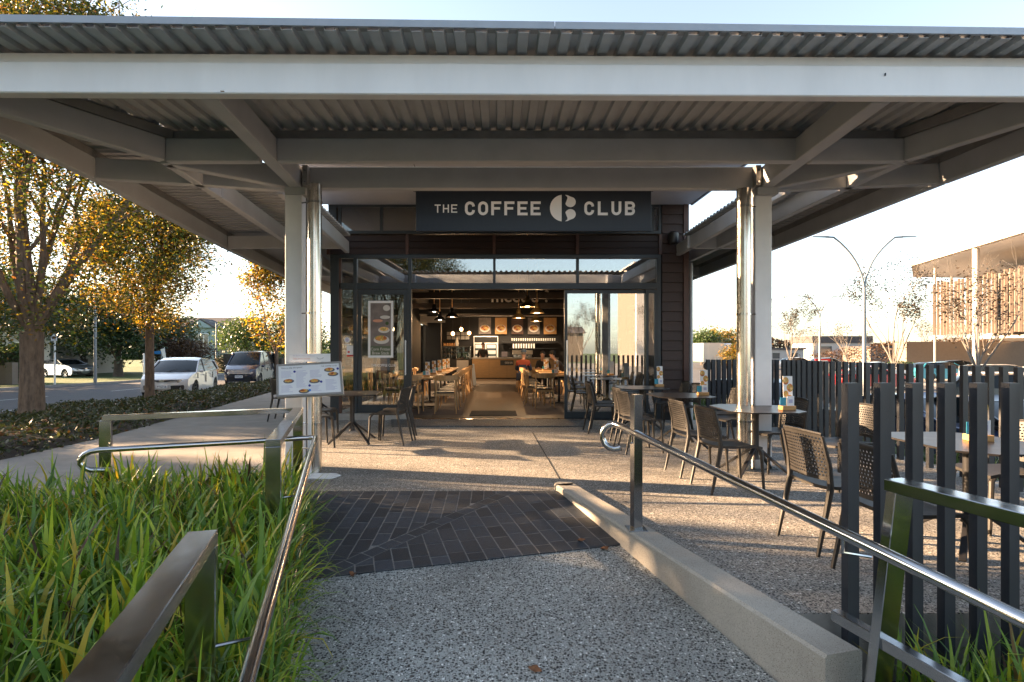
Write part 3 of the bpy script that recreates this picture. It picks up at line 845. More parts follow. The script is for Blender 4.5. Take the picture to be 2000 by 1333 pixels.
# wall of boards at the right
bz = [y for y in range(400, 806, 19)]
for i in range(len(bz)):
    z1 = fz(bz[i]); z0 = fz(min(bz[i] + 19, 806))
    if z1 - z0 < .05: continue
    x0 = fx(1293.5); x1 = fx(1334.5)
    b = MB(); b.prism([(x0, FY - .005, z0 + .005), (x0, FY + .06, z0 + .005), (x0, FY + .06, z1), (x0, FY + .02, z1)], (x1 - x0, 0, 0))
    b.build('weatherboard', M['board_wall'], cafe)
pbox('wall', 'alu_black', fx(1291), FY + .061, 0, XR, FY + .14, 4.28)
pbox('corner_board', 'board_trim', fx(1335), FY - .02, .05, fx(1345), FY + .12, 4.28)
for k, (y0, y1) in enumerate([(FY + .13 + i * 2.4, FY + .13 + i * 2.4 + 2.395) for i in range(8)]):
    for r in range(22):
        pass
pbox('side_cladding', 'board_wall', XR + .001, FY + .13, 2.605, XR + .03, YB, 4.6); pbox('side_cladding', 'board_wall', XR + .001, 25, 0, XR + .03, YB, 2.6); pbox('side_cladding', 'board_wall', XR + .001, FY + .13, 0, XR + .03, 13, 2.6)
# shopfront members
def hm(px0, px1, py0, py1, dep=.10, y=FY, m='alu_dark', name='transom', bev=.004):
    return pbox(name, m, fx(px0), y, fz(py1), fx(px1), y + dep, fz(py0), bev=bev)
hm(645, 1291, 497.5, 505, .12, FY - .01)
hm(662, 1285, 553, 565, .11)
mull = [(645, 662, 505, 822, 'alu_dark'), (690, 697, 505, 808, 'alu_dark'), (797, 803.5, 505, 822, 'alu_dark'), (1283, 1291, 505, 822, 'alu_dark')]
for a, c, y0, y1, m in mull: hm(a, c, y0, y1, .12, FY - .005, m, 'mullion')
hm(662, 666, 505, 808, .10, FY, 'board_trim', 'mullion')
for px in (963, 1126): hm(px, px + 5, 505, 553, .11, FY, 'alu_dark', 'mullion')
for a, c in ((666, 690), (697, 797), (804, 963), (968, 1126), (1131, 1283)):
    pbox('pane', 'glass_clere', fx(a), FY + .05, fz(553), fx(c), FY + .056, fz(505))
pbox('pane', 'glass_clear', fx(666), FY + .05, fz(806), fx(690), FY + .056, fz(565))
# left fixed door leaf: stiles, rails, pane, pull handle, poster, stickers
dl = thing('door', None, None, (0, 0, 0)); dl.parent = cafe; dl.location = (fx(747) - .19, 0.02, 0)
del dl
leafL = MB()
def leaf(px0, px1, py0, py1, st, top, bot, y, m, pane_m):
    x0, x1, z0, z1 = fx(px0), fx(px1), fz(py1), fz(py0)
    b = MB()
    b.box(x0, y, z0, x0 + st, y + .05, z1); b.box(x1 - st, y, z0, x1, y + .05, z1)
    b.box(x0 + st, y, z1 - top, x1 - st, y + .05, z1); b.box(x0 + st, y, z0, x1 - st, y + .05, z0 + bot)
    d = b.build('door', M[m], cafe)
    d.location = (0, 0, 0)
    off = V(cafe.location)
    p = MB().box(x0 + st - off.x, y + .02 - off.y, z0 + bot, x1 - st - off.x, y + .026 - off.y, z1 - top).build('pane', M[pane_m], None); p.parent = d
    return d
def sub(parent, name, mb, m, smooth=False, bevel=0):
    """sub-part of a cafe part whose own location is 0"""
    off = V(cafe.location)
    mb.v = [(p[0] - off.x, p[1] - off.y, p[2] - off.z) for p in mb.v]
    o = mb.build(name, M[m], None, smooth=smooth, bevel=bevel); o.parent = parent
    return o
dL = leaf(697.5, 796.5, 565.5, 807, .085, .10, .16, FY + .02, 'alu_dark', 'glass_clear')
dR = leaf(1103, 1268, 566, 819, .062, .07, .14, FY + .06, 'alu_dark', 'glass_refl')
dR2 = leaf(1262, 1283, 566, 819, .05, .07, .14, FY + .0, 'alu_dark', 'glass_refl')
for d, px, y0, y1, yy in ((dL, 792.5, 665, 733, FY + .02), (dR, 1107.5, 665, 733, FY + .06)):
    b = MB(); xx = fx(px)
    b.tube([(xx, yy - .06, fz(y1)), (xx, yy - .06, fz(y0))], .013, 8)
    for z in (fz(y1 - 3), fz(y0 + 3)): b.tube([(xx, yy, z), (xx, yy - .06, z)], .011, 8)
    sub(d, 'handle', b, 'white', True)
hm(662, 803, 808, 822, .16, FY - .03, 'concrete', 'plinth')
hm(1103, 1291, 819.5, 823, .12, FY - .02, 'alu_black', 'plinth')
hm(803.5, 1103, 819, 821.5, .16, FY - .02, 'stainless', 'door_sill')
hm(803.5, 1103, 559, 565.5, .14, FY - .02, 'alu_dark', 'door_track')
# white window sticker marks and notices on the glass
def flat(name, m, px0, px1, py0, py1, y, th=.003, par=None):
    b = MB().box(fx(px0), y - th, fz(py1), fx(px1), y, fz(py0))
    return b
t = thing('notice', 'white notice with red lower band stuck on the narrow left window', 'notice', (fx(682), FY + .045, fz(700)))
flat('', '', 676, 689.5, 675, 693.5, FY + .045).build('sheet', M['white'], t); flat('', '', 676, 689.5, 693.6, 697, FY + .045).build('red_band', M['print_red'], t)
flat('', '', 678, 682, 686, 690, FY + .0415, .001).build('symbol', M['print_red'], t)
t = thing('sticker', 'round white award sticker on the narrow left window above the notice', 'sticker', (fx(677), FY + .045, fz(671)))
b = MB(); b.prism([(fx(677) + .058 * math.cos(k * PI / 10), FY + .042, fz(664.5) + .058 * math.sin(k * PI / 10)) for k in range(20)], (0, .003, 0)); b.build('disc', M['white'], t)
b = MB(); b.prism([(fx(677) + .036 * math.cos(k * PI / 10), FY + .0405, fz(664.5) + .036 * math.sin(k * PI / 10)) for k in range(20)], (0, .001, 0)); b.build('ring_print', M['print_line'], t)
flat('', '', 672, 682, 672, 674, FY + .045).build('strip', M['white'], t)
# door poster
t = thing('poster', 'white framed food poster on the left door of the shopfront', 'poster', (fx(743), FY + .03, fz(700)))
py = FY + .012
x0, x1, z0, z1 = fx(719), fx(768), fz(699), fz(588)
b = MB(); fw = .045
b.box(x0, py - .02, z0, x0 + fw, py, z1); b.box(x1 - fw, py - .02, z0, x1, py, z1); b.box(x0 + fw, py - .02, z0, x1 - fw, py, z0 + fw); b.box(x0 + fw, py - .02, z1 - fw, x1 - fw, py, z1)
b.build('frame', M['white'], t)
MB().box(x0 + fw, py - .010, z0 + fw, x1 - fw, py - .004, z1 - fw).build('print', M['poster_grey'], t)
MB().box(x0 + fw, py - .0125, z0 + fw, x1 - fw, py - .0105, fz(676)).build('caption_band', M['poster_green'], t)
text('Corn Fritter', fx(724), fx(763), fz(685), fz(679.5), py - .014, M['plate'], t)
text('Brew Stack', fx(727), fx(760), fz(693), fz(687), py - .014, M['plate'], t)
def ell(cx, cz, rx_, rz_, y, th, n=24): return MB().prism([(fx(cx) + rx_ * math.cos(2 * PI * k / n), y - th, fz(cz) + rz_ * math.sin(2 * PI * k / n)) for k in range(n)], (0, th, 0))
for cx, cz, r1, r2, mm, dd in ((745, 664, .155, .085, 'plate', .0012), (744, 661, .12, .055, 'food_big', .0024), (750, 645, .115, .06, 'plate', .0012), (750, 643, .09, .042, 'food_big', .0024), (752, 620, .10, .035, 'plate', .0012), (755, 602, .07, .06, 'plate', .0012), (738, 627, .10, .03, 'skin_print', .0024), (756, 632, .035, .035, 'leaf_mid', .0024)):
    ell(cx, cz, r1, r2, py - .0105, dd).build('printed_dish', M[mm], t)
text('THE COFFEE CLUB', fx(724), fx(772), fz(716.5), fz(711.5), FY + .038, M['white'], cafe, name='lettering')
# ---------------- sign over the door
SY = 10.0
sx = lambda px: (px - 971) * SY / F
sz = lambda py: EYE - (py - 685) * SY / F
sg = thing('shop_sign', 'long dark sign reading THE COFFEE CLUB above the entrance', 'sign', (sx(1042), SY, sz(452)))
MB().box(sx(812), SY, sz(452), sx(1272), SY + .06, sz(372)).build('panel', M['sign_panel'], sg, bevel=.004)
MB().box(sx(808), SY - .03, sz(372), sx(1276), SY + .14, sz(364)).build('cassette', M['alu_black'], sg, bevel=.01)
for px in (805, 1272): MB().prism([(sx(px), SY - .04, sz(370)), (sx(px + 8), SY - .04, sz(370)), (sx(px + 6), SY - .04, sz(361)), (sx(px - 1), SY - .04, sz(361))], (0, .2, 0)).build('end_cap', M['alu_black'], sg)
for px in (870, 1215): MB().box(sx(px), SY + .03, sz(364), sx(px + 6), SY + .08, 4.28).build('hanger', M['alu_black'], sg)
ly = SY - .004
def glyphs(word, x0, x1, z0, z1, y, m, parent, st, gap):
    """straight sided sign lettering, every letter a mesh of its own; st = stroke / height, gap = space / letter width"""
    n = len(word); lw = (x1 - x0) / (n + gap * (n - 1)); H_ = z1 - z0; s = st * H_
    for i, chx in enumerate(word):
        ox = x0 + i * lw * (1 + gap); b = MB()
        def rect(a, c, e, f): b.quad((ox + a, y, z0 + c), (ox + e, y, z0 + c), (ox + e, y, z0 + f), (ox + a, y, z0 + f))
        def strip(P, closed=False):
            P = [V((p[0], p[1])) for p in P]; k = len(P); L_ = []; R_ = []
            for j in range(k):
                if closed: a = P[(j - 1) % k]; c = P[(j + 1) % k]
                else: a = P[max(0, j - 1)]; c = P[min(k - 1, j + 1)]
                d = (c - a).normalized(); nn = V((-d.y, d.x)) * s / 2
                L_.append(P[j] + nn); R_.append(P[j] - nn)
            for j in range(k if closed else k - 1):
                q = (j + 1) % k
                b.quad(*[(ox + p.x, y, z0 + p.y) for p in (L_[j], R_[j], R_[q], L_[q])])
        def arc(cx_, cz_, r, a0, a1, k=7): return [(cx_ + r * math.cos(R(a0 + (a1 - a0) * j / k)), cz_ + r * math.sin(R(a0 + (a1 - a0) * j / k))) for j in range(k + 1)]
        h = s / 2; r = lw * .5 - h - .001
        xr = lw - h
        if chx in 'EFL':
            rect(0, 0, s, H_)
            if chx in 'EL': rect(s, 0, lw, s * .95)
            if chx in 'EF': rect(s, H_ - s * .95, lw, H_); rect(s, H_ * .5 - s * .45, lw * .88, H_ * .5 + s * .45)
        elif chx == 'T': rect(0, H_ - s, lw, H_); rect(lw / 2 - s / 2, 0, lw / 2 + s / 2, H_ - s)
        elif chx == 'H': rect(0, 0, s, H_); rect(lw - s, 0, lw, H_); rect(s, H_ / 2 - s / 2, lw - s, H_ / 2 + s / 2)
        elif chx == 'O': strip(arc(lw / 2, H_ - h - r, r, 0, 180, 12) + arc(lw / 2, h + r, r, 180, 360, 12), True)
        elif chx == 'C': strip([(xr, H_ * .66)] + arc(lw / 2, H_ - h - r, r, 0, 180, 12) + arc(lw / 2, h + r, r, 180, 360, 12) + [(xr, H_ * .34)])
        elif chx == 'U': strip([(h, H_)] + arc(lw / 2, h + r, r, 180, 360, 12) + [(xr, H_)])
        elif chx == 'B':
            rect(0, 0, s, H_)
            q = (H_ / 2 - h) / 2
            strip([(s, H_ - h), (lw - h - q, H_ - h)] + arc(lw - h - q, H_ - h - q, q, 90, -90, 10) + [(lw - h - q, H_ / 2), (s, H_ / 2)])
            q2 = (H_ / 2 - h) / 2
            b2 = MB(); 
            strip([(s, h), (lw - h - q2, h)] + arc(lw - h - q2, h + q2, q2, -90, 78, 10))
        b.build('letter', m, parent, fix=False)
glyphs('THE', sx(849), sx(893), sz(416), sz(400), ly, M['sign_letter'], sg, .15, .38)
glyphs('COFFEE', sx(908), sx(1056), sz(421), sz(394), ly, M['sign_letter'], sg, .20, .30)
glyphs('CLUB', sx(1141), sx(1240), sz(421), sz(394), ly, M['sign_letter'], sg, .20, .36)
def logo(cx, cz, r, y, m, parent, th=.004, name='emblem'):
    # left half disc with a straight right side
    P = [(cx - .05 * r, cz + r * .995)]
    P = []
    for k in range(25):
        a = R(97) + R(166) * k / 24
        P.append((cx + r * math.cos(a), cz + r * math.sin(a)))
    P.append((cx - .12 * r, cz - .85 * r)); P.append((cx - .12 * r, cz + .85 * r))
    MB().prism([(p[0], y - th, p[1]) for p in P], (0, th, 0)).build(name, m, parent)
    for s in (1, -1):
        c = (cx + .54 * r, cz + s * .46 * r); rr = .40 * r
        Q = []
        for k in range(30):
            a = R(165) - R(300) * k / 29
            Q.append((c[0] + rr * math.cos(a) , c[1] + s * rr * math.sin(a) * 0.96))
        Q = [(c[0] + rr * math.cos(a), c[1] + s * rr * .96 * math.sin(a)) for a in [R(200) + R(240) * k / 24 for k in range(25)]]
        # round blob from lower left round to the top, then the tail to the upper left point
        tail = [(cx + .55 * r, cz + s * .86 * r), (cx + .32 * r, cz + s * .97 * r), (cx + .14 * r, cz + s * .99 * r), (cx + .30 * r, cz + s * .86 * r), (cx + .32 * r, cz + s * .74 * r)]
        MB().prism([(p[0], y - th, p[1]) for p in Q[:-2] + tail], (0, th, 0)).build(name, m, parent)
logo(sx(1100), sz(407), 26 * SY / F, SY, M['sign_letter'], sg)
# speaker on the wall, small camera
t = thing('wall_speaker', 'black outdoor speaker fixed to the brown boards right of the shopfront', 'speaker', (fx(1312), FY - .1, fz(468)))
MB().lathe((fx(1312), FY - .11, fz(480)), [(.05, 0), (.09, .03), (.10, .12), (.10, .22), (.06, .25)], 16).build('body', M['black_metal'], t, smooth=True)
MB().box(fx(1309), FY - .03, fz(474), fx(1315), FY - .006, fz(462)).build('bracket', M['black_metal'], t)
# junction box on the left edge of the shopfront

# ================================================================== RAILINGS
def rail_thing(label, loc): return thing('railing', label, 'railing', loc)
HR = M['stainless']; HT = M['stainless_h']
A = V((-2.10, 6.0, .75)); B = V((-1.53, 3.89, .75)); C = V((-3.66, 5.32, .75))
t = rail_thing('stainless square tube railing with corner round the back of the grassy planter on the left', (B.x, B.y, 0))
def sq(name, a, c, w=.10, h=.05, parent=None, up=(0, 0, 1)): return MB().bar(a, c, w, h, up).build(name, HR, parent, bevel=.003)
L3 = (A - B).normalized(); S3 = V((L3.y, -L3.x, 0))
def post(x, y, z0, z1, dirv, w=.10, th=.045, parent=None, lean=0.0, name='post'):
    d = V(dirv).normalized()
    return MB().bar((x + lean, y, z0), (x, y, z1), w, th, up=d).build(name, HR, parent, bevel=.003)
sq('top_rail', B - L3 * .02, A + L3 * .04, parent=t)
sq('top_rail', A + V((-.05, .0, 0)), C + V((-.02, -.01, 0)), parent=t)
post(B.x, B.y, -.15, .724, L3, parent=t); post(A.x, A.y, -.1, .724, L3, parent=t); post(C.x, C.y, -.1, .724, L3, parent=t)
A2 = V((-1.05, 2.02, .71)); B2 = V((-.12, -1.3, .71))
t2 = rail_thing('stainless square tube railing nearest the camera rising out of the strappy grass', (A2.x, A2.y, 0))
sq('top_rail', A2 + L3 * .02, B2, parent=t2)
post(A2.x, A2.y, -.3, .684, L3, parent=t2); post(-.40, -.3, -.3, .684, L3, parent=t2)
# round handrail on the ramp side and round the planter end
t3 = thing('handrail', 'round stainless handrail bending round the planter on the left of the ramp', 'handrail', (-1.77, 5.6, 0))
hl = lambda y, z: V((LX(y) + .20, y, z))
P = [V((-.10, -1.2, .36)), hl(1.6, .425), hl(3.5, .465), hl(5.35, .505)]
e = hl(5.55, .508); P += [e, V((e.x - .03, e.y + .10, .51)), V((e.x - .09, e.y + .13, .51)), V((e.x - .17, e.y + .10, .51))]
q1 = V((-3.50, 5.00, .505)); P += [V((-2.4, 5.42, .51)), q1]
for k in range(1, 7):
    a = PI * k / 7
    P.append(V((q1.x - .13 * math.sin(a), q1.y - .05 * math.sin(a), .505 - .09 * (1 - math.cos(a)))))
P.append(V((-3.42, 5.02, .325)))
MB().tube(P, .0255, 16).build('rail', HT, t3, smooth=True)
def bracket(par, a, c): MB().tube([a, (a[0], a[1], a[2] - .06), c], .008, 8).build('bracket', HR, par, smooth=True)
for y, z, (px, pyy) in ((2.06, .43, (A2.x, A2.y)), (3.9, .472, (B.x, B.y)), (5.5, .505, (-2.0, 5.7))):
    h = hl(y, z); bracket(t3, (h.x, h.y, z - .02), (px + .05, pyy, z - .10))
MB().bar((LX(0.3) + .17, .3, .02), (LX(4.15) + .17, 4.15, .10), .07, .03).build('lower_bar', HR, t3, bevel=.003)
# right side of the ramp
t4 = thing('handrail', 'round stainless handrail with curled end on a square post above the concrete upstand', 'handrail', (1.03, 4.21, .06))
post(1.03, 4.21, .06, 1.055, L3, .068, .068, parent=t4)
MB().box(.96, 4.14, .058, 1.10, 4.28, .066).build('base_plate', HR, t4, bevel=.002)
s0 = V((.945, 4.47, .80)); e0 = V((1.61, 1.85, .55)); dr = (e0 - s0).normalized()
P = []
for k in range(0, 9):
    a = PI * 1.15 * (8 - k) / 8
    P.append(s0 + V((-.02, .03, -.100)) + V((0, 0, .100)) * math.cos(a) + V((-.92, .38, 0)) * .095 * math.sin(a))
P += [s0 + dr * .10, s0 + dr * 1.2, e0, e0 + dr * 3.0]
MB().tube(P, .0255, 16).build('rail', HT, t4, smooth=True)
MB().tube([P[0] - (P[1] - P[0]).normalized() * .012, P[0]], .027, 16).build('end_cap', HR, t4)
bracket(t4, (.985, 4.21, .755), (1.02, 4.21, .70))
b1 = s0 + dr * 2.13; bracket(t4, (b1.x, b1.y, b1.z - .02), (b1.x + .12, b1.y, b1.z - .10))
t5 = rail_thing('stainless square tube railing with leaning post at the lower right over dark grass', (1.62, 2.42, -.3))
top = V((1.70, 2.40, .81))
post(1.70, 2.40, -.35, .785, (.26, -.966, 0), .10, .045, parent=t5, lean=-.13)
sq('top_rail', top - V((.01, -.03, 0)), top + V((.26, -.966, -.01)) * 2.6, parent=t5)
MB().bar((1.555, 2.62, .165), (1.61 + .26 * 2.4, 2.40 - .966 * 2.4, .10), .05, .05).build('lower_bar', HR, t5, bevel=.003)

# ================================================================== FENCE
def fence(label, pts, loc, z0=-.4):
    f = thing('fence', label, 'fence', loc)
    first = None
    for (x, y, rz, h) in pts:
        if first is None:
            first = MB().box(-.036, -.02, 0, .036, .02, 1).build('post', M['fence_post'], f, world=False, bevel=0)
            o = first
        else:
            o = first.copy(); COL.objects.link(o)
        o.location = (x - loc[0], y - loc[1], z0 - loc[2]); o.rotation_euler = (0, 0, rz); o.scale = (1, 1, h - z0)
    return f
random.seed(3)
pts = []
y = 3.12
while y < 10.2:
    pts.append((5.10, y, R(12 + random.uniform(-3, 3)), 1.215)); y += .163
fence('long charcoal slat fence of upright posts along the car park side of the terrace', pts, (5.10, 6.5, 0))
pts = []; x = 3.80
while x < 5.05:
    pts.append((x, 10.25, R(8), 1.217)); x += .095
fence('short charcoal slat fence closing the gap beside the cafe wall', pts, (4.4, 10.25, 0))
pts = []; x = 1.80
while x < 5.2:
    pts.append((x, 2.90, R(16), 1.215)); x += .163
fence('charcoal post fence nearest the camera across the end of the terrace', pts, (3.4, 2.90, 0), -.45)

# ================================================================== OUTDOOR FURNITURE
def make_chair(label, group, loc=(0, 0, 0), rz=0):
    t = thing('cafe_chair', label, 'chair', loc, rz, group)
    cm = M['chair_black']
    for sx_ in (-1, 1):
        b = MB(); b.tube([(sx_ * .215, .235, 0), (sx_ * .205, .215, .40), (sx_ * .19, .18, .445)], [.013, .019, .016], 8)
        b.build('leg', cm, t, smooth=True, world=False)
        b = MB(); b.tube([(sx_ * .225, -.30, 0), (sx_ * .222, -.235, .30), (sx_ * .22, -.205, .45), (sx_ * .222, -.215, .60), (sx_ * .215, -.262, .80)], [.013, .019, .022, .018, .013], 8)
        b.build('leg', cm, t, smooth=True, world=False)
    # seat: shallow dished sheet with rounded front
    vs = []; fs = []; n = 8
    for i in range(n + 1):
        for j in range(n + 1):
            x = -.215 + .43 * i / n; y = -.215 + .44 * j / n
            edge = (abs(x) / .215) ** 2
            z = .452 + .012 * edge - (.018 if j == n else 0) - .006 * math.sin(PI * j / n)
            if j == n: x *= .97
            vs.append((x, y, z))
    N1 = len(vs)
    vs += [(a, b_, c - .022) for a, b_, c in vs]
    for i in range(n):
        for j in range(n):
            q = (i * (n + 1) + j, (i + 1) * (n + 1) + j, (i + 1) * (n + 1) + j + 1, i * (n + 1) + j + 1)
            fs.append(q); fs.append(tuple(k + N1 for k in q[::-1]))
    per = [i * (n + 1) for i in range(n + 1)] + [n * (n + 1) + j for j in range(1, n + 1)] + [i * (n + 1) + n for i in range(n - 1, -1, -1)] + [j for j in range(n - 1, 0, -1)]
    for a, c in zip(per, per[1:] + per[:1]): fs.append((a, c, c + N1, a + N1))
    MB().add(vs, fs).build('seat', cm, t, smooth=True, world=False)
    # perforated backrest
    rows, cols = 14, 17
    def bp(u, v, off=0.0):   # u -1..1, v 0..1
        z = .50 + .315 * v + .012 * (1 - u * u) * v
        x = u * (.212 - .006 * v)
        y = -.205 - .055 * v ** 1.5 - .045 * (1 - u * u) - off
        return (x, y, z)
    b = MB()
    for r in range(rows):
        for c in range(cols):
            sh = .5 / cols if r % 2 else -.0 / cols
            u0 = -1 + 2 * c / cols; u1 = -1 + 2 * (c + 1) / cols; v0 = r / rows; v1 = (r + 1) / rows
            if r in (0, rows - 1):
                b.add([bp(u0, v0), bp(u1, v0), bp(u1, v1), bp(u0, v1), bp(u0, v0, .006), bp(u1, v0, .006), bp(u1, v1, .006), bp(u0, v1, .006)], [(0, 1, 2, 3), (7, 6, 5, 4), (3, 2, 6, 7), (0, 4, 5, 1)])
                continue
            s = (u1 - u0)
            o0 = .30 if r % 2 else .04; o1 = .98 if r % 2 else .70
            o0, o1 = (.34, .96) if r % 2 else (.04, .66)
            h0, h1 = v0 + (v1 - v0) * .26, v0 + (v1 - v0) * .74
            O = [bp(u0, v0), bp(u1, v0), bp(u1, v1), bp(u0, v1)]
            I = [bp(u0 + s * o0, h0), bp(u0 + s * o1, h0), bp(u0 + s * o1, h1), bp(u0 + s * o0, h1)]
            O2 = [bp(u0, v0, .006), bp(u1, v0, .006), bp(u1, v1, .006), bp(u0, v1, .006)]
            I2 = [bp(u0 + s * o0, h0, .006), bp(u0 + s * o1, h0, .006), bp(u0 + s * o1, h1, .006), bp(u0 + s * o0, h1, .006)]
            F_ = []
            for k in range(4):
                k2 = (k + 1) % 4
                F_ += [(k, k2, 4 + k2, 4 + k), (8 + k2, 8 + k, 12 + k, 12 + k2), (4 + k, 4 + k2, 12 + k2, 12 + k)]
            b.add(O + I + O2 + I2, F_)
    b.build('backrest', cm, t, world=False, fix=False)
    tr = MB(); tr.tube([bp(-1 + 2 * k / 10, 1.0, .002) for k in range(11)], .010, 6); tr.build('top_rim', cm, t, smooth=True, world=False)
    return t

def make_table(label, loc, rz=0, w=.80, d=.98, group='dark outdoor cafe tables'):
    t = thing('cafe_table', label, 'table', loc, rz, group)
    c = .17
    P = [(-w / 2 + c, -d / 2), (w / 2 - c, -d / 2), (w / 2, -d / 2 + c), (w / 2, d / 2 - c), (w / 2 - c, d / 2), (-w / 2 + c, d / 2), (-w / 2, d / 2 - c), (-w / 2, -d / 2 + c)]
    MB().prism([(x, y, .728) for x, y in P], (0, 0, .014)).build('tabletop', M['table_top'], t, world=False, bevel=.003)
    MB().lathe((0, 0, 0), [(.16, .722), (.16, .727), (.05, .70), (.036, .66), (.036, .22), (.05, .18), (0, .17)][::-1], 14).build('column', M['black_metal'], t, smooth=True, world=False)
    for k in range(4):
        a = R(45 + 90 * k)
        MB().bar((.03 * math.cos(a), .03 * math.sin(a), .30), (.42 * math.cos(a), .42 * math.sin(a), .02), .042, .030, h2=.022).build('leg', M['black_metal'], t, world=False, bevel=.004)
    return t

def make_menu(label, loc, rz, group):
    t = thing('menu_holder', label, 'menu holder', loc, rz, group)
    MB().box(-.075, -.045, 0, .075, .045, .045).build('block', M['wood_block'], t, world=False, bevel=.003)
    b = MB(); b.add([(-.02, .022, .04), (.085, .022, .04), (.075, .034, .36), (-.030, .034, .36)], [(0, 1, 2, 3)]); 
    MB().prism([(-.03, .018, .046), (.075, .018, .046), (.075, .032, .36), (-.03, .032, .36)], (0, .003, 0)).build('menu_card', M['white'], t, world=False)
    for k, (cx, cz, r, mm) in enumerate(((.0, .31, .042, 'food'), (.045, .235, .045, 'food2'), (.0, .17, .035, 'food2'), (.04, .12, .04, 'food'))):
        MB().prism([(cx + r * .8 * math.cos(2 * PI * j / 14), .0165 + (cz + r * math.sin(2 * PI * j / 14) - .046) * .0446, cz + r * math.sin(2 * PI * j / 14)) for j in range(14)], (0, .001, 0)).build('printed_dish', M[mm], t, world=False)
    MB().box(-.088, -.020, .046, -.022, -.018, .135).build('teal_card', M['teal_card'], t, world=False)
    MB().box(-.018, -.030, .046, .060, -.027, .150).build('small_card', M['white'], t, world=False)
    MB().box(.0, -.0315, .075, .042, -.0305, .115).build('small_print', M['print_line'], t, world=False)
    return t

GC = 'black perforated cafe chairs around the outdoor tables'
tabs = [(2.50, 9.85, 'dark cafe table closest to the shopfront on the right, farthest of the row'),
        (2.62, 8.15, 'dark cafe table second from the shopfront in the right hand row'),
        (2.86, 6.30, 'dark cafe table beside the right canopy column'),
        (3.30, 3.98, 'dark cafe table behind the near post fence at the right')]
tab0 = None
for i, (x, y, lab) in enumerate(tabs):
    if tab0 is None: tab0 = tt = make_table(lab, (x, y, 0))
    else: tt = dup(tab0, (x, y, 0), R([0, 1, -2, 1][i]), lab)
tl = dup(tab0, (-2.18, 8.55, 0), R(4), 'dark cafe table beside the left door, right of the menu lectern')
tl2 = dup(tab0, (-3.62, 11.6, 0), R(0), 'dark cafe table half hidden behind the left canopy column near the footpath')
ch = [
 (1.80, 9.65, -88, 'left of the table closest to the shopfront, nearer the camera'), (1.92, 10.25, -84, 'left of the table closest to the shopfront, nearer the glass'),
 (3.10, 9.55, 95, 'right of the table closest to the shopfront, nearer the camera'), (3.12, 10.2, 88, 'right of the table closest to the shopfront, by the fence'),
 (1.96, 7.80, -80, 'left of the second table, nearer the camera, behind the handrail post'), (2.03, 8.45, -86, 'left of the second table, farther from the camera'),
 (3.28, 7.85, 98, 'right of the second table, sunlit top beside the right downpipe'), (3.32, 8.45, 90, 'right of the second table, farther from the camera'),
 (2.32, 5.68, -84, 'left of the table beside the right column, nearer the camera, sunlit back'), (2.26, 6.38, -86, 'left of the table beside the right column, farther from the camera'),
 (3.22, 6.58, 98, 'right of the table beside the right column, its back against the column'), (3.50, 5.80, 104, 'right of the table beside the right column, pulled out towards the fence'),
 (2.42, 4.06, -84, 'left of the nearest table, farther from the camera, beside the first near fence post'), (2.44, 3.40, -86, 'left of the nearest table, behind the near fence posts'),
 (3.92, 4.42, 84, 'right of the nearest table, farther from the camera, with sunlit slats'), (3.98, 3.62, 95, 'right of the nearest table, at the right edge of the picture'),
 (-1.62, 8.50, 82, 'right of the table by the left door, nearer the door'), (-1.58, 8.95, 96, 'right of the table by the left door, farther from the camera'),
 (-2.62, 8.15, -60, 'left of the table by the left door, behind the menu lectern'), (-2.78, 8.95, -85, 'left of the table by the left door, behind the left column'),
 (-4.18, 11.3, -86, 'on the footpath left of the left column, nearer the camera'), (-4.10, 11.95, -90, 'on the footpath left of the left column, farther from the camera'),
]
c0 = None
for x, y, a, lab in ch:
    lab = 'black perforated chair ' + lab
    words_ = lab.split()
    lab = ' '.join(words_[:16])
    if c0 is None: c0 = make_chair(lab, GC, (x, y, 0), R(a))
    else: dup(c0, (x, y, 0), R(a), lab)
mh = [(2.86, 10.05, .742, 5, 'menu card on a wood block on the outdoor table closest to the shopfront'),
      (2.93, 8.10, .742, -4, 'menu card on a wood block on the second outdoor table'),
      (3.12, 6.12, .742, 3, 'menu card with teal card on the table beside the right column'),
      (3.40, 4.02, .742, -8, 'menu card on the nearest outdoor table seen between the fence posts'),
      (-2.55, 8.35, .742, 10, 'menu card on the outdoor table by the left door')]
m0_ = None
for x, y, z, a, lab in mh:
    if m0_ is None: m0_ = make_menu(lab, (x, y, z), R(a), 'menu holders on the tables')
    else: dup(m0_, (x, y, z), R(a), lab)

# ---------------- menu lectern
t = thing('menu_lectern', 'standing menu board in a silver frame on a thin post beside the left column', 'menu stand', (-2.02, 6.22, 0))
MB().prism([(-2.16, 6.10, .0), (-1.78, 6.10, .0), (-1.72, 6.26, .0), (-1.80, 6.36, .0), (-2.14, 6.36, .0)], (0, 0, .012)).build('base_plate', M['steel_paint_front'], t, bevel=.003)
MB().box(-2.065, 6.20, .012, -2.035, 6.235, 1.0).build('post', M['white'], t)
Wd, Hd = .70, .40
ang = R(58)   # tilt back from horizontal
Mx = Matrix.Translation(V((-2.00, 6.06, 1.075))) @ Matrix.Rotation(R(-3.0), 4, 'Y') @ Matrix.Rotation(-(PI / 2 - ang), 4, 'X') @ Matrix.Rotation(R(0), 4, 'Z')
def pl(name, x0, z0, x1, z1, y0, y1, m, shear=-.17):
    b = MB().box(x0, y0, z0, x1, y1, z1)
    off = V(t.location)
    b.v = [tuple((Mx @ V((p[0] + shear * p[2], p[1], p[2]))) - off) for p in b.v]
    o = b.build(name, M[m], None); o.parent = t; return o
shear_ = -.17
pl('backing', -Wd / 2, -Hd / 2, Wd / 2, Hd / 2, .004, .03, 'steel_paint')
fw = .022
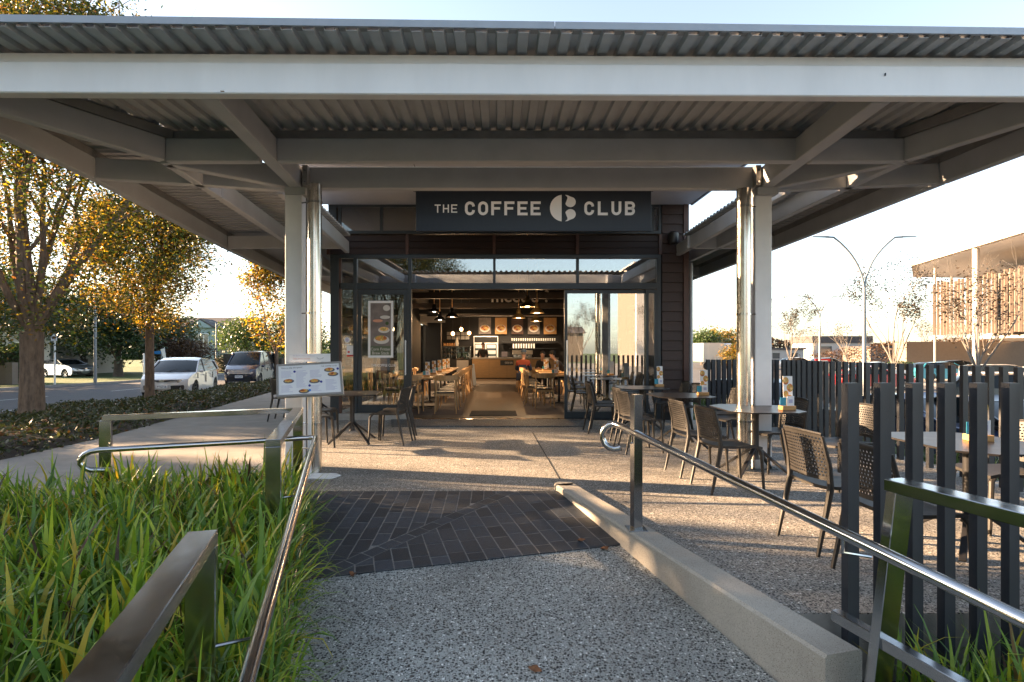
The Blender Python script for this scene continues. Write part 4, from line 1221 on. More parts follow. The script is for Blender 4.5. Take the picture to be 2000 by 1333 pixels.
pl('frame', -Wd / 2, -Hd / 2, Wd / 2, -Hd / 2 + fw, -.008, .003, 'purlin'); pl('frame', -Wd / 2, Hd / 2 - fw, Wd / 2, Hd / 2, -.008, .003, 'purlin')
pl('frame', -Wd / 2, -Hd / 2 + fw, -Wd / 2 + fw, Hd / 2 - fw, -.008, .003, 'purlin'); pl('frame', Wd / 2 - fw, -Hd / 2 + fw, Wd / 2, Hd / 2 - fw, -.008, .003, 'purlin')
pl('printed_sheet', -Wd / 2 + fw, -Hd / 2 + fw, Wd / 2 - fw, Hd / 2 - fw, -.002, .002, 'print_white')
def ptxt(s, x0, x1, z0, z1, m):
    me_o = text(s, x0, x1, z0, z1, -.004, M[m], None)
    off = V(t.location)
    for v in me_o.data.vertices:
        p = v.co; v.co = (Mx @ V((p.x + shear_ * p.z, p.y, p.z))) - off
    me_o.parent = t
ptxt('Want to skip the queue?', -.30, -.07, .135, .16, 'print_dark')
ptxt('THE COFFEE CLUB', .13, .30, .142, .158, 'print_dark')
random.seed(11)
ln = MB(); ln2 = MB()
def mline(x0, x1, z, hgt=.0035, bb=None):
    (bb or ln).box(x0, -.0035, z, x1, -.0022, z + hgt)
cols_ = [(-.30, -.16), (-.14, -.01), (.01, .14), (.17, .30)]
for ci, (a, c) in enumerate(cols_):
    z = .105
    while z > -.155:
        skip = (ci == 0 and -.06 < z < .03) or (ci == 1 and z < -.10) or (ci == 2 and -.07 < z < .01) or (ci == 3 and z > -.01)
        if not skip:
            mline(a, a + (c - a) * random.uniform(.55, .95), z)
        z -= .0125
off = V(t.location)
ln.v = [tuple((Mx @ V((p[0] + shear_ * p[2], p[1], p[2]))) - off) for p in ln.v]
o = ln.build('print_lines', M['print_line'], None); o.parent = t; o['kind'] = 'stuff'
def disc_(name, cx, cz, rx_, rz_, m, y=-.0045):
    P = [(cx + rx_ * math.cos(2 * PI * k / 18), y, cz + rz_ * math.sin(2 * PI * k / 18)) for k in range(18)]
    b = MB().prism(P, (0, .0015, 0)); b.v = [tuple((Mx @ V((p[0] + shear_ * p[2], p[1], p[2]))) - off) for p in b.v]
    o = b.build(name, M[m], None); o.parent = t
for cx, cz in ((-.22, -.015), (.055, -.03), (.22, .10), (.255, .045), (-.06, -.145)):
    disc_('printed_plate', cx, cz, .058, .026, 'print_dark'); disc_('printed_dish', cx - .003, cz + .006, .042, .020, 'food', -.0062)
for cx, cz, m in ((-.155, .10, 'print_navy'), (.125, -.04, 'print_navy'), (.0, -.08, 'print_navy'), (.31, .11, 'print_navy'), (.0, -.135, 'print_blue')):
    disc_('printed_dot', cx, cz, .013, .014, m)
MB().box(-2.28, 6.24, 1.255, -1.83, 6.246, 1.345).build('top_card', M['print_white'], t)
text('Sit Back, Relax & Enjoy', -2.24, -2.0, 1.312, 1.330, 6.238, M['print_line'], t)
text('Table Service Available', -2.24, -2.05, 1.283, 1.300, 6.238, M['print_pink'], t)
b = MB(); b.tube([(-1.94 + .035 * math.cos(R(180) + k * R(180) / 10), 6.236, 1.305 + .018 * math.sin(R(180) + k * R(180) / 10)) for k in range(11)], .0018, 5); b.build('printed_emblem', M['print_dark'], t)

# ================================================================== CAFE INTERIOR
def make_oak_chair(label, group, loc, rz):
    t = thing('timber_chair', label, 'chair', loc, rz, group)
    oak = M['oak']
    for s in (-1, 1):
        MB().tube([(s * .225, .22, 0), (s * .205, .20, .44)], [.013, .019], 8).build('leg', oak, t, smooth=True, world=False)
        MB().tube([(s * .235, -.27, 0), (s * .205, -.215, .45), (s * .215, -.225, .76)], [.013, .020, .013], 8).build('leg', oak, t, smooth=True, world=False)
    b = MB(); b.bar((-.2, .20, .415), (.2, .20, .415), .02, .045); b.bar((-.2, -.21, .415), (.2, -.21, .415), .02, .05)
    b.bar((-.205, -.21, .415), (-.205, .20, .415), .02, .045); b.bar((.205, -.21, .415), (.205, .20, .415), .02, .045)
    b.build('seat_frame', oak, t, world=False)
    MB().box(-.21, -.20, .44, .21, .215, .475).build('seat', M['leather'], t, world=False, bevel=.014, segs=2)
    vs = []; n = 12
    for k in range(n + 1):
        u_ = -1 + 2 * k / n; x = u_ * .275; y = -.255 + .12 * u_ * u_; hh = .058 * (1 - .45 * u_ ** 4)
        for dy, dz in ((-.011, -hh), (.011, -hh), (.014, hh), (-.009, hh)): vs.append((x, y + dy, .775 + dz))
    fs = []
    for k in range(n):
        for j in range(4): fs.append((k * 4 + j, k * 4 + (j + 1) % 4, (k + 1) * 4 + (j + 1) % 4, (k + 1) * 4 + j))
    fs += [(0, 1, 2, 3), (n * 4, n * 4 + 1, n * 4 + 2, n * 4 + 3)]
    MB().add(vs, fs).build('top_rail', oak, t, smooth=True, world=False)
    return t
def make_in_table(label, loc, w=.75, d=1.1):
    t = thing('dining_table', label, 'table', loc, 0, 'dining tables inside the cafe')
    MB().box(-w / 2, -d / 2, .715, w / 2, d / 2, .745).build('tabletop', M['oak'], t, world=False, bevel=.004)
    MB().tube([(0, 0, .02), (0, 0, .715)], .035, 10).build('column', M['black_metal'], t, smooth=True, world=False)
    for k in range(4):
        a = R(45 + 90 * k)
        MB().bar((0, 0, .03), (.33 * math.cos(a), .33 * math.sin(a), .012), .05, .022).build('foot', M['black_metal'], t, world=False)
    return t
it0 = None; oc0 = None
tl_pos = [(-1.80, 13.7 + 1.45 * k) for k in range(6)]
tr_pos = [(1.62, 14.9 + 1.6 * k) for k in range(5)]
ords = ['first', 'second', 'third', 'fourth', 'fifth', 'sixth', 'seventh', 'eighth', 'ninth', 'tenth', 'eleventh', 'twelfth']
def in_table(x, y, lab):
    global it0
    if it0 is None: it0 = make_in_table(lab, (x, y, 0)); return it0
    return dup(it0, (x, y, 0), 0, lab)
def oak(x, y, a, lab):
    global oc0
    if oc0 is None: oc0 = make_oak_chair(lab, 'pale timber chairs inside the cafe', (x, y, 0), R(a)); return oc0
    return dup(oc0, (x, y, 0), R(a), lab)
im0 = None
def in_menu(x, y, a, lab):
    dup(m0_, (x, y, .745), R(a), lab, 'menu holders on the tables')
random.seed(5)
for i, (x, y) in enumerate(tl_pos):
    in_table(x, y, f'oak dining table, {ords[i]} from the door in the left row inside')
    if i < 5: in_menu(x + .1, y, random.uniform(-20, 20), f'menu card on the {ords[i]} table from the door in the left row inside')
    for s, sd_ in ((1, 'aisle'), (-1, 'window')):
        for k, dy in enumerate((-.3, .42)):
            if s < 0 and i > 3: continue
            oak(x + s * .62, y + dy, 90 * s + random.uniform(-8, 8), f'pale timber chair on the {sd_} side of the left row, {ords[i * 2 + k]} from the door')
oak(-1.14, 12.62, 4, 'pale timber chair at the near end of the left row, its back to the entrance')
oak(-1.92, 12.72, -6, 'pale timber chair at the near end of the left row, beside the sliding door edge')
for i, (x, y) in enumerate(tr_pos):
    in_table(x, y, f'oak dining table, {ords[i]} from the door in the right row inside')
    if i < 4: in_menu(x - .1 + .2 * (i % 2), y, random.uniform(-20, 20), f'menu card on the {ords[i]} table from the door in the right row inside')
    for s, sd_ in ((-1, 'aisle'), (1, 'wall')):
        for k, dy in enumerate((-.3, .42)):
            oak(x + s * .62, y + dy, 90 * s + random.uniform(-8, 8), f'pale timber chair on the {sd_} side of the right row, {ords[i * 2 + k]} from the door')
oak(1.12, 13.85, 5, 'pale timber chair at the near end of the right row, facing the counter')
oak(2.0, 13.9, -4, 'pale timber chair behind the sliding glass leaf at the near end of the right row')
# second row against the left windows
for i, (x, y) in enumerate([(-2.75, 12.9)]):
    pass
# doormat
t = thing('doormat', 'black rubber doormat just inside the open sliding door', 'mat', (-.05, 12.2, .009))
MB().box(-.58, 11.95, .0095, .42, 12.85, .022).build('mat', M['rubber'], t, bevel=.004)
# counter
D = 27.9
cx = lambda px, d=D: (px - 971) * d / F
cz = lambda py, d=D: EYE - (py - 685) * d / F
t = thing('service_counter', 'oak fronted service counter with pale top at the back of the cafe', 'counter', (.9, D, 0))
for a, c in ((922, 955), (955.3, 990), (990.3, 1025), (1025.3, 1062), (1062.3, 1090)): MB().box(cx(a), D, .04, cx(c), D + .04, .96).build('front_panel', M['oak_counter'], t)
MB().box(cx(921), D - .03, .97, cx(1091), D + .75, 1.03).build('counter_top', M['plaster_pale'], t)
MB().box(cx(925), D + .04, 0, cx(1088), D + .70, .96).build('carcass', M['plaster_dark'], t)
MB().box(cx(977), D - .012, cz(714), cx(1003), D - .002, cz(704)).build('sign_panel', M['black_metal'], t)
text('ORDER HERE', cx(986), cx(1001), cz(711), cz(707), D - .014, M['sign_dim'], t)
# cold display case left of the counter
t = thing('display_case', 'lit glass food display case at the left end of the counter', 'display case', (cx(890), D, 0))
x0, x1 = cx(863), cx(919)
MB().box(x0, D, .0, x1, D + .7, .95).build('base', M['plaster_dark'], t)
MB().box(cx(892), D - .03, .25, cx(915), D - .005, .9).build('door_panel', M['plaster_pale'], t)
MB().box(x0, D, 1.55, x1, D + .7, 1.60).build('top', M['alu_black'], t)
for z in (.96, 1.15, 1.35): MB().box(x0 + .02, D + .1, z, x1 - .02, D + .68, z + .015).build('shelf', M['plaster_pale'], t)
for xx in (x0, (x0 + x1) / 2, x1 - .03): MB().box(xx, D - .002, .955, xx + .03, D + .03, 1.55).build('frame', M['stainless'], t)
MB().box(x0 + .03, D + .01, .955, x1 - .03, D + .014, 1.55).build('pane', M['glass_clear'], t)
random.seed(21)
k = 0
for z in (.976, 1.166, 1.366):
    x = x0 + .12
    while x < x1 - .12:
        mm = random.choice(['leaf_mid', 'wood_block', 'food_big', 'leaf_mid', 'print_pink', 'white'])
        o = MB().ball((x, D + .35, z + .05), .06, 8, sc=(1, 1, .8)).build('food_item', M[mm], None, smooth=True)
        tag(o, None, 'food', 'food items on the shelves of the display case')
        o['label'] = 'small portion of food on a shelf inside the glass display case'
        x += random.uniform(.14, .2)
for i in range(8):
    o = MB().lathe((cx(866) + i * .085, D + .3, 1.60), [(.03, 0), (.032, .10), (.024, .12), (.024, .15), (0, .15)], 10).build('jar', M['wood_block'], None, smooth=True)
    tag(o, 'small amber jar in the line on top of the display case', 'jar', 'jars on top of the display case')
o = MB().lathe((cx(892), D + .25, 1.60), [(.06, 0), (.10, .12), (.06, .3), (.02, .42), (0, .44)], 12).build('bag', M['white'], None, smooth=True); tag(o, 'white and red packet standing on the display case', 'packet')
# fridge
D2 = 29.6
t = thing('drinks_fridge', 'tall white two door drinks fridge behind the counter', 'fridge', (cx(948, D2), D2, 0))
fx0, fx1 = cx(925, D2), cx(973, D2); fzt = cz(657, D2)
MB().box(fx0, D2, .1, fx1, D2 + .7, fzt).build('cabinet', M['white'], t, bevel=.01)
MB().box(fx0 + .04, D2 - .012, fzt - .32, fx1 - .04, D2 - .002, fzt - .04).build('header', M['plaster_black'], t)
for i in range(2):
    a = fx0 + .06 + i * (fx1 - fx0 - .08) / 2; c = a + (fx1 - fx0) / 2 - .10
    d_ = MB().box(a, D2 - .01, .3, c, D2 - .003, fzt - .40).build('door', M['window_dark'], t)
    for r in range(3):
        o = MB().box(a + .03 - t.location.x, -.016, .9 + r * .3, c - .05 - t.location.x, -.011, 1.08 + r * .3).build('shelf_stock', M['print_white'], None); o.parent = d_
# menu picture panels
D3 = 30.45
for i, (a, c) in enumerate(((935, 959), (967, 990), (999, 1022), (1031, 1054), (1062, 1087))):
    desc = ['salad plate', 'orange curry bowl', 'burger', 'fries plate', 'dark toned dish'][i]
    t = thing('menu_picture', f'hanging food picture panel showing a {desc}, number {i+1} from the left above the counter', 'picture', (cx((a + c) / 2, D3), D3, cz(652, D3)))
    t['label'] = f'lit food picture of a {desc} above the counter, ' + ['leftmost', 'second from left', 'middle of five', 'second from right', 'rightmost'][i]
    t['group'] = 'five food pictures above the counter'
    x0, x1, z0, z1 = cx(a, D3), cx(c, D3), cz(653, D3), cz(621, D3)
    MB().box(x0, D3, z0, x1, D3 + .04, z1).build('panel', [M['poster_grey'], M['wood_block'], M['board_trim'], M['poster_grey'], M['wood_block']][i], t)
    xm = (x0 + x1) / 2; zm = z0 + .30
    MB().prism([(xm + .27 * math.cos(2 * PI * k / 20), D3 - .006, zm + .20 * math.sin(2 * PI * k / 20)) for k in range(20)], (0, .004, 0)).build('printed_plate', M['plate'], t)
    MB().prism([(xm + .21 * math.cos(2 * PI * k / 20), D3 - .011, zm + .03 + .15 * math.sin(2 * PI * k / 20)) for k in range(20)], (0, .004, 0)).build('printed_dish', M['food_big'], t)
# large wall lettering on the bulkhead
t = thing('wall_lettering', 'large thin white words high on the dark bulkhead over the counter', 'lettering', (cx(1015, 27), 26.99, 3.9))
d = 26.98
text('meet u ?', (960 - 971) * d / F, (1072 - 971) * d / F, EYE + (685 - 591) * d / F, EYE + (685 - 566) * d / F, d, M['sign_letter'], t, bold=.012)
# framed brown emblem on the pale wall
t = thing('wall_emblem', 'tall brown ring emblem on the pale right wall at the back', 'wall decoration', (3.60, 27.6, 2.3))
for z0, z1 in ((1.72, 2.32), (2.42, 3.0)):
    pts_ = []
    for k in range(25):
        a = 2 * PI * k / 24
        pts_.append((3.60, 27.6 + .42 * math.cos(a), (z0 + z1) / 2 + (z1 - z0) / 2 * math.sin(a)))
    MB().tube(pts_, .045, 6, cap=False).build('ring', M['board_trim'], t, smooth=True)
# shelves with bottles and cups behind the counter
t = thing('back_shelf', 'dark shelf holding glasses behind the counter', 'shelf', (cx(1040, 30.2), 30.2, 1.9))
MB().box(cx(980, 30.2), 30.1, 1.86, cx(1090, 30.2), 30.45, 1.89).build('board', M['alu_black'], t)
t = thing('back_shelf', 'dark lower shelf holding white cups behind the counter', 'shelf', (cx(1040, 30.2), 30.2, 1.5))
MB().box(cx(995, 30.2), 30.1, 1.47, cx(1090, 30.2), 30.45, 1.50).build('board', M['alu_black'], t)
bk0 = None
for i in range(20):
    x = cx(1000 + i * 4.4, 30.2)
    b = MB().lathe((0, 0, 0), [(.03, 0), (.036, .14), (0, .14)], 8)
    if bk0 is None: bk0 = b.build('glass_tumbler', M['white'], None, smooth=True); o = bk0
    else: o = bk0.copy(); COL.objects.link(o)
    o.location = (x, 30.25, 1.89); tag(o, 'small pale tumbler in the line on the upper shelf behind the counter', 'tumbler', 'tumblers on the upper back shelf')
for i in range(9):
    o = bk0.copy(); COL.objects.link(o); o.scale = (1.2, 1.2, 1.7); o.location = (cx(1003 + i * 5, 30.2), 30.2, 1.50)
    tag(o, 'white cup stack in the line on the lower shelf behind the counter', 'cups', 'cup stacks on the lower back shelf')
# espresso machine
t = thing('espresso_machine', 'white espresso machine on the counter behind the seated man', 'coffee machine', (cx(1020), D + .35, 1.03))
MB().box(cx(1001), D + .15, 1.18, cx(1041), D + .6, 1.40).build('body', M['white'], t, bevel=.03, segs=2)
MB().box(cx(1003), D + .2, 1.03, cx(1039), D + .6, 1.17).build('base', M['stainless'], t)
for px in (1010, 1020, 1030): MB().tube([(cx(px), D + .12, 1.16), (cx(px), D + .12, 1.10)], .03, 8).build('group_head', M['black_metal'], t)
t = thing('cash_register', 'pale screen of the till standing on the counter', 'till', (cx(985), D + .3, 1.03))
MB().box(cx(980), D + .3, 1.08, cx(991), D + .33, 1.32).build('screen', M['print_line'], t); MB().box(cx(984), D + .3, 1.03, cx(987), D + .4, 1.08).build('foot', M['black_metal'], t)
# tiled lattice window panel behind the display case
t = thing('lattice_panel', 'pale gridded window panel on the dark back wall above the display case', 'window panel', (cx(893, 30.4), 30.5, cz(663, 30.4)))
x0, x1, z0, z1 = cx(872, 30.4), cx(917, 30.4), cz(664, 30.4), cz(648, 30.4)
for i in range(5):
    for j in range(2):
        a = x0 + (x1 - x0) * i / 5; zz = z0 + (z1 - z0) * j / 2
        MB().box(a + .02, 30.5, zz + .02, a + (x1 - x0) / 5 - .02, 30.52, zz + (z1 - z0) / 2 - .02).build('pane', M['plaster_pale'], t)
# dark pillar, exit sign
t = thing('pillar', 'broad charcoal pillar left of the display case', 'pillar', (cx(846), 27.0, 0))
MB().box(cx(833, 27), 26.5, 0, cx(863, 27), 27.0, 3.05).build('shaft', M['plaster_dark'], t); MB().box(cx(832, 27), 26.45, 0, cx(864, 27), 27.02, .95).build('wainscot', M['print_navy'] if False else M['sign_panel'], t)
t = thing('exit_sign', 'small green exit sign over the side door inside', 'sign', W(810, 643, 23.9))
a = W(804, 646, 23.9); c = W(815, 640, 23.9)
MB().box(a.x, 23.88, a.z, c.x, 23.91, c.z).build('panel', M['exit'], t)
text('EXIT', a.x + .05, c.x - .05, a.z + .03, c.z - .03, 23.875, M['white'], t)
# leaning sandwich board at the end of the left row
t = thing('easel_board', 'white folded easel board standing at the aisle end of the left row', 'board', W(927, 745, 22.5) * 1)
t.location.z = 0
b = MB(); b.prism([(W(922, 0, 22.5).x, 22.4, 0.0), (W(926, 0, 22.5).x + .1, 22.4, 0), (W(926, 0, 22.5).x, 22.6, .85), (W(922, 0, 22.5).x, 22.6, .85)], (0, .03, 0)); b.build('panel', M['white'], t)

# pendant lamps
PD = [(848, 610, 20.0, 0), (859, 626, 19.0, 0), (883, 620, 17.0, 0), (1013, 622, 17.0, 1), (1030, 600, 15.0, 1), (1049, 612, 16.0, 1), (1047, 628, 18.5, 1)]
for i, (px, py_, d, br) in enumerate(PD):
    p = W(px, py_, d)
    lab = ['leftmost black dome pendant lamp over the left row', 'lowest black dome pendant lamp over the left row', 'black dome pendant lamp nearest the picture panels over the left row',
           'dome pendant lamp coloured as if sunlit, nearest the aisle over the right row', 'highest dome pendant lamp, coloured as if sunlit, over the right row', 'right dome pendant lamp, coloured as if sunlit, over the right row', 'lowest dome pendant lamp over the right row'][i]
    t = thing('pendant_lamp', lab, 'lamp', (p.x, p.y, p.z), 0, 'dome pendant lamps inside the cafe')
    MB().lathe((0, 0, 0), [(.20, 0), (.19, .03), (.13, .10), (.07, .14), (.06, .24), (.04, .28), (0, .29)], 20).build('lamp_shade', M['lamp_sunlit'] if br else M['lamp_black'], t, smooth=True, world=False)
    MB().tube([(0, 0, .28), (0, 0, 4.6 - p.z)], .012, 6).build('rod', M['brass_rod'], t, world=False)
    MB().ball((0, 0, .05), .045, 8).build('bulb', M['downlight'], t, smooth=True, world=False)
    l = bpy.data.lights.new('pendant_light', 'POINT'); l.energy = 4.5; l.color = (1, .66, .36); l.shadow_soft_size = .06
    lo = bpy.data.objects.new('pendant_light', l); COL.objects.link(lo); lo.parent = t; lo.location = (0, 0, -.05)
for i, (px, py_) in enumerate(((887, 653), (903, 645), (918, 652))):
    p = W(px, py_, 27.6)
    t = thing('bulb_lamp', ['left', 'middle and highest', 'right'][i] + ' bare glowing bulb hanging over the display case', 'lamp', (p.x, 26.8, p.z), 0, 'bare bulbs over the display case')
    MB().ball((0, 0, 0), .075, 12, sc=(1, 1, 1.15)).build('bulb', M['bulb'], t, smooth=True, world=False)
    MB().tube([(0, 0, .07), (0, 0, 4.6 - p.z)], .006, 5).build('cord', M['black_metal'], t, world=False)
    l = bpy.data.lights.new('bulb_light', 'POINT'); l.energy = 6; l.color = (1, .6, .3); l.shadow_soft_size = .1
    lo = bpy.data.objects.new('bulb_light', l); COL.objects.link(lo); lo.parent = t; lo.location = (0, -.12, 0)
for i, px in enumerate((932, 964, 997, 1029, 1061)):
    x = cx(px, 28.6)
    t = thing('downlight', 'round warm downlight in the ceiling strip above the ' + ['leftmost', 'second', 'middle', 'fourth', 'rightmost'][i] + ' food picture', 'lamp', (x, 28.9, 3.2), 0, 'downlights over the food pictures')
    MB().lathe((0, 0, 0), [(.06, -.01), (.06, .02)], 12).build('lens', M['downlight'], t, world=False)
    l = bpy.data.lights.new('downlight_spot', 'SPOT'); l.energy = 40; l.color = (1, .7, .42); l.spot_size = R(95); l.spot_blend = .8; l.shadow_soft_size = .08
    lo = bpy.data.objects.new('downlight_spot', l); COL.objects.link(lo); lo.parent = t; lo.location = (0, 0, -.03); lo.rotation_euler = (R(28), 0, 0)
pbox('lower_ceiling', 'plaster_pale', XL + .12, 27.26, 3.20, 3.6, YB, 3.26)

# ---------------- people
def skinmesh(name, nodes, m, parent, sub=2):
    """nodes: list of (parent_index, (x, y, z), radius or (rx, ry))"""
    bm = bmesh.new(); sk = bm.verts.layers.skin.verify(); vv = []
    for p, c, r in nodes:
        v = bm.verts.new(c); r2 = r if isinstance(r, tuple) else (r, r)
        v[sk].radius = r2; v[sk].use_root = (p < 0); vv.append(v)
        if p >= 0: bm.edges.new((vv[p], v))
    me = bpy.data.meshes.new(name); bm.to_mesh(me); bm.free()
    o = bpy.data.objects.new(name, me); COL.objects.link(o)
    o.modifiers.new('skin', 'SKIN'); s_ = o.modifiers.new('sub', 'SUBSURF'); s_.levels = sub; s_.render_levels = sub
    bake(o); o.data.materials.clear(); o.data.materials.append(m)
    o.data.polygons.foreach_set('use_smooth', [True] * len(o.data.polygons))
    o.parent = parent
    return o
def person(label, loc, rz, cols, seated=True, cap=None, bend=0.0, arms='table', long_hair=False):
    """local front is +Y"""
    t = thing('person', label, 'person', loc, rz)
    sh = .47 if seated else .92
    tp = lambda z, f=0.0: (0, f + bend * z, z)
    hip = (0, 0, sh)
    nodes = [(-1, hip, (.15, .12)), (0, (0, .01 + bend * .25, sh + .22), (.135, .10)), (1, (0, .02 + bend * .6, sh + .42), (.15, .10)), (2, (0, .03 + bend * .8, sh + .52), (.07, .06)),
             (3, (0, .05 + bend, sh + .60), (.05, .05)), (4, (0, .075 + bend * 1.1, sh + .68), (.075, .09)), (5, (0, .075 + bend * 1.15, sh + .78), (.07, .085)), (6, (0, .06 + bend * 1.15, sh + .83), (.04, .05))]
    cl = []
    def arm(s):
        n = len(nodes)
        sx0 = (s * .18, .02 + bend * .65, sh + .46)
        if arms == 'table': P = [sx0, (s * .24, .10 + bend * .5, sh + .22), (s * .17, .34, sh + .25), (s * .13, .40, sh + .255)]
        else: P = [sx0, (s * .24, -.02, sh + .20), (s * .22, .12, sh + .02), (s * .2, .18, sh)]
        rr = [.062, .045, .034, .028]
        nodes.append((2, P[0], rr[0]))
        for k in range(1, 4): nodes.append((len(nodes) - 1, P[k], rr[k]))
        return P
    def leg(s):
        if seated: P = [(s * .10, .05, sh - .01), (s * .13, .42, sh - .02), (s * .13, .40, .10), (s * .13, .42, .05), (s * .14, .54, .04)]
        else: P = [(s * .10, 0, sh - .08), (s * .11, .02, .50), (s * .11, 0, .10), (s * .11, .02, .05), (s * .12, .14, .035)]
        rr = [.09, .06, .042, .042, .03]
        nodes.append((0, P[0], rr[0]))
        for k in range(1, 5): nodes.append((len(nodes) - 1, P[k], rr[k]))
        return P
    aP = [arm(s) for s in (-1, 1)]; lP = [leg(s) for s in (-1, 1)]
    skinmesh('body', nodes, M[cols['skin']], t)
    g = [(-1, hip, (.165, .135)), (0, (0, .01 + bend * .25, sh + .22), (.155, .12)), (1, (0, .02 + bend * .6, sh + .42), (.17, .12)), (2, (0, .035 + bend * .8, sh + .53), (.075, .07))]
    for P in aP:
        g.append((2, P[0], .078)); g.append((len(g) - 1, P[1], .060)); g.append((len(g) - 1, tuple(a * .25 + b_ * .75 for a, b_ in zip(P[1], P[2])), .048))
    jk = skinmesh('jacket', g, M[cols['top']], t)
    if 'yoke' in cols:
        jk.data.materials.append(M[cols['yoke']])
        for p in jk.data.polygons:
            if p.center.z > sh + .36 and abs(p.center.x) < .24: p.material_index = 1
    tr = [(-1, (0, 0, sh - .02), (.155, .13))]
    for P in lP:
        tr.append((0, P[0], .105)); tr.append((len(tr) - 1, P[1], .075)); tr.append((len(tr) - 1, P[2], .058))
    skinmesh('trousers', tr, M[cols['legs']], t)
    hc = (0, .065 + bend * 1.12, sh + .75)
    MB().ball((hc[0], hc[1] - .012, hc[2] + .035), .098, 14, sc=(.85, 1.0, .95)).build('hair', M[cols['hair']], t, smooth=True, world=False)
    b = MB(); b.ball((0, hc[1] + .095, hc[2] - .01), .016, 8, sc=(.7, 1, 1.1)); b.build('nose', M[cols['skin']], t, smooth=True, world=False)
    for s in (-1, 1):
        MB().ball((s * .028, hc[1] + .080, hc[2] + .012), .010, 6).build('eye', M['black_metal'], t, smooth=True, world=False)
        MB().ball((s * .075, hc[1], hc[2] - .005), .02, 6, sc=(.5, 1, 1.4)).build('ear', M[cols['skin']], t, smooth=True, world=False)
    if cap:
        b = MB(); b.lathe((0, hc[1] - .01, hc[2] + .045), [(.098, 0), (.098, .04), (.07, .085), (0, .10)], 14); b.prism([(-.07, hc[1] + .07, hc[2] + .05), (.07, hc[1] + .07, hc[2] + .05), (.05, hc[1] + .17, hc[2] + .045), (-.05, hc[1] + .17, hc[2] + .045)], (0, 0, .012))
        b.build('cap', M[cap], t, smooth=True, world=False)
    # hands: palm, thumb and four fingers
    for s, P in zip((-1, 1), aP):
        w_ = V(P[3]); f = (V(P[3]) - V(P[2])).normalized()
        pn = [(-1, tuple(w_), .026), (0, tuple(w_ + f * .07), (.034, .016))]
        for k in range(4):
            o_ = V(((k - 1.5) * .018, 0, 0)); pn.append((1, tuple(w_ + f * .085 + o_), .009)); pn.append((len(pn) - 1, tuple(w_ + f * (.125 + .012 * (1.5 - abs(k - 1.5))) + o_ + V((0, 0, -.01))), .008))
        pn.append((0, tuple(w_ + f * .035 + V((-s * .035, 0, 0))), .009)); pn.append((len(pn) - 1, tuple(w_ + f * .07 + V((-s * .045, 0, -.005))), .008))
        skinmesh('hand', pn, M[cols['skin']], t, 1)
    return t
M['skin'] = mat('skin', (0.50, 0.28, 0.20), 0.5)
M['cloth_navy'] = mat('navy cloth', (0.02, 0.035, 0.08), 0.85, bump=.2)
M['cloth_rust'] = mat('rust red cloth', (0.30, 0.06, 0.03), 0.85, bump=.2)
M['cloth_black'] = mat('black cloth', (0.015, 0.015, 0.017), 0.85)
M['cloth_brown'] = mat('dark brown cloth', (0.06, 0.045, 0.04), 0.85)
M['cap_blue'] = mat('faded blue cap', (0.06, 0.10, 0.17), 0.8)
M['hair_dark'] = mat('dark hair', (0.02, 0.015, 0.012), 0.6)
M['hair_grey'] = mat('grey hair', (0.2, 0.19, 0.18), 0.6)
p1 = W(1019, 700, 18.6)
person('person in navy and rust red jacket and blue cap seated with back to the door', (.83, 18.6, 0.06), R(-14), dict(skin='skin', top='cloth_navy', yoke='cloth_rust', legs='cloth_navy', hair='hair_grey'), True, 'cap_blue', .12)
person('person in dark brown top and black cap bending over the right hand table', (2.28, 18.9, 0.03), R(80), dict(skin='skin', top='cloth_brown', legs='cloth_black', hair='hair_dark'), True, 'cloth_black', .34)
person('person dressed in black seated across the table from the man in the blue cap', (1.65, 20.2, 0.03), R(170), dict(skin='skin', top='cloth_black', legs='cloth_black', hair='hair_dark'), True, None, .28)
person('barista in black shirt with dark hair standing behind the counter', (cx(943, 28.9), 28.9, 0), R(186), dict(skin='skin', top='cloth_black', legs='cloth_black', hair='hair_dark'), False, None, .04, 'down')

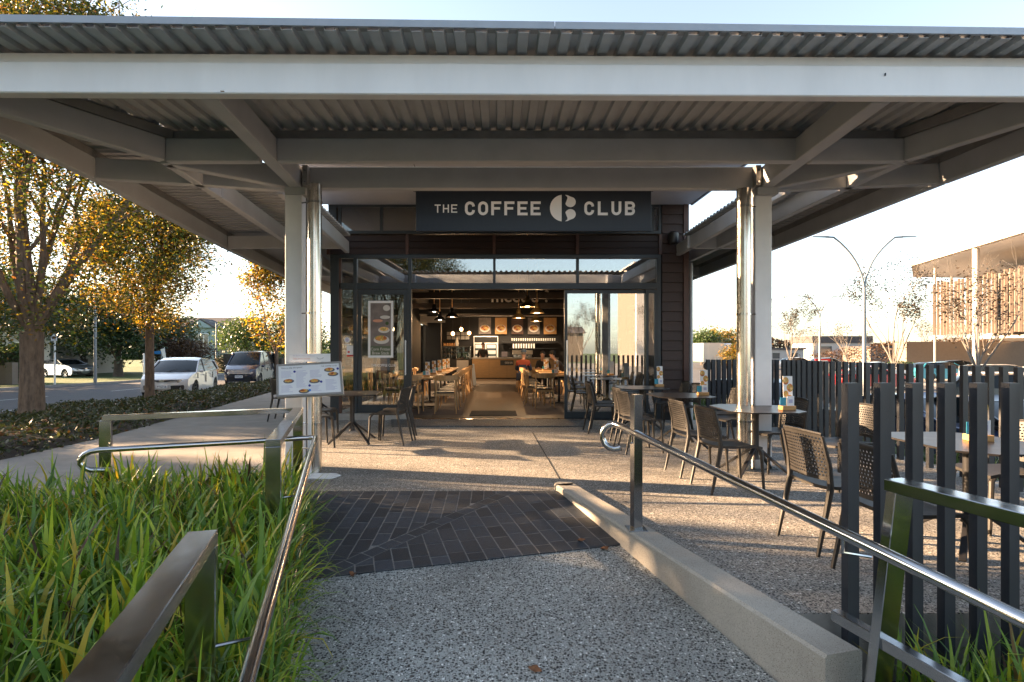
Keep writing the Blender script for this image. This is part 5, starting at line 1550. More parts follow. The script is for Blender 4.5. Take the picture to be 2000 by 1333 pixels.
# ================================================================== TREES
def tree_mesh(seed, fork_h, height, crown_r, trunk_r, nlimb, levels, nleaf, leaf, crown_c=None, spread=.75, droop=0.0, cluster=.35, n_tr=8, bare=0.0, trunk_lean=0.0, flat=1.0, jit=.25):
    rnd = random.Random(seed)
    tr = MB(); tips = []
    def grow(p, d, L, r, lev):
        pts = [p]; rs = [r]; q = p.copy(); dd = d.copy(); n = 4
        for k in range(n):
            dd = (dd + V((rnd.gauss(0, .12), rnd.gauss(0, .12), rnd.gauss(.05, .08)))).normalized()
            q = q + dd * (L / n); pts.append(q.copy()); rs.append(r * (1 - .45 * (k + 1) / n))
            if lev <= 1: tips.append((q.copy(), lev))
        tr.tube(pts, rs, n_tr if lev >= levels - 1 else 5, cap=False)
        if lev > 0:
            for k in range(rnd.choice((2, 3, 3))):
                j = rnd.choice((2, 3, 4, 4))
                a = rnd.uniform(0, 2 * PI)
                o = V((math.cos(a), math.sin(a), rnd.uniform(-.15, .55)))
                nd = (dd * 1.0 + o * spread).normalized()
                grow(pts[j], nd, L * rnd.uniform(.55, .82), rs[j] * .66, lev - 1)
    base = [V((0, 0, -.1)), V((0, 0, fork_h * .12)), V((trunk_lean * .5, 0, fork_h * .6)), V((trunk_lean, 0, fork_h))]
    tr.tube(base, [trunk_r * 1.35, trunk_r * 1.05, trunk_r * .92, trunk_r * .95], 14, cap=False)
    top = base[-1]
    for k in range(nlimb):
        a = 2 * PI * k / nlimb + rnd.uniform(-.3, .3)
        out = rnd.uniform(.25, .62) if k else .08
        d = V((math.cos(a) * out, math.sin(a) * out, 1)).normalized()
        grow(top - V((0, 0, .12 * fork_h * rnd.random())), d, (height - fork_h) * rnd.uniform(.42, .62), trunk_r * rnd.uniform(.32, .5), levels)
    vs = []; fs = []
    cc = V(crown_c) if crown_c else V((0, 0, (fork_h + height) / 2 + .2))
    hz = (height - fork_h) / 2 * 1.02
    ok = [p for p, l in tips if ((p.x - cc.x) / crown_r) ** 2 + ((p.y - cc.y) / crown_r) ** 2 + ((p.z - cc.z) / hz) ** 2 < 1.15]
    ok = ok or [p for p, l in tips]
    # clusters at the twigs and a share spread through the crown so that it reads as foliage
    cent = list(ok)
    for k in range(int(len(ok) * jit) + 20):
        while True:
            v = V((rnd.uniform(-1, 1), rnd.uniform(-1, 1), rnd.uniform(-1, 1)))
            if .3 < v.length < 1: break
        cent.append(cc + V((v.x * crown_r, v.y * crown_r, v.z * hz)))
    for k in range(nleaf):
        c = rnd.choice(cent)
        p = c + V((rnd.gauss(0, cluster), rnd.gauss(0, cluster), rnd.gauss(0, cluster * .7)))
        a = V((rnd.gauss(0, 1), rnd.gauss(0, 1), rnd.gauss(0, .6))).normalized()
        b_ = a.cross(V((rnd.gauss(0, 1), rnd.gauss(0, 1), rnd.gauss(0, 1)))).normalized()
        s = leaf * rnd.uniform(.6, 1.25)
        n = len(vs)
        vs += [tuple(p - a * s), tuple(p + b_ * s * .45), tuple(p + a * s), tuple(p - b_ * s * .45)]
        fs.append((n, n + 1, n + 2, n + 3))
    return tr, vs, fs
def put_tree(name, label, loc, leafm, barkm, group=None, rz=0, scale=1, **kw):
    t = thing(name, label, 'tree', loc, rz, group, scale)
    tr, vs, fs = tree_mesh(**kw)
    tr.build('trunk', M[barkm], t, smooth=False, world=False, fix=False)
    o = MB().add(vs, fs).build('crown', M[leafm], t, world=False, fix=False); o['kind'] = 'stuff'
    for p in t.children[0].data.polygons: p.use_smooth = True
    return t
put_tree('street_tree', 'large street tree with thick forked trunk and yellow backlit leaves at the left edge', (-10.55, 12.9, -.15), 'leaf_autumn', 'bark', seed=4, fork_h=1.95, height=9.6, crown_r=4.3, trunk_r=.235, nlimb=9, levels=3, nleaf=135000, leaf=.046, jit=.9, spread=.7, cluster=.34, crown_c=(-.3, .3, 5.6))
put_tree('street_tree', 'slimmer street tree with orange gold leaves in front of the white car', (-10.75, 17.6, -.2), 'leaf_gold', 'bark', seed=9, fork_h=2.6, height=6.6, crown_r=1.75, trunk_r=.13, nlimb=5, levels=3, nleaf=60000, leaf=.046, jit=.5, spread=.55, cluster=.28, crown_c=(-.2, 0, 4.2))
put_tree('street_tree', 'narrow golden street tree beyond the dark van beside the left column', (-13.2, 34, -.3), 'leaf_gold', 'bark', seed=12, fork_h=1.6, height=7.6, crown_r=1.9, trunk_r=.13, nlimb=5, levels=3, nleaf=12000, leaf=.10, spread=.5, cluster=.35)
# evergreens across the road; unseen ones left of frame added to shade the terrace
ET = [(-32.0, 44.0, 7.0, 4.4), (-27.3, 41.0, 5.6, 3.1), (-29.5, 30.5, 6.6, 3.3), (-37.5, 44, 8.5, 4.5), (-28.5, 48, 5.0, 2.8)]
labs = ['broad dark evergreen tree behind the tall grey pole across the road', 'dark evergreen tree with short stout trunk right of the grey pole', 'dark leafy tree by the white house wall at the left edge', 'tall dark evergreen tree behind the parked white hatchback', 'low dark tree behind the stout trunked evergreen']
for i, (x, y, h, r) in enumerate(ET):
    put_tree('evergreen_tree', labs[i], (x, y, GZ), 'leaf_dark', 'bark_dark', 'dark evergreen trees across the road', seed=30 + i, fork_h=1.2, height=h, crown_r=r, trunk_r=.30, nlimb=5, levels=2, nleaf=9000, leaf=.15, spread=.9, cluster=.55, jit=1.6)
proto = put_tree('evergreen_tree', 'unseen dark evergreen tree added left of the picture to shade the terrace', (-27, 17.4, GZ), 'leaf_dark', 'bark_dark', 'unseen evergreen trees added to shade the terrace', seed=51, fork_h=1.0, height=5.6, crown_r=2.6, trunk_r=.3, nlimb=5, levels=2, nleaf=9500, leaf=.19, spread=.9, cluster=.6, jit=2.2)
proto.scale = (1.0, 1.0, 1.3)
for (x, y, s, sz_) in ((-27.6, 21.5, 1.05, 1.12), (-28.4, 26.0, 1.1, 1.12), (-26.5, 7.0, 1.2, 1.75), (-25.8, 2.5, 1.25, 1.9), (-24.6, -2.5, 1.25, 1.9), (-23, -7.5, 1.25, 1.9), (-27.8, 11.8, .36, 1.3), (-27.6, 8.2, .75, 1.6), (-30.5, 19.3, 1.1, 1.25), (-31.5, 24, 1.1, 1.25), (-31, 15.9, .9, 1.25), (-29.5, 4.5, 1.2, 1.9)):
    o = dup(proto, (x, y, GZ), R(x * 40)); o.scale = (s, s, sz_)
put_tree('round_tree', 'round clipped green tree right of the blue grey house', (-27.4, 62, GZ), 'leaf_mid', 'bark_dark', seed=61, fork_h=1.0, height=5.4, crown_r=3.0, trunk_r=.2, nlimb=5, levels=2, nleaf=7000, leaf=.16, spread=.9, cluster=.4, jit=2.5)
put_tree('rusty_shrub_tree', 'wide low rusty leaved tree in front of the blue grey house', (-25.6, 46, GZ), 'leaf_rust', 'bark_dark', seed=62, fork_h=.6, height=2.6, crown_r=2.7, trunk_r=.15, nlimb=6, levels=2, nleaf=8000, leaf=.09, spread=1.0, cluster=.28, jit=2.2)
for i, (x, y, h) in enumerate(((-23.5, 64, 6.2), (-20.4, 60, 5.2))):
    put_tree('garden_tree', ['taller dark green tree behind the round tree', 'small green tree behind the dark van'][i], (x, y, GZ), 'leaf_mid', 'bark_dark', seed=64 + i, fork_h=1.0, height=h, crown_r=2.2, trunk_r=.15, nlimb=5, levels=2, nleaf=4200, leaf=.15, spread=.9, cluster=.45, jit=1.6)
# sparse pale trees of the car park
CP = [(W(1545, 740, 45), 6.2, 71, 3400, 'sparse pale tree right of the right column, leftmost in the car park'), (W(1745, 735, 29), 6.2, 72, 3400, 'sparse pale tree right of the tall double lamp post'),
      (W(1912, 730, 21), 4.6, 73, 1600, 'sparse pale tree in front of the louvred building'), (W(1655, 735, 48), 4.6, 74, 900, 'small bare tree left of the tall double lamp post'),
      (W(1810, 735, 60), 4.8, 75, 1200, 'bare brownish tree behind the teal car'), (W(1862, 735, 62), 5.0, 77, 1200, 'bare brownish tree beneath the louvred facade'), (W(1590, 735, 70), 5.0, 78, 900, 'small bare tree in front of the far white shed')]
for i, (p, h, sd, nl, lab) in enumerate(CP):
    put_tree('birch_tree', lab, (p.x, p.y, LOT), 'leaf_dry', 'bark_pale', 'sparse pale trees in the car park', seed=sd, fork_h=1.5, height=h + .6, crown_r=1.7 + .1 * h, trunk_r=.085, nlimb=6, levels=3, nleaf=nl, leaf=.06, spread=.5, cluster=.16, jit=0.0)
put_tree('gold_tree', 'rounded golden green tree behind the grey truck', (W(1408, 0, 95).x, 95, LOT), 'leaf_gold', 'bark_dark', seed=80, fork_h=1.5, height=5.6, crown_r=3.6, trunk_r=.3, nlimb=5, levels=2, nleaf=4200, leaf=.22, spread=.9, cluster=.6, jit=2.0)
put_tree('gold_tree', 'dark olive tree left of the grey truck', (W(1372, 0, 90).x, 90, LOT), 'leaf_mid', 'bark_dark', seed=81, fork_h=1.5, height=5.2, crown_r=3.0, trunk_r=.3, nlimb=5, levels=2, nleaf=3600, leaf=.22, spread=.9, cluster=.6, jit=2.0)
put_tree('yellow_shrub', 'small bright yellow tree right of the grey truck', (W(1430, 0, 55).x, 55, LOT), 'leaf_gold', 'bark_dark', seed=82, fork_h=.5, height=2.8, crown_r=1.0, trunk_r=.06, nlimb=5, levels=2, nleaf=1600, leaf=.10, spread=.7, cluster=.25, jit=1.5)
# trees behind the camera, seen only mirrored in the glass
for i, (x, y, h) in enumerate(((-6.5, -13, 8.5), (-12, -9, 8), (3.5, -40, 5.5), (16, -34, 6), (9, -38, 5))):
    o = dup(bpy.data.objects['street_tree'] if i < 2 else bpy.data.objects['birch_tree.001'], (x, y, GZ), R(70 * i), ['autumn tree behind the camera on the left', 'second autumn tree behind the camera on the left', 'slim tree across the plaza behind the camera', 'slim tree near the pale building behind the camera', 'slim tree by the plaza behind the camera'][i])

# ================================================================== GROUND COVER AND STRAP GRASS
def leaf_cloud(name, pts, size, m, label, seed=1, up=.6, parent=None):
    rnd = random.Random(seed); vs = []; fs = []
    for p in pts:
        a = V((rnd.gauss(0, 1), rnd.gauss(0, 1), abs(rnd.gauss(0, up)))).normalized()
        b_ = a.cross(V((rnd.gauss(0, 1), rnd.gauss(0, 1), rnd.gauss(0, 1)))).normalized()
        s = size * rnd.uniform(.6, 1.3); n = len(vs); p = V(p)
        vs += [tuple(p), tuple(p + a * s * .5 + b_ * s * .22), tuple(p + a * s), tuple(p + a * s * .5 - b_ * s * .22)]
        fs.append((n, n + 1, n + 2, n + 3))
    o = MB().add(vs, fs).build(name, m, parent, fix=False)
    if parent is None: tag(o, label, 'plants', kind='stuff')
    return o
def hn(x, y): return .5 + .25 * math.sin(x * 2.1 + y * 1.3) + .15 * math.sin(x * 5.3 - y * 3.1) + .1 * math.sin(y * 7.7 + x)
rnd = random.Random(17)
def cover_h(x, y):
    xa = -6.25 if y < 9 else -6.25 - (y - 9) * .125
    e0 = min(1, max(0, (xa - x) / .7)); xb = None
    for a, c in zip(near, near[1:]):
        if a[1] <= y <= c[1]: xb = a[0] + (c[0] - a[0]) * (y - a[1]) / (c[1] - a[1])
    e1 = min(1, max(0, (x - xb - .25) / .7))
    base = -.44 + .42 * min(1, max(0, (x + 12.5) / 6.0))
    return base + (.08 + .26 * hn(x, y)) * e0 ** .5 * e1 ** .5
gm = MB(); nx, ny = 26, 60; vs = []; fs = []
for j in range(ny + 1):
    y = 2.5 + (34 - 2.5) * j / ny
    xa = -6.25 if y < 9 else -6.25 - (y - 9) * .125
    for a, c in zip(near, near[1:]):
        if a[1] <= y <= c[1]: xb = a[0] + (c[0] - a[0]) * (y - a[1]) / (c[1] - a[1])
    for i in range(nx + 1):
        x = xa - .02 + (xb + .25 - xa) * i / nx
        vs.append((x, y, cover_h(x, y) - .07))
for j in range(ny):
    for i in range(nx): fs.append((j * (nx + 1) + i, j * (nx + 1) + i + 1, (j + 1) * (nx + 1) + i + 1, (j + 1) * (nx + 1) + i))
struct(MB().add(vs, fs).build('verge_soil', M['soil'], fix=False))
pts = []
while len(pts) < 52000:
    y = 3 + 27 * rnd.random() ** 1.25
    xa = -6.25 if y < 9 else -6.25 - (y - 9) * .125
    for a, c in zip(near, near[1:]):
        if a[1] <= y <= c[1]: xb = a[0] + (c[0] - a[0]) * (y - a[1]) / (c[1] - a[1])
    x = rnd.uniform(xb + .3, xa + .05)
    if x < -9.5 - (y - 6) * .35 and y < 9: continue
    pts.append((x, y, cover_h(x, y) - .05 + .09 * rnd.random() ** 2))
leaf_cloud('ground_cover', pts, .085, M['leaf_hedge'], 'low dark green ground cover between the footpath and the road', 3)
def blades(name, label, region, n, seed, L=(.30, .62), wd=(.008, .014), z=0.0, m='blade', lean=1.0, segs=5, hfun=None):
    rnd = random.Random(seed); vs = []; fs = []
    xs_ = [p[0] for p in region]; ys_ = [p[1] for p in region]
    def inside(x, y):
        c = False; j = len(region) - 1
        for i in range(len(region)):
            if ((region[i][1] > y) != (region[j][1] > y)) and (x < (region[j][0] - region[i][0]) * (y - region[i][1]) / (region[j][1] - region[i][1]) + region[i][0]): c = not c
            j = i
        return c
    clumps = []
    while len(clumps) < n // 9:
        x = rnd.uniform(min(xs_), max(xs_)); y = rnd.uniform(min(ys_), max(ys_))
        if inside(x, y): clumps.append((x, y, rnd.uniform(.72, 1.12)))
    for cx_, cy_, sc in clumps:
        for k in range(9):
            x = cx_ + rnd.gauss(0, .035); y = cy_ + rnd.gauss(0, .035)
            a = rnd.uniform(0, 2 * PI); l = rnd.uniform(*L) * sc; wv = rnd.uniform(*wd)
            tilt = abs(rnd.gauss(.22, .26)) * lean; curve = abs(rnd.gauss(.9, .6)) * lean
            d = V((math.cos(a), math.sin(a), 0)); side = V((-d.y, d.x, 0)) * wv
            p = V((x, y, z if hfun is None else hfun(x, y))); th = tilt; n0_ = len(vs)
            tw = rnd.uniform(-.5, .5)
            for s in range(segs + 1):
                t_ = s / segs
                wf = (1 - t_ ** 2.2) * (.75 + .5 * min(1, t_ * 3)) + .02
                sv = (side * math.cos(tw * t_) + V((0, 0, wv)) * math.sin(tw * t_)) * wf
                vs += [tuple(p - sv), tuple(p + sv)]
                st = l / segs
                p = p + d * st * math.sin(th) + V((0, 0, 1)) * st * math.cos(th)
                th += curve * (t_ + .25) / segs * 1.9
            for s in range(segs):
                i0 = n0_ + s * 2
                fs.append((i0, i0 + 1, i0 + 3, i0 + 2))
    o = MB().add(vs, fs).build(name, M[m], None, fix=False)
    o.data.polygons.foreach_set('use_smooth', [True] * len(o.data.polygons))
    return tag(o, label, 'grass', kind='stuff')
reg = [(-5.5, 4.45), (-3.8, 4.95), (-2.25, 5.65), (LX(5.2) + .05, 5.2), (LX(3.0) + .10, 3.0), (LX(1.2) + .10, 1.2), (LX(.9) - .2, .9), (-1.3, .75), (-5.2, 2.0)]
blades('strap_grass', 'tall green and yellow strappy grass filling the planter at the lower left', reg, 10500, 5, L=(.28, .60), wd=(.008, .017), z=-.05)
reg2 = [(LX(4.9) + .02, 4.9), (LX(4.9) + .12, 4.9), (LX(1.3) + .22, 1.3), (LX(1.3) + .02, 1.3)]
blades('strap_grass', 'strappy grass leaning out under the handrail over the edge of the ramp', reg2, 1700, 6, L=(.28, .52), wd=(.004, .008), z=-.08, lean=1.5)
blades('strap_grass', 'dark green strappy grass at the foot of the fence in the lower right corner', [(1.95, 2.75), (4.4, 2.8), (4.4, .8), (1.95, 1.6)], 2600, 7, L=(.30, .58), wd=(.006, .011), z=-.35)
blades('strap_grass', 'strappy green plants on the bank beyond the slat fence', [(5.5, 3), (7.3, 3), (7.3, 17), (5.5, 17)], 5200, 8, L=(.4, .75), wd=(.008, .014), z=-.75, m='leaf_mid', hfun=lambda x, y: -.36 - (x - 5.6) * .33)
blades('dry_stalks', 'thin dry seed stalks and dead blades among the strappy grass in the left planter', reg, 900, 15, L=(.30, .60), wd=(.0015, .004), z=-.05, m='leaf_rust', lean=1.3)
# fallen leaves on the paving
rnd = random.Random(2)
LF = [(W(812, 1292, 2.6), 'dry curled brown leaf on the ramp near the bottom of the picture'), (W(1042, 1265, 2.8), 'pale dry leaf on the ramp right of centre at the bottom'), (W(1133, 1033, 4.35), 'small brown leaf on the brick band near the upstand'), (W(1180, 1052, 4.2), 'small brown leaf on the brick band closest to the upstand'), (W(690, 1128, 3.8), 'reddish leaf at the grass edge of the brick band')]
for p, lab in LF:
    y = p.y; d = y
    vs = []; n = 9
    a0 = rnd.uniform(0, 6)
    for k in range(n):
        a = 2 * PI * k / n; r = .030 * (1 + .35 * math.cos(3 * a)) * (1 if k else 1.5)
        vs.append((p.x + r * math.cos(a + a0) * .8, y + r * math.sin(a + a0), RZ(y) + .018 + .010 * math.sin(2 * a)))
    vs.append((p.x, y, RZ(y) + .008 + .006))
    o = MB().add(vs, [(k, (k + 1) % n, n) for k in range(n)]).build('fallen_leaf', M['leaf_litter'], None, fix=False); tag(o, lab, 'leaf')
pts = []
for k in range(240):
    y = rnd.uniform(5, 12); x = -6.5 - abs(rnd.gauss(0, 1.2))
    pts.append((x, y, cover_h(x, y) + .02))
o = leaf_cloud('fallen_leaves', pts, .09, M['leaf_litter'], 'scattered orange fallen leaves on the ground cover beside the footpath', 9, .3)
# lawn blades on the far verge for texture
# hedges on the left across the road
def hedge(label, x0, y0, x1, y1, h, m='leaf_mid', n=3500, wd=1.0, size=.12):
    t = thing('hedge', label, 'hedge', ((x0 + x1) / 2, (y0 + y1) / 2, GZ))
    rnd = random.Random(int(abs(x0 * 7 + y0))); d = V((x1 - x0, y1 - y0, 0)); L_ = d.length; d.normalize(); s = V((-d.y, d.x, 0))
    pts = []
    for k in range(n):
        u_ = rnd.random() * L_; q = rnd.uniform(-1, 1); f = rnd.random()
        hh = h * (.9 + .12 * math.sin(u_ * 1.7))
        z = hh * (1 - .35 * abs(q) ** 2) if f < .45 else rnd.uniform(0, hh)
        p = V((x0, y0, 0)) + d * u_ + s * wd / 2 * (q if f < .45 else (1 if q > 0 else -1)) + V((0, 0, GZ + z))
        pts.append(p)
    b = MB().bar((x0, y0, GZ + h * .42), (x1, y1, GZ + h * .42), wd * .8, h * .8).build('stems', M['bark_dark'], t)
    rnd2 = random.Random(4); vs = []; fs = []
    for p in pts:
        a = V((rnd2.gauss(0, 1), rnd2.gauss(0, 1), rnd2.gauss(0, 1))).normalized(); b_ = a.orthogonal().normalized(); sz2 = size * rnd2.uniform(.6, 1.3); k = len(vs)
        vs += [tuple(p), tuple(p + a * sz2 * .5 + b_ * sz2 * .3), tuple(p + a * sz2), tuple(p + a * sz2 * .5 - b_ * sz2 * .3)]; fs.append((k, k + 1, k + 2, k + 3))
    o = MB().add(vs, fs).build('foliage', M[m], t, fix=False); o['kind'] = 'stuff'
hedge('dark clipped hedge in front of the blue grey house', -24.5, 50, -17.5, 47, 1.5, 'leaf_dark')
hedge('green hedge behind the dark van', -21, 55, -14.5, 55, 1.9, 'leaf_mid')
hedge('dark garden shrubs beside the low wall at the left edge', -32, 33.5, -29.8, 33.5, 1.9, 'leaf_dark')
hedge('yellow green garden shrubs left of the parked white hatchback', -27.9, 32, -26.6, 32.4, 2.2, 'leaf_mid', 2500, 1.4)

# ================================================================== CARS
def make_car(label, loc, rz, paint, L=4.35, Wd=1.80, H=1.56, kind='hatch', plate=None, group=None, name='parked_car'):
    """local front is -Y; x across, y along"""
    t = thing(name, label, 'car', loc, rz, group)
    h = H / 1.56; l2 = L / 2
    fa, ra = l2 - .86, -(l2 - .80); wr = .335 if kind != 'van' else .32
    def arch(c):
        return [(c + (wr + .055) * math.cos(a), .31 + (wr + .055) * math.sin(a)) for a in [R(-12) + R(204) * k / 10 for k in range(11)]]
    if kind == 'van':
        top = [(l2 - .02, .62), (l2 - .10, .88), (l2 - .45, 1.02), (l2 - .75, 1.10), (-l2 + .05, 1.12), (-l2, .9)]
    elif kind == 'sedan':
        top = [(l2 - .02, .55), (l2 - .08, .68), (l2 - .55, .82), (l2 - 1.25, .92), (-l2 + 1.0, .95), (-l2 + .12, .93), (-l2, .8)]
    else:
        top = [(l2 - .0, .60), (l2 - .06, .74), (l2 - .45, .88), (l2 - 1.05, .98), (0, 1.0), (-l2 + .35, 1.08), (-l2 + .06, 1.0), (-l2, .8)]
    out = [(l2 - .10, .24), (l2 - .01, .36)] + top + [(-l2 + .02, .5), (-l2 + .12, .26)]
    out += arch(ra)[::-1] + arch(fa)[::-1]
    out = [(a, z) for a, z in out]
    # slices across the width, outline shrinks slightly at the sides
    sl = [(-1, .965), (-.985, .985), (-.93, 1), (-.6, 1), (0, 1), (.6, 1), (.93, 1), (.985, .985), (1, .965)]
    vs = []; n = len(out); cz_ = .62
    for s, k in sl:
        for (y, z) in out:
            yy = y; zz = cz_ + (z - cz_) * (k if z > .45 else 1)
            x = s * Wd / 2
            x *= 1 - .10 * max(0, (abs(yy) - l2 * .55) / (l2 * .45)) ** 2          # plan taper
            x *= 1 - .07 * max(0, (zz - .62) / .45) ** 1.5                          # tumblehome
            x *= 1 + .02 * math.exp(-((yy - fa) / .4) ** 2) + .025 * math.exp(-((yy - ra) / .45) ** 2)
            if yy > l2 * .6: yy -= .26 * (abs(s)) ** 2.5 * ((yy - l2 * .6) / (l2 * .4))
            if yy < -l2 * .6: yy += .16 * (abs(s)) ** 2.5 * ((-yy - l2 * .6) / (l2 * .4))
            vs.append((x, -yy, zz))
    fs = []
    for i in range(len(sl) - 1):
        for j in range(n): fs.append((i * n + j, i * n + (j + 1) % n, (i + 1) * n + (j + 1) % n, (i + 1) * n + j))
    fs += [tuple(range(n)), tuple(range((len(sl) - 1) * n, len(sl) * n))]
    MB().add(vs, fs).build('body', M[paint], t, smooth=True, world=False)
    # cabin
    if kind == 'van': prof = [(l2 - .72, 1.06), (l2 - 1.45, H - .12), (l2 - 1.75, H - .03), (0, H), (-l2 + .5, H - .02), (-l2 + .12, H - .12), (-l2 + .03, 1.10)]
    elif kind == 'sedan': prof = [(l2 - 1.15, .90), (l2 - 1.95, H - .10), (l2 - 2.25, H - .03), (-.1, H), (-.75, H - .05), (-l2 + .85, .93)]
    else: prof = [(l2 - 1.0, .95), (l2 - 1.75, H - .11), (l2 - 2.05, H - .03), (-.15, H), (-l2 + .75, H - .07), (-l2 + .45, H - .16), (-l2 + .18, 1.02)]
    def hw(z, s=1.0): return (Wd / 2) * (.955 - .19 * max(0, (z - .95) / (H - .95)) ** 1.2) * s
    b = MB(); vs = []; n = len(prof)
    for s in (-1, -.9, -.5, 0, .5, .9, 1):
        for (y, z) in prof:
            bow = .10 * abs(s) ** 2
            yy = y - bow if y > 0 else y + bow * .6
            vs.append((s * hw(max(.95, z)), -yy, z - (.03 * abs(s) ** 4 if z > H - .2 else 0)))
    fs = []
    for i in range(6):
        for j in range(n - 1): fs.append((i * n + j, i * n + j + 1, (i + 1) * n + j + 1, (i + 1) * n + j))
    fs += [tuple(range(n)), tuple(range(6 * n, 7 * n))]
    MB().add(vs, fs).build('windows', M['glass_car'], t, smooth=True, world=False)
    # roof skin and pillars over the glass
    b = MB(); vs = []; rp = [p for p in prof if p[1] > H - .115]
    k = len(rp)
    for s in (-1, -.9, -.5, 0, .5, .9, 1):
        for (y, z) in rp:
            bow = .10 * abs(s) ** 2
            yy = y - bow if y > 0 else y + bow * .6
            vs.append((s * (hw(z) + .004), -yy, z + .008 - (.03 * abs(s) ** 4)))
    fs = []
    for i in range(6):
        for j in range(k - 1): fs.append((i * k + j, i * k + j + 1, (i + 1) * k + j + 1, (i + 1) * k + j))
    MB().add(vs, fs).build('roof', M[paint], t, smooth=True, world=False, fix=False)
    for s in (-1, 1):
        a_, c_ = prof[0], prof[1]
        MB().bar((s * (hw(a_[1]) + .002), -(a_[0] - .10), a_[1]), (s * (hw(c_[1]) + .002), -(c_[0] - .10), c_[1]), .05, .05).build('pillar', M[paint], t, world=False)
        e_, f_ = prof[-1], prof[-2]
        MB().bar((s * (hw(e_[1]) - .0), -(e_[0] + .12), e_[1]), (s * (hw(f_[1]) + .004), -(f_[0] + .12), f_[1]), .10, .06).build('pillar', M[paint], t, world=False)
        for yy in ((.05,) if kind != 'van' else (.35, -.75)):
            MB().bar((s * (hw(1.0) + .002), -yy, .98), (s * (hw(H - .09) + .004), -yy + .05, H - .09), .07, .02).build('pillar', M['trim_black'], t, world=False)
        # mirror, sill, door lines, handle
        my = prof[0][0] - .35
        MB().ball((s * (Wd / 2 + .07), -my, 1.02), .085, 10, sc=(1.1, .6, .8)).build('mirror', M[paint], t, smooth=True, world=False)
        MB().box(min(s * (Wd / 2 - .06), s * (Wd / 2 + .006)), -fa + .42, .24, max(s * (Wd / 2 - .06), s * (Wd / 2 + .006)), -ra - .42, .33).build('sill', M['trim_black'], t, world=False)
        for yy in (.98 - (2.17 - l2), -.05, -1.0):
            MB().box(s * (Wd / 2 - .02) - .012, -yy, .36, s * (Wd / 2 - .02) + .024 * (s > 0) - .0 , -yy + .008, .93).build('door_gap', M['trim_black'], t, world=False)
        for yy in (.15, -.80):
            MB().box(s * (Wd / 2 - .035) - .03, -yy, .84, s * (Wd / 2 - .035) + .03, -yy + .16, .865).build('door_handle', M['chrome' if kind == 'van' else paint], t, world=False)
        # lights
        fy = -(l2 - .20)
        MB().prism([(s * .50, -(l2 - .055), .70), (s * (Wd / 2 - .10), -(l2 - .34), .77), (s * (Wd / 2 - .09), -(l2 - .36), .68), (s * .52, -(l2 - .055), .60)], (0, .12, 0)).build('headlight', M['lens'], t, world=False, bevel=.01)
        MB().prism([(s * (Wd / 2 - .19), -(l2 - .285), .735), (s * (Wd / 2 - .088), -(l2 - .40), .762), (s * (Wd / 2 - .083), -(l2 - .41), .71), (s * (Wd / 2 - .17), -(l2 - .285), .69)], (0, .1, 0)).build('indicator', M['lens_amber'], t, world=False)
        MB().box(s * (Wd / 2 - .24) - .14, l2 - .14, .74, s * (Wd / 2 - .24) + .14, l2 - .02, .90).build('tail_light', M['lens_red'], t, world=False, bevel=.02)
        MB().prism([(s * .62, -(l2 - .10), .50), (s * .78, -(l2 - .24), .52), (s * .74, -(l2 - .22), .34), (s * .66, -(l2 - .12), .32)], (0, .10, 0)).build('fog_recess', M['trim_black'], t, world=False)
        for wy in (fa, ra):
            wx = s * (Wd / 2 - .115)
            tyre = MB(); prof_t = [(wr - .13, -.10), (wr - .02, -.105), (wr, -.07), (wr, .07), (wr - .02, .105), (wr - .13, .10)]
            vs = []; nn = 22
            for (r_, x_) in prof_t:
                for q in range(nn):
                    a = 2 * PI * q / nn; vs.append((x_, r_ * math.cos(a), r_ * math.sin(a)))
            fs = [(i * nn + q, i * nn + (q + 1) % nn, (i + 1) * nn + (q + 1) % nn, (i + 1) * nn + q) for i in range(5) for q in range(nn)]
            w_ = tyre.add(vs, fs).build('wheel', M['rubber_tyre'], t, smooth=True, world=False); w_.location = (wx, -wy, wr)
            rm = MB()
            x_ = s * .085
            rm.prism([(s * .02, (wr - .125) * math.cos(2 * PI * q / nn), (wr - .125) * math.sin(2 * PI * q / nn)) for q in range(nn)], (s * .01, 0, 0), 1)
            for q in range(5):
                a = 2 * PI * q / 5 + .3
                rm.bar((x_ * .8, .03 * math.cos(a), .03 * math.sin(a)), (x_, (wr - .12) * math.cos(a), (wr - .12) * math.sin(a)), .05, .03, (1, 0, 0))
            rm.tube([(x_, (wr - .125) * math.cos(2 * PI * q / nn), (wr - .125) * math.sin(2 * PI * q / nn)) for q in range(nn + 1)], .014, 5, cap=False)
            o = rm.build('rim', [M['alloy'], M['trim_black']], None); o.parent = w_
    # grille, bumper intake, plate, badge
    if kind == 'van':
        MB().box(-.52, -(l2 - .0), .62, .52, -(l2 - .05), .86).build('grille', M['trim_black'], t, world=False, bevel=.01)
        for z in (.65, .71, .77, .83): MB().box(-.54, -(l2 + .012), z, .54, -(l2 + .0), z + .028).build('grille_bar', M['chrome'], t, world=False)
        MB().box(-.55, -(l2 + .02), .20, .55, -(l2 - .06), .25).build('chin', M['chrome'], t, world=False)
    else:
        MB().prism([(-.60, -(l2 - .03), .715), (.60, -(l2 - .03), .715), (.15, -(l2 - .0), .64), (-.15, -(l2 - .0), .64)], (0, .06, 0)).build('grille', M['trim_black'], t, world=False)
        MB().prism([(.10 * math.cos(2 * PI * q / 16), -(l2 + .012), .685 + .042 * math.sin(2 * PI * q / 16)) for q in range(16)], (0, .02, 0)).build('badge', M['chrome'], t, world=False)
    MB().prism([(-.66, -(l2 - .045), .50), (.66, -(l2 - .045), .50), (.50, -(l2 - .055), .27), (-.50, -(l2 - .055), .27)], (0, .09, 0)).build('intake', M['trim_black'], t, world=False, bevel=.01)
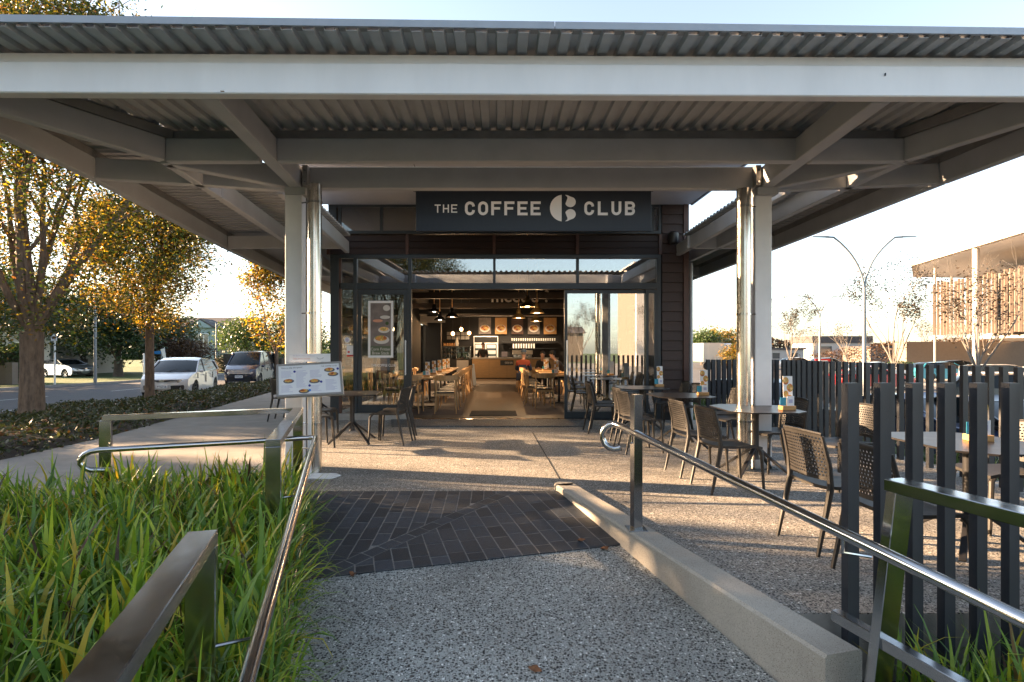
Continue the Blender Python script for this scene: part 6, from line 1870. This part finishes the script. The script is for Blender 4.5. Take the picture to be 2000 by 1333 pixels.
    if plate:
        pz = .46 if kind != 'van' else .50
        MB().box(-.19, -(l2 + .028), pz - .065, .19, -(l2 - .0), pz + .065).build('number_plate', M['white'], t, world=False)
        o = text(plate, -.16, .16, pz - .04, pz + .04, -(l2 + .031), M['print_dark'], None, bold=.01); o.parent = t
    # rear plate and wipers
    MB().box(-.19, l2 - .04, .70, .19, l2 + .012, .80).build('rear_plate', M['white'], t, world=False)
    for s in (-.25, .25):
        MB().bar((s, -(prof[0][0] - .02), prof[0][1] + .035), (s + .38, -(prof[0][0] - .22), prof[0][1] + .14), .014, .012).build('wiper', M['trim_black'], t, world=False)
    return t
make_car('pearl white compact hatchback parked behind the slim street tree', (-13.35, 24.1, GZ + .02), R(11), 'car_white', kind='hatch', plate='PTG718', L=4.4, Wd=1.88, H=1.56)
make_car('dark navy people mover with chrome grille parked behind the white hatchback', (-13.75, 31.8, GZ + .02), R(9), 'car_navy', L=4.7, Wd=1.72, H=1.84, kind='van', plate='FWX259', name='parked_van')
make_car('small white hatchback in a driveway across the road behind the bus stop sign', (-31.3, 41.5, GZ - .1), R(70), 'car_silver', L=3.8, H=1.4)
RC = [('teal hatchback parked across the car park beyond the near fence posts', 1842, 43, 82, 'car_teal', 'hatch'), ('white wagon with high roof at the right edge of the car park', 1962, 34, 62, 'car_white', 'van'),
      ('black car at the right edge in front of the white wagon', 1985, 20.5, 55, 'car_black', 'hatch'), ('dark blue sedan just beyond the slat fence, seen between the posts', 1800, 12.2, 20, 'car_blue', 'sedan'),
      ('silver hatchback just beyond the slat fence behind the right column', 1490, 16.8, 15, 'car_silver', 'hatch'), ('red car beyond the fence below the tall double lamp post', 1705, 34, 80, 'car_red', 'sedan'),
      ('white car behind the red car in the middle of the car park', 1715, 42, 80, 'car_white', 'hatch'), ('dark car parked beyond the white car in the car park', 1870, 50, 85, 'car_black', 'hatch'),
      ('silver car far off in front of the white shed', 1620, 66, 80, 'car_silver', 'hatch'), ('white car far off left of the red shop sign', 1560, 70, 84, 'car_white', 'hatch'), ('black sedan in the lot next to the dark blue sedan', 1940, 11.5, 12, 'car_black', 'sedan')]
for lab, px, d, a, p, k in RC:
    q = W(px, 0, d)
    make_car(lab, (q.x, d, LOT), R(a), p, kind=k, H=1.5 if k != 'sedan' else 1.42)

# ================================================================== STREET FURNITURE
def lamp_post(label, px, d, hz, fork, sp):
    p = W(px, 0, d)
    t = thing('street_lamp', label, 'street lamp', (p.x, d, LOT), 0, 'double armed lamp posts of the car park')
    Hh = hz - LOT; fk = fork - LOT
    MB().tube([(0, 0, 0), (0, 0, fk * .5), (0, 0, fk)], [.11, .09, .065], 12).build('pole', M['galv'], t, smooth=True, world=False)
    for s in (-1, 1):
        P = []
        for k in range(9):
            u_ = k / 8
            P.append((s * sp * (.10 * u_ + .62 * u_ ** 2.1) * .82, 0, fk - .15 + (Hh - fk + .15) * (1 - (1 - u_) ** 1.0 * (1 - .15 * u_))))
        P.append((s * sp * .74, 0, Hh + .02))
        MB().tube(P, .045, 8).build('arm', M['galv'], t, smooth=True, world=False)
        MB().bar((s * sp * .70, 0, Hh + .02), (s * sp, 0, Hh + .03), .18, .05, w2=.12, h2=.03).build('lamp_head', M['black_metal'], t, world=False, bevel=.01)
    return t
lamp_post('tall double armed lamp post in the car park, nearest and largest', 1688, 28, 6.95, 4.5, 2.55)
lamp_post('double armed lamp post farther off, right of the right column', 1601, 57, 6.8, 4.6, 2.35)
lamp_post('small distant double armed lamp post seen between the cafe wall and the right downpipe', 1383, 92, 7.0, 5.2, 2.35)
p = W(186, 0, 31)
t = thing('utility_pole', 'tall plain grey steel pole on the verge across the road', 'pole', (p.x, 31, GZ))
MB().tube([(0, 0, 0), (0, 0, 5.6)], [.085, .065], 12).build('shaft', M['galv'], t, smooth=True, world=False)
MB().tube([(0, 0, 5.6), (0, 0, 8.6)], [.065, .05], 12).build('upper_shaft', M['galv'], t, smooth=True, world=False)
p = W(459, 0, 60)
t = thing('utility_pole', 'distant grey lamp pole above the round clipped tree', 'pole', (p.x, 56, GZ))
MB().tube([(0, 0, 0), (0, 0, 4.6)], [.09, .06], 10).build('shaft', M['galv'], t, smooth=True, world=False)
MB().bar((0, 0, 4.6), (-.7, 0, 4.75), .06, .05).build('arm', M['galv'], t, world=False)
p = W(121, 0, 31)
t = thing('bus_stop_sign', 'white bus stop sign on a slim white post across the road', 'sign', (p.x, 30.5, GZ))
MB().tube([(0, 0, 0), (0, 0, 2.4)], .045, 8).build('post', M['print_white'], t, world=False)
MB().box(-.16, -.07, 2.38, .16, -.05, 2.74).build('panel', M['print_white'], t, world=False)
MB().prism([(-.10, -.076, 2.50), (.10, -.076, 2.50), (.12, -.076, 2.60), (.06, -.076, 2.64), (-.09, -.076, 2.64), (-.12, -.076, 2.58)], (0, .004, 0)).build('bus_symbol', M['print_dark'], t, world=False)
o = text('BUS', -.10, .10, 2.42, 2.47, -.075, M['print_line'], None); o.parent = t
p = W(281, 0, 37)
t = thing('marker_post', 'slim white post at the kerb across the road behind the slim street tree', 'post', (p.x, 37, GZ)); MB().tube([(0, 0, 0), (0, 0, 1.7)], .05, 8).build('shaft', M['print_white'], t, world=False)
p = W(472, 0, 52)
t = thing('warning_sign', 'yellow diamond warning sign above the dark van', 'sign', (p.x, 52, GZ))
MB().tube([(0, 0, 0), (0, 0, 1.7)], .03, 8).build('post', M['galv'], t, world=False)
M['sign_yellow'] = mat('yellow sign face', (0.70, 0.42, 0.02), 0.5)
MB().prism([(0, -.05, 1.15), (.36, -.05, 1.51), (0, -.05, 1.87), (-.36, -.05, 1.51)], (0, .02, 0)).build('panel', M['sign_yellow'], t, world=False)
MB().prism([(-.06, -.055, 1.42), (.1, -.055, 1.42), (.12, -.055, 1.55), (0, -.055, 1.64), (-.12, -.055, 1.55)], (0, .004, 0)).build('symbol', M['print_dark'], t, world=False)
p = W(314, 0, 41)
t = thing('street_name_sign', 'blue street name sign on a post left of the rusty low tree', 'sign', (p.x, 41, GZ))
MB().tube([(.05, 0, 0), (.05, 0, 2.0)], .035, 8).build('post', M['galv'], t, world=False)
MB().box(-.62, -.02, 1.62, .0, .01, 1.84).build('panel', M['print_blue'], t, world=False)
p = W(325, 0, 40)
t = thing('feather_flag', 'white feather shaped flag leaning beside the blue street name sign', 'flag', (p.x, 40, GZ))
MB().tube([(.12, 0, 0), (.02, 0, 1.0), (-.14, 0, 2.1)], .012, 6).build('pole', M['white'], t, world=False)
MB().prism([(.06, 0, .6), (.0, 0, 1.1), (-.14, 0, 2.05), (-.42, 0, 1.95), (-.30, 0, 1.6), (-.12, 0, 1.0)], (0, .012, 0)).build('banner', M['white'], t, world=False)
# red shop board and red banner in the car park
p = W(1607, 706, 60)
t = thing('shop_board', 'small red and white board standing far off in the car park', 'sign', (p.x, 60, LOT))
M['sign_red'] = mat('red sign face', (0.45, 0.015, 0.02), 0.5)
MB().box(-.8, 0, 1.0, .8, .06, 1.45).build('panel', M['sign_red'], t, world=False); MB().box(-.5, -.01, 1.15, .5, -.002, 1.28).build('lettering', M['white'], t, world=False)
for x in (-.7, .7): MB().box(x - .04, .0, 0, x + .04, .05, 1.0).build('leg', M['galv'], t, world=False)
# low wall, houses
def window(par, x0, z0, x1, z1, y, off, frame='white', mull=1):
    f = MB().box(x0, y - .06, z0, x1, y, z1)
    f.v = [(a - off[0], b_ - off[1], c - off[2]) for a, b_, c in f.v]
    o = f.build('window', M[frame], None); o.parent = par
    n = mull + 1; w_ = (x1 - x0) / n
    for k in range(n):
        for (za, zb) in (((z0 + .06), (z0 + z1) / 2 - .02), ((z0 + z1) / 2 + .02, z1 - .06)):
            g_ = MB().box(x0 + w_ * k + .05, y - .075, za, x0 + w_ * (k + 1) - .05, y - .061, zb)
            g_.v = [(a - off[0], b_ - off[1], c - off[2]) for a, b_, c in g_.v]
            q = g_.build('pane', M['window_dark'], None); q.parent = o
def house(label, x0, y0, x1, y1, h, rh, wall, roof, gable_x=True, wins=()):
    off = ((x0 + x1) / 2, y0, GZ)
    t = thing('house', label, 'house', off)
    MB().box(x0, y0, GZ, x1, y1, h).build('wall', M[wall], t)
    b = MB(); e = .45
    if gable_x:   # ridge along x
        ym = (y0 + y1) / 2
        b.prism([(x0 - e, y0 - e, h), (x0 - e, y1 + e, h), (x0 - e, ym, h + rh)], (x1 - x0 + 2 * e, 0, 0))
    else:
        xm = (x0 + x1) / 2
        b.prism([(x0 - e, y0 - e, h), (x1 + e, y0 - e, h), (xm, y0 - e, h + rh)], (0, y1 - y0 + 2 * e, 0))
    b.build('roof', M[roof], t)
    for (a, c, z0, z1, n) in wins: window(t, a, z0, c, z1, y0, off, mull=n)
    return t
# two storey house with blue grey gable
d = 68
g0, g1 = W(367, 0, d).x, W(419, 0, d).x
hs = house('two storey white house with grey tiled roof and blue grey gable far down the road', W(333, 0, d).x - 4, d + 1.0, W(440, 0, d).x, d + 9, 4.0, 1.6, 'house_white', 'house_roof')
MB().box(g0, d, GZ, g1, d + .99, 4.1).build('bay_wall', M['house_blue'], hs)
MB().prism([(g0 - .3, d - .3, 4.1), (g1 + .3, d - .3, 4.1), ((g0 + g1) / 2, d - .3, 5.2)], (0, 3.2, 0)).build('bay_gable', M['house_roof'], hs)
MB().prism([(g0 + .1, d - .34, 4.1), (g1 - .1, d - .34, 4.1), ((g0 + g1) / 2, d - .34, 5.0)], (0, .03, 0)).build('gable_face', M['house_blue'], hs)
window(hs, g0 + .8, .9, g1 - .7, 3.4, d, (hs.location.x, hs.location.y, hs.location.z), mull=2)
house('pale house behind the dark trees at the left edge', -43, 42, -33, 50, 3.0, 1.8, 'house_white', 'house_roof', True, ((-39, -37, .6, 2.0, 1), (-35.6, -34, .6, 2.0, 1)))
house('white gabled house across the road outside the left edge', -38, 12, -31, 20, 2.6, 1.7, 'house_white', 'house_roof', False, ((-36, -34, .6, 2.0, 1),))
house('white house just right of the dark van beyond the green hedge', -17.5, 74, -9, 82, 2.6, 1.6, 'house_white', 'house_roof', True, ((-16, -14, .4, 1.6, 1), (-12.6, -11, .4, 1.6, 1)))
t = thing('garden_wall', 'low cream block wall at the left edge across the road', 'wall', (-27.5, 31.4, GZ))
MB().box(-34, 31.3, GZ, -27.05, 31.5, .55).build('panel', M['house_beige'], t); MB().box(-27.0, 31.2, GZ, -26.6, 31.6, .72).build('pier', M['house_beige'], t)
t = thing('timber_fence', 'grey paling fence between the trees across the road', 'fence', (-20.5, 47, GZ))
for k in range(22): MB().box(-22.6 + k * .2, 47, GZ, -22.42 + k * .2, 47.03, GZ + 1.6).build('paling', M['bark_dark'], t)
# truck body at the right
d = 70
t = thing('box_truck', 'pale grey box truck parked at the far side of the car park', 'truck', (W(1400, 0, d).x, d, LOT))
MB().box(W(1374, 0, d).x, d, LOT + .9, W(1414, 0, d).x, d + 6, W(0, 670, d).z).build('cargo_box', M['car_silver'], t); MB().box(W(1415, 0, d).x, d + .2, LOT + .5, W(1431, 0, d).x, d + 2.2, W(0, 671, d).z).build('cab', M['print_white'], t, bevel=.1)
MB().box(W(1417, 0, d).x, d + .19, .6, W(1429, 0, d).x, d + .1999, 1.3).build('windscreen', M['glass_car'], t)
for px in (1380, 1390, 1424):
    MB().tube([(W(px, 0, d).x, d - .05, LOT + .45), (W(px, 0, d).x, d + .3, LOT + .45)], .45, 14).build('wheel', M['rubber_tyre'], t)
# far sheds behind the car park
def shed(label, px0, px1, pyt, d, m, depth=8, name='shed', rf='house_roof', rt=0):
    a = W(px0, pyt, d); c = W(px1, pyt, d)
    t = thing(name, label, 'building', ((a.x + c.x) / 2, d, LOT))
    MB().box(a.x, d, LOT, c.x, d + depth, a.z).build('wall', M[m], t)
    b = MB().box(a.x - .3, d - .3, a.z + .002, c.x + .3, d + depth, a.z + .3 + rt); b.build('roof', M[rf], t)
    n = max(2, int((c.x - a.x) / 4))
    for k in range(n):
        x = a.x + (c.x - a.x) * (k + .25) / n
        MB().box(x, d - .03, LOT + .9, x + (c.x - a.x) / n * .4, d - .002, a.z - .6).build('window', M['window_dark'], t)
    return t
shed('long dark roofed white shed behind the farther lamp post', 1588, 1700, 670, 110, 'house_white', rt=1.0)
shed('low brown roofed building right of the tall double lamp post', 1700, 1830, 680, 100, 'house_beige')
shed('pale low shop building beneath the louvred facade', 1835, 2060, 672, 95, 'house_beige')
shed('small white building at the left of the car park trees', 1500, 1570, 683, 100, 'house_white')
# louvred two storey building with a floating roof
t = thing('louvred_building', 'two storey building with brown vertical louvres and a wide cream floating roof', 'building', (36, 45, LOT))
def edge(u_): # facade line from far left to near right
    a = V(((1825 - 971) * 50 / F, 50, 0)); c = V(((2060 - 971) * 38 / F, 38, 0)); return a + (c - a) * u_
ztop = 7.9; zb = EYE + 37 * 50 / F
nl = 34
rnd = random.Random(8)
first = None
for k in range(nl):
    u_ = (k + rnd.uniform(-.22, .22)) / nl * 1.25
    p = edge(u_)
    zt = 7.5 - rnd.uniform(0, .35)
    if first is None:
        first = MB().box(-.09, -.16, 0, .09, .16, 1).build('louvre', M['louvre'], t, world=False); o = first
    else:
        o = first.copy(); COL.objects.link(o)
    o.location = (p.x - 36, p.y - 45, 2.75 - rnd.uniform(0, .1) - LOT); o.scale = (1, 1, zt - 2.75); o.rotation_euler = (0, 0, R(-32))
for z in (3.3, 4.9, 6.4):
    a = edge(0) + V((.1, .25, z)); c = edge(1.25) + V((.1, .25, z)); MB().bar(a, c, .10, .08).build('louvre_rail', M['louvre'], t)
wa, wb = edge(.62), edge(1.4)
MB().prism([(wa.x + 1.6, wa.y + 2.5, 2.5), (wb.x + 1.6, wb.y + 2.5, 2.5), (wb.x + 16, wb.y + 14, 2.5), (wa.x + 13.5, wa.y + 14, 2.5)], (0, 0, 4.9)).build('wall', M['house_beige'], t)
MB().prism([(wa.x, wa.y + 2.4, 2.3), (wb.x, wb.y + 1.4, 2.3), (wb.x + 16, wb.y + 14, 2.3), (wa.x + 13.5, wa.y + 14, 2.3)], (0, 0, .19)).build('floor_slab', M['slab_cream'], t)
for k in range(7):
    p = wa + (wb - wa) * (k + .5) / 7
    MB().bar((p.x + 1.53, p.y + 3.2, 4.9), (p.x + 1.53, p.y + 2.0, 4.9), .1, 2.2).build('window', M['window_dark'], t)
tip = W(1780, 518, 52); r2 = W(2010, 462, 36); b1_ = W(2120, 478, 40)
MB().prism([(tip.x, tip.y, 9.12), (r2.x + .5, r2.y, 9.12), (60, 36, 9.12), (60, 62, 9.12), (tip.x + 6, 60, 9.12)], (0, 0, .32)).build('roof', M['slab_cream'], t)
MB().prism([(tip.x + .4, tip.y - .4, 9.09), (r2.x + .9, r2.y + .2, 9.09), (59, 36.3, 9.09), (59, 61, 9.09), (tip.x + 6, 59, 9.09)], (0, 0, .025)).build('bounce_lit_lining', M['white'], t)  # added white panel; its colour stands for light bounced up under the roof
for px, d in ((1906, 43), (1826, 51)):
    p = W(px, 0, d); rr = .22 if d < 50 else .09
    MB().tube([(p.x, d, LOT), (p.x, d, 9.085)], rr, 14).build('column', M['slab_cream'], t, smooth=True)
MB().prism([(wa.x + 3, wa.y + 14, LOT), (60, wa.y + 14, LOT), (60, wa.y + 20, LOT), (wa.x + 6, wa.y + 20, LOT)], (0, 0, 3.2)).build('lower_wall', M['house_beige'], t)
struct(MB().quad((27, 30, LOT + .01), (70, 30, LOT + .01), (70, 64, LOT + .01), (33, 64, LOT + .01)).build('bounce_paving', M['concrete'], fix=False))  # pale paving added to bounce light up under the floating roof
# low planted island in the car park
hedge('green shrubs in the planted island left of the teal car', W(1735, 0, 50).x, 50, W(1800, 0, 50).x, 50, .9, 'leaf_mid', 1600)
# distant tree belts closing the horizon
rnd = random.Random(33)
def belt(label, x0, x1, y, h0, h1, m, n, size):
    pts = []
    for k in range(n):
        x = rnd.uniform(x0, x1); hh = h0 + (h1 - h0) * (.5 + .3 * math.sin(x * .11) + .2 * math.sin(x * .37 + 1))
        pts.append((x, y + rnd.uniform(-3, 3), LOT + hh * rnd.random() ** .7))
    return leaf_cloud('distant_trees', pts, size, M[m], label, rnd.randint(1, 99), .8)
belt('hazy belt of distant trees closing the horizon on the left', -120, -8, 118, 2.2, 4.6, 'leaf_mid', 16000, .9)
belt('belt of distant brownish trees closing the horizon on the right', 20, 170, 150, 3.2, 5.6, 'leaf_rust', 16000, 1.0)
belt('low brown shrubs and bare trees across the far side of the car park', 45, 90, 82, 1.5, 3.8, 'leaf_rust', 6000, .35)
# buildings and plaza behind the camera, seen only in the shopfront glass
house('pale single storey building behind the camera across the plaza', 4, -78, 14, -70, 4.2, 1.2, 'house_beige', 'house_roof', True)
t = thing('clinic_building', 'cream two storey building with tall white piers behind the camera', 'building', (22, -45, GZ))
MB().box(16.5, -55, GZ, 42, -45.4, 10.6).build('wall', M['house_beige'], t)
for k in range(8): MB().box(16.5 + k * 3.2, -45.3, GZ, 17.6 + k * 3.2, -44.6, 11.2).build('pier', M['house_white'], t)
MB().box(16, -55, 11.21, 43, -44, 11.8).build('roof', M['slab_cream'], t)
t = thing('house', 'white gabled house behind the camera across the street', 'house', (-14, -26, GZ))
MB().box(-18, -32, GZ, -10, -26, 3.2).build('wall', M['house_white'], t); MB().prism([(-18.5, -25.5, 3.2), (-9.5, -25.5, 3.2), (-14, -25.5, 5.4)], (0, -7, 0)).build('roof', M['house_roof'], t)
for x in (-16.5, -12.5): MB().box(x, -25.99, 1, x + 1.4, -25.9, 2.4).build('window', M['window_dark'], t)
struct(MB().quad((-6, -60, GZ + .01), (60, -60, GZ + .01), (60, -1.5, GZ + .01), (-6, -1.5, GZ + .01)).build('plaza', M['path_concrete'], fix=False))
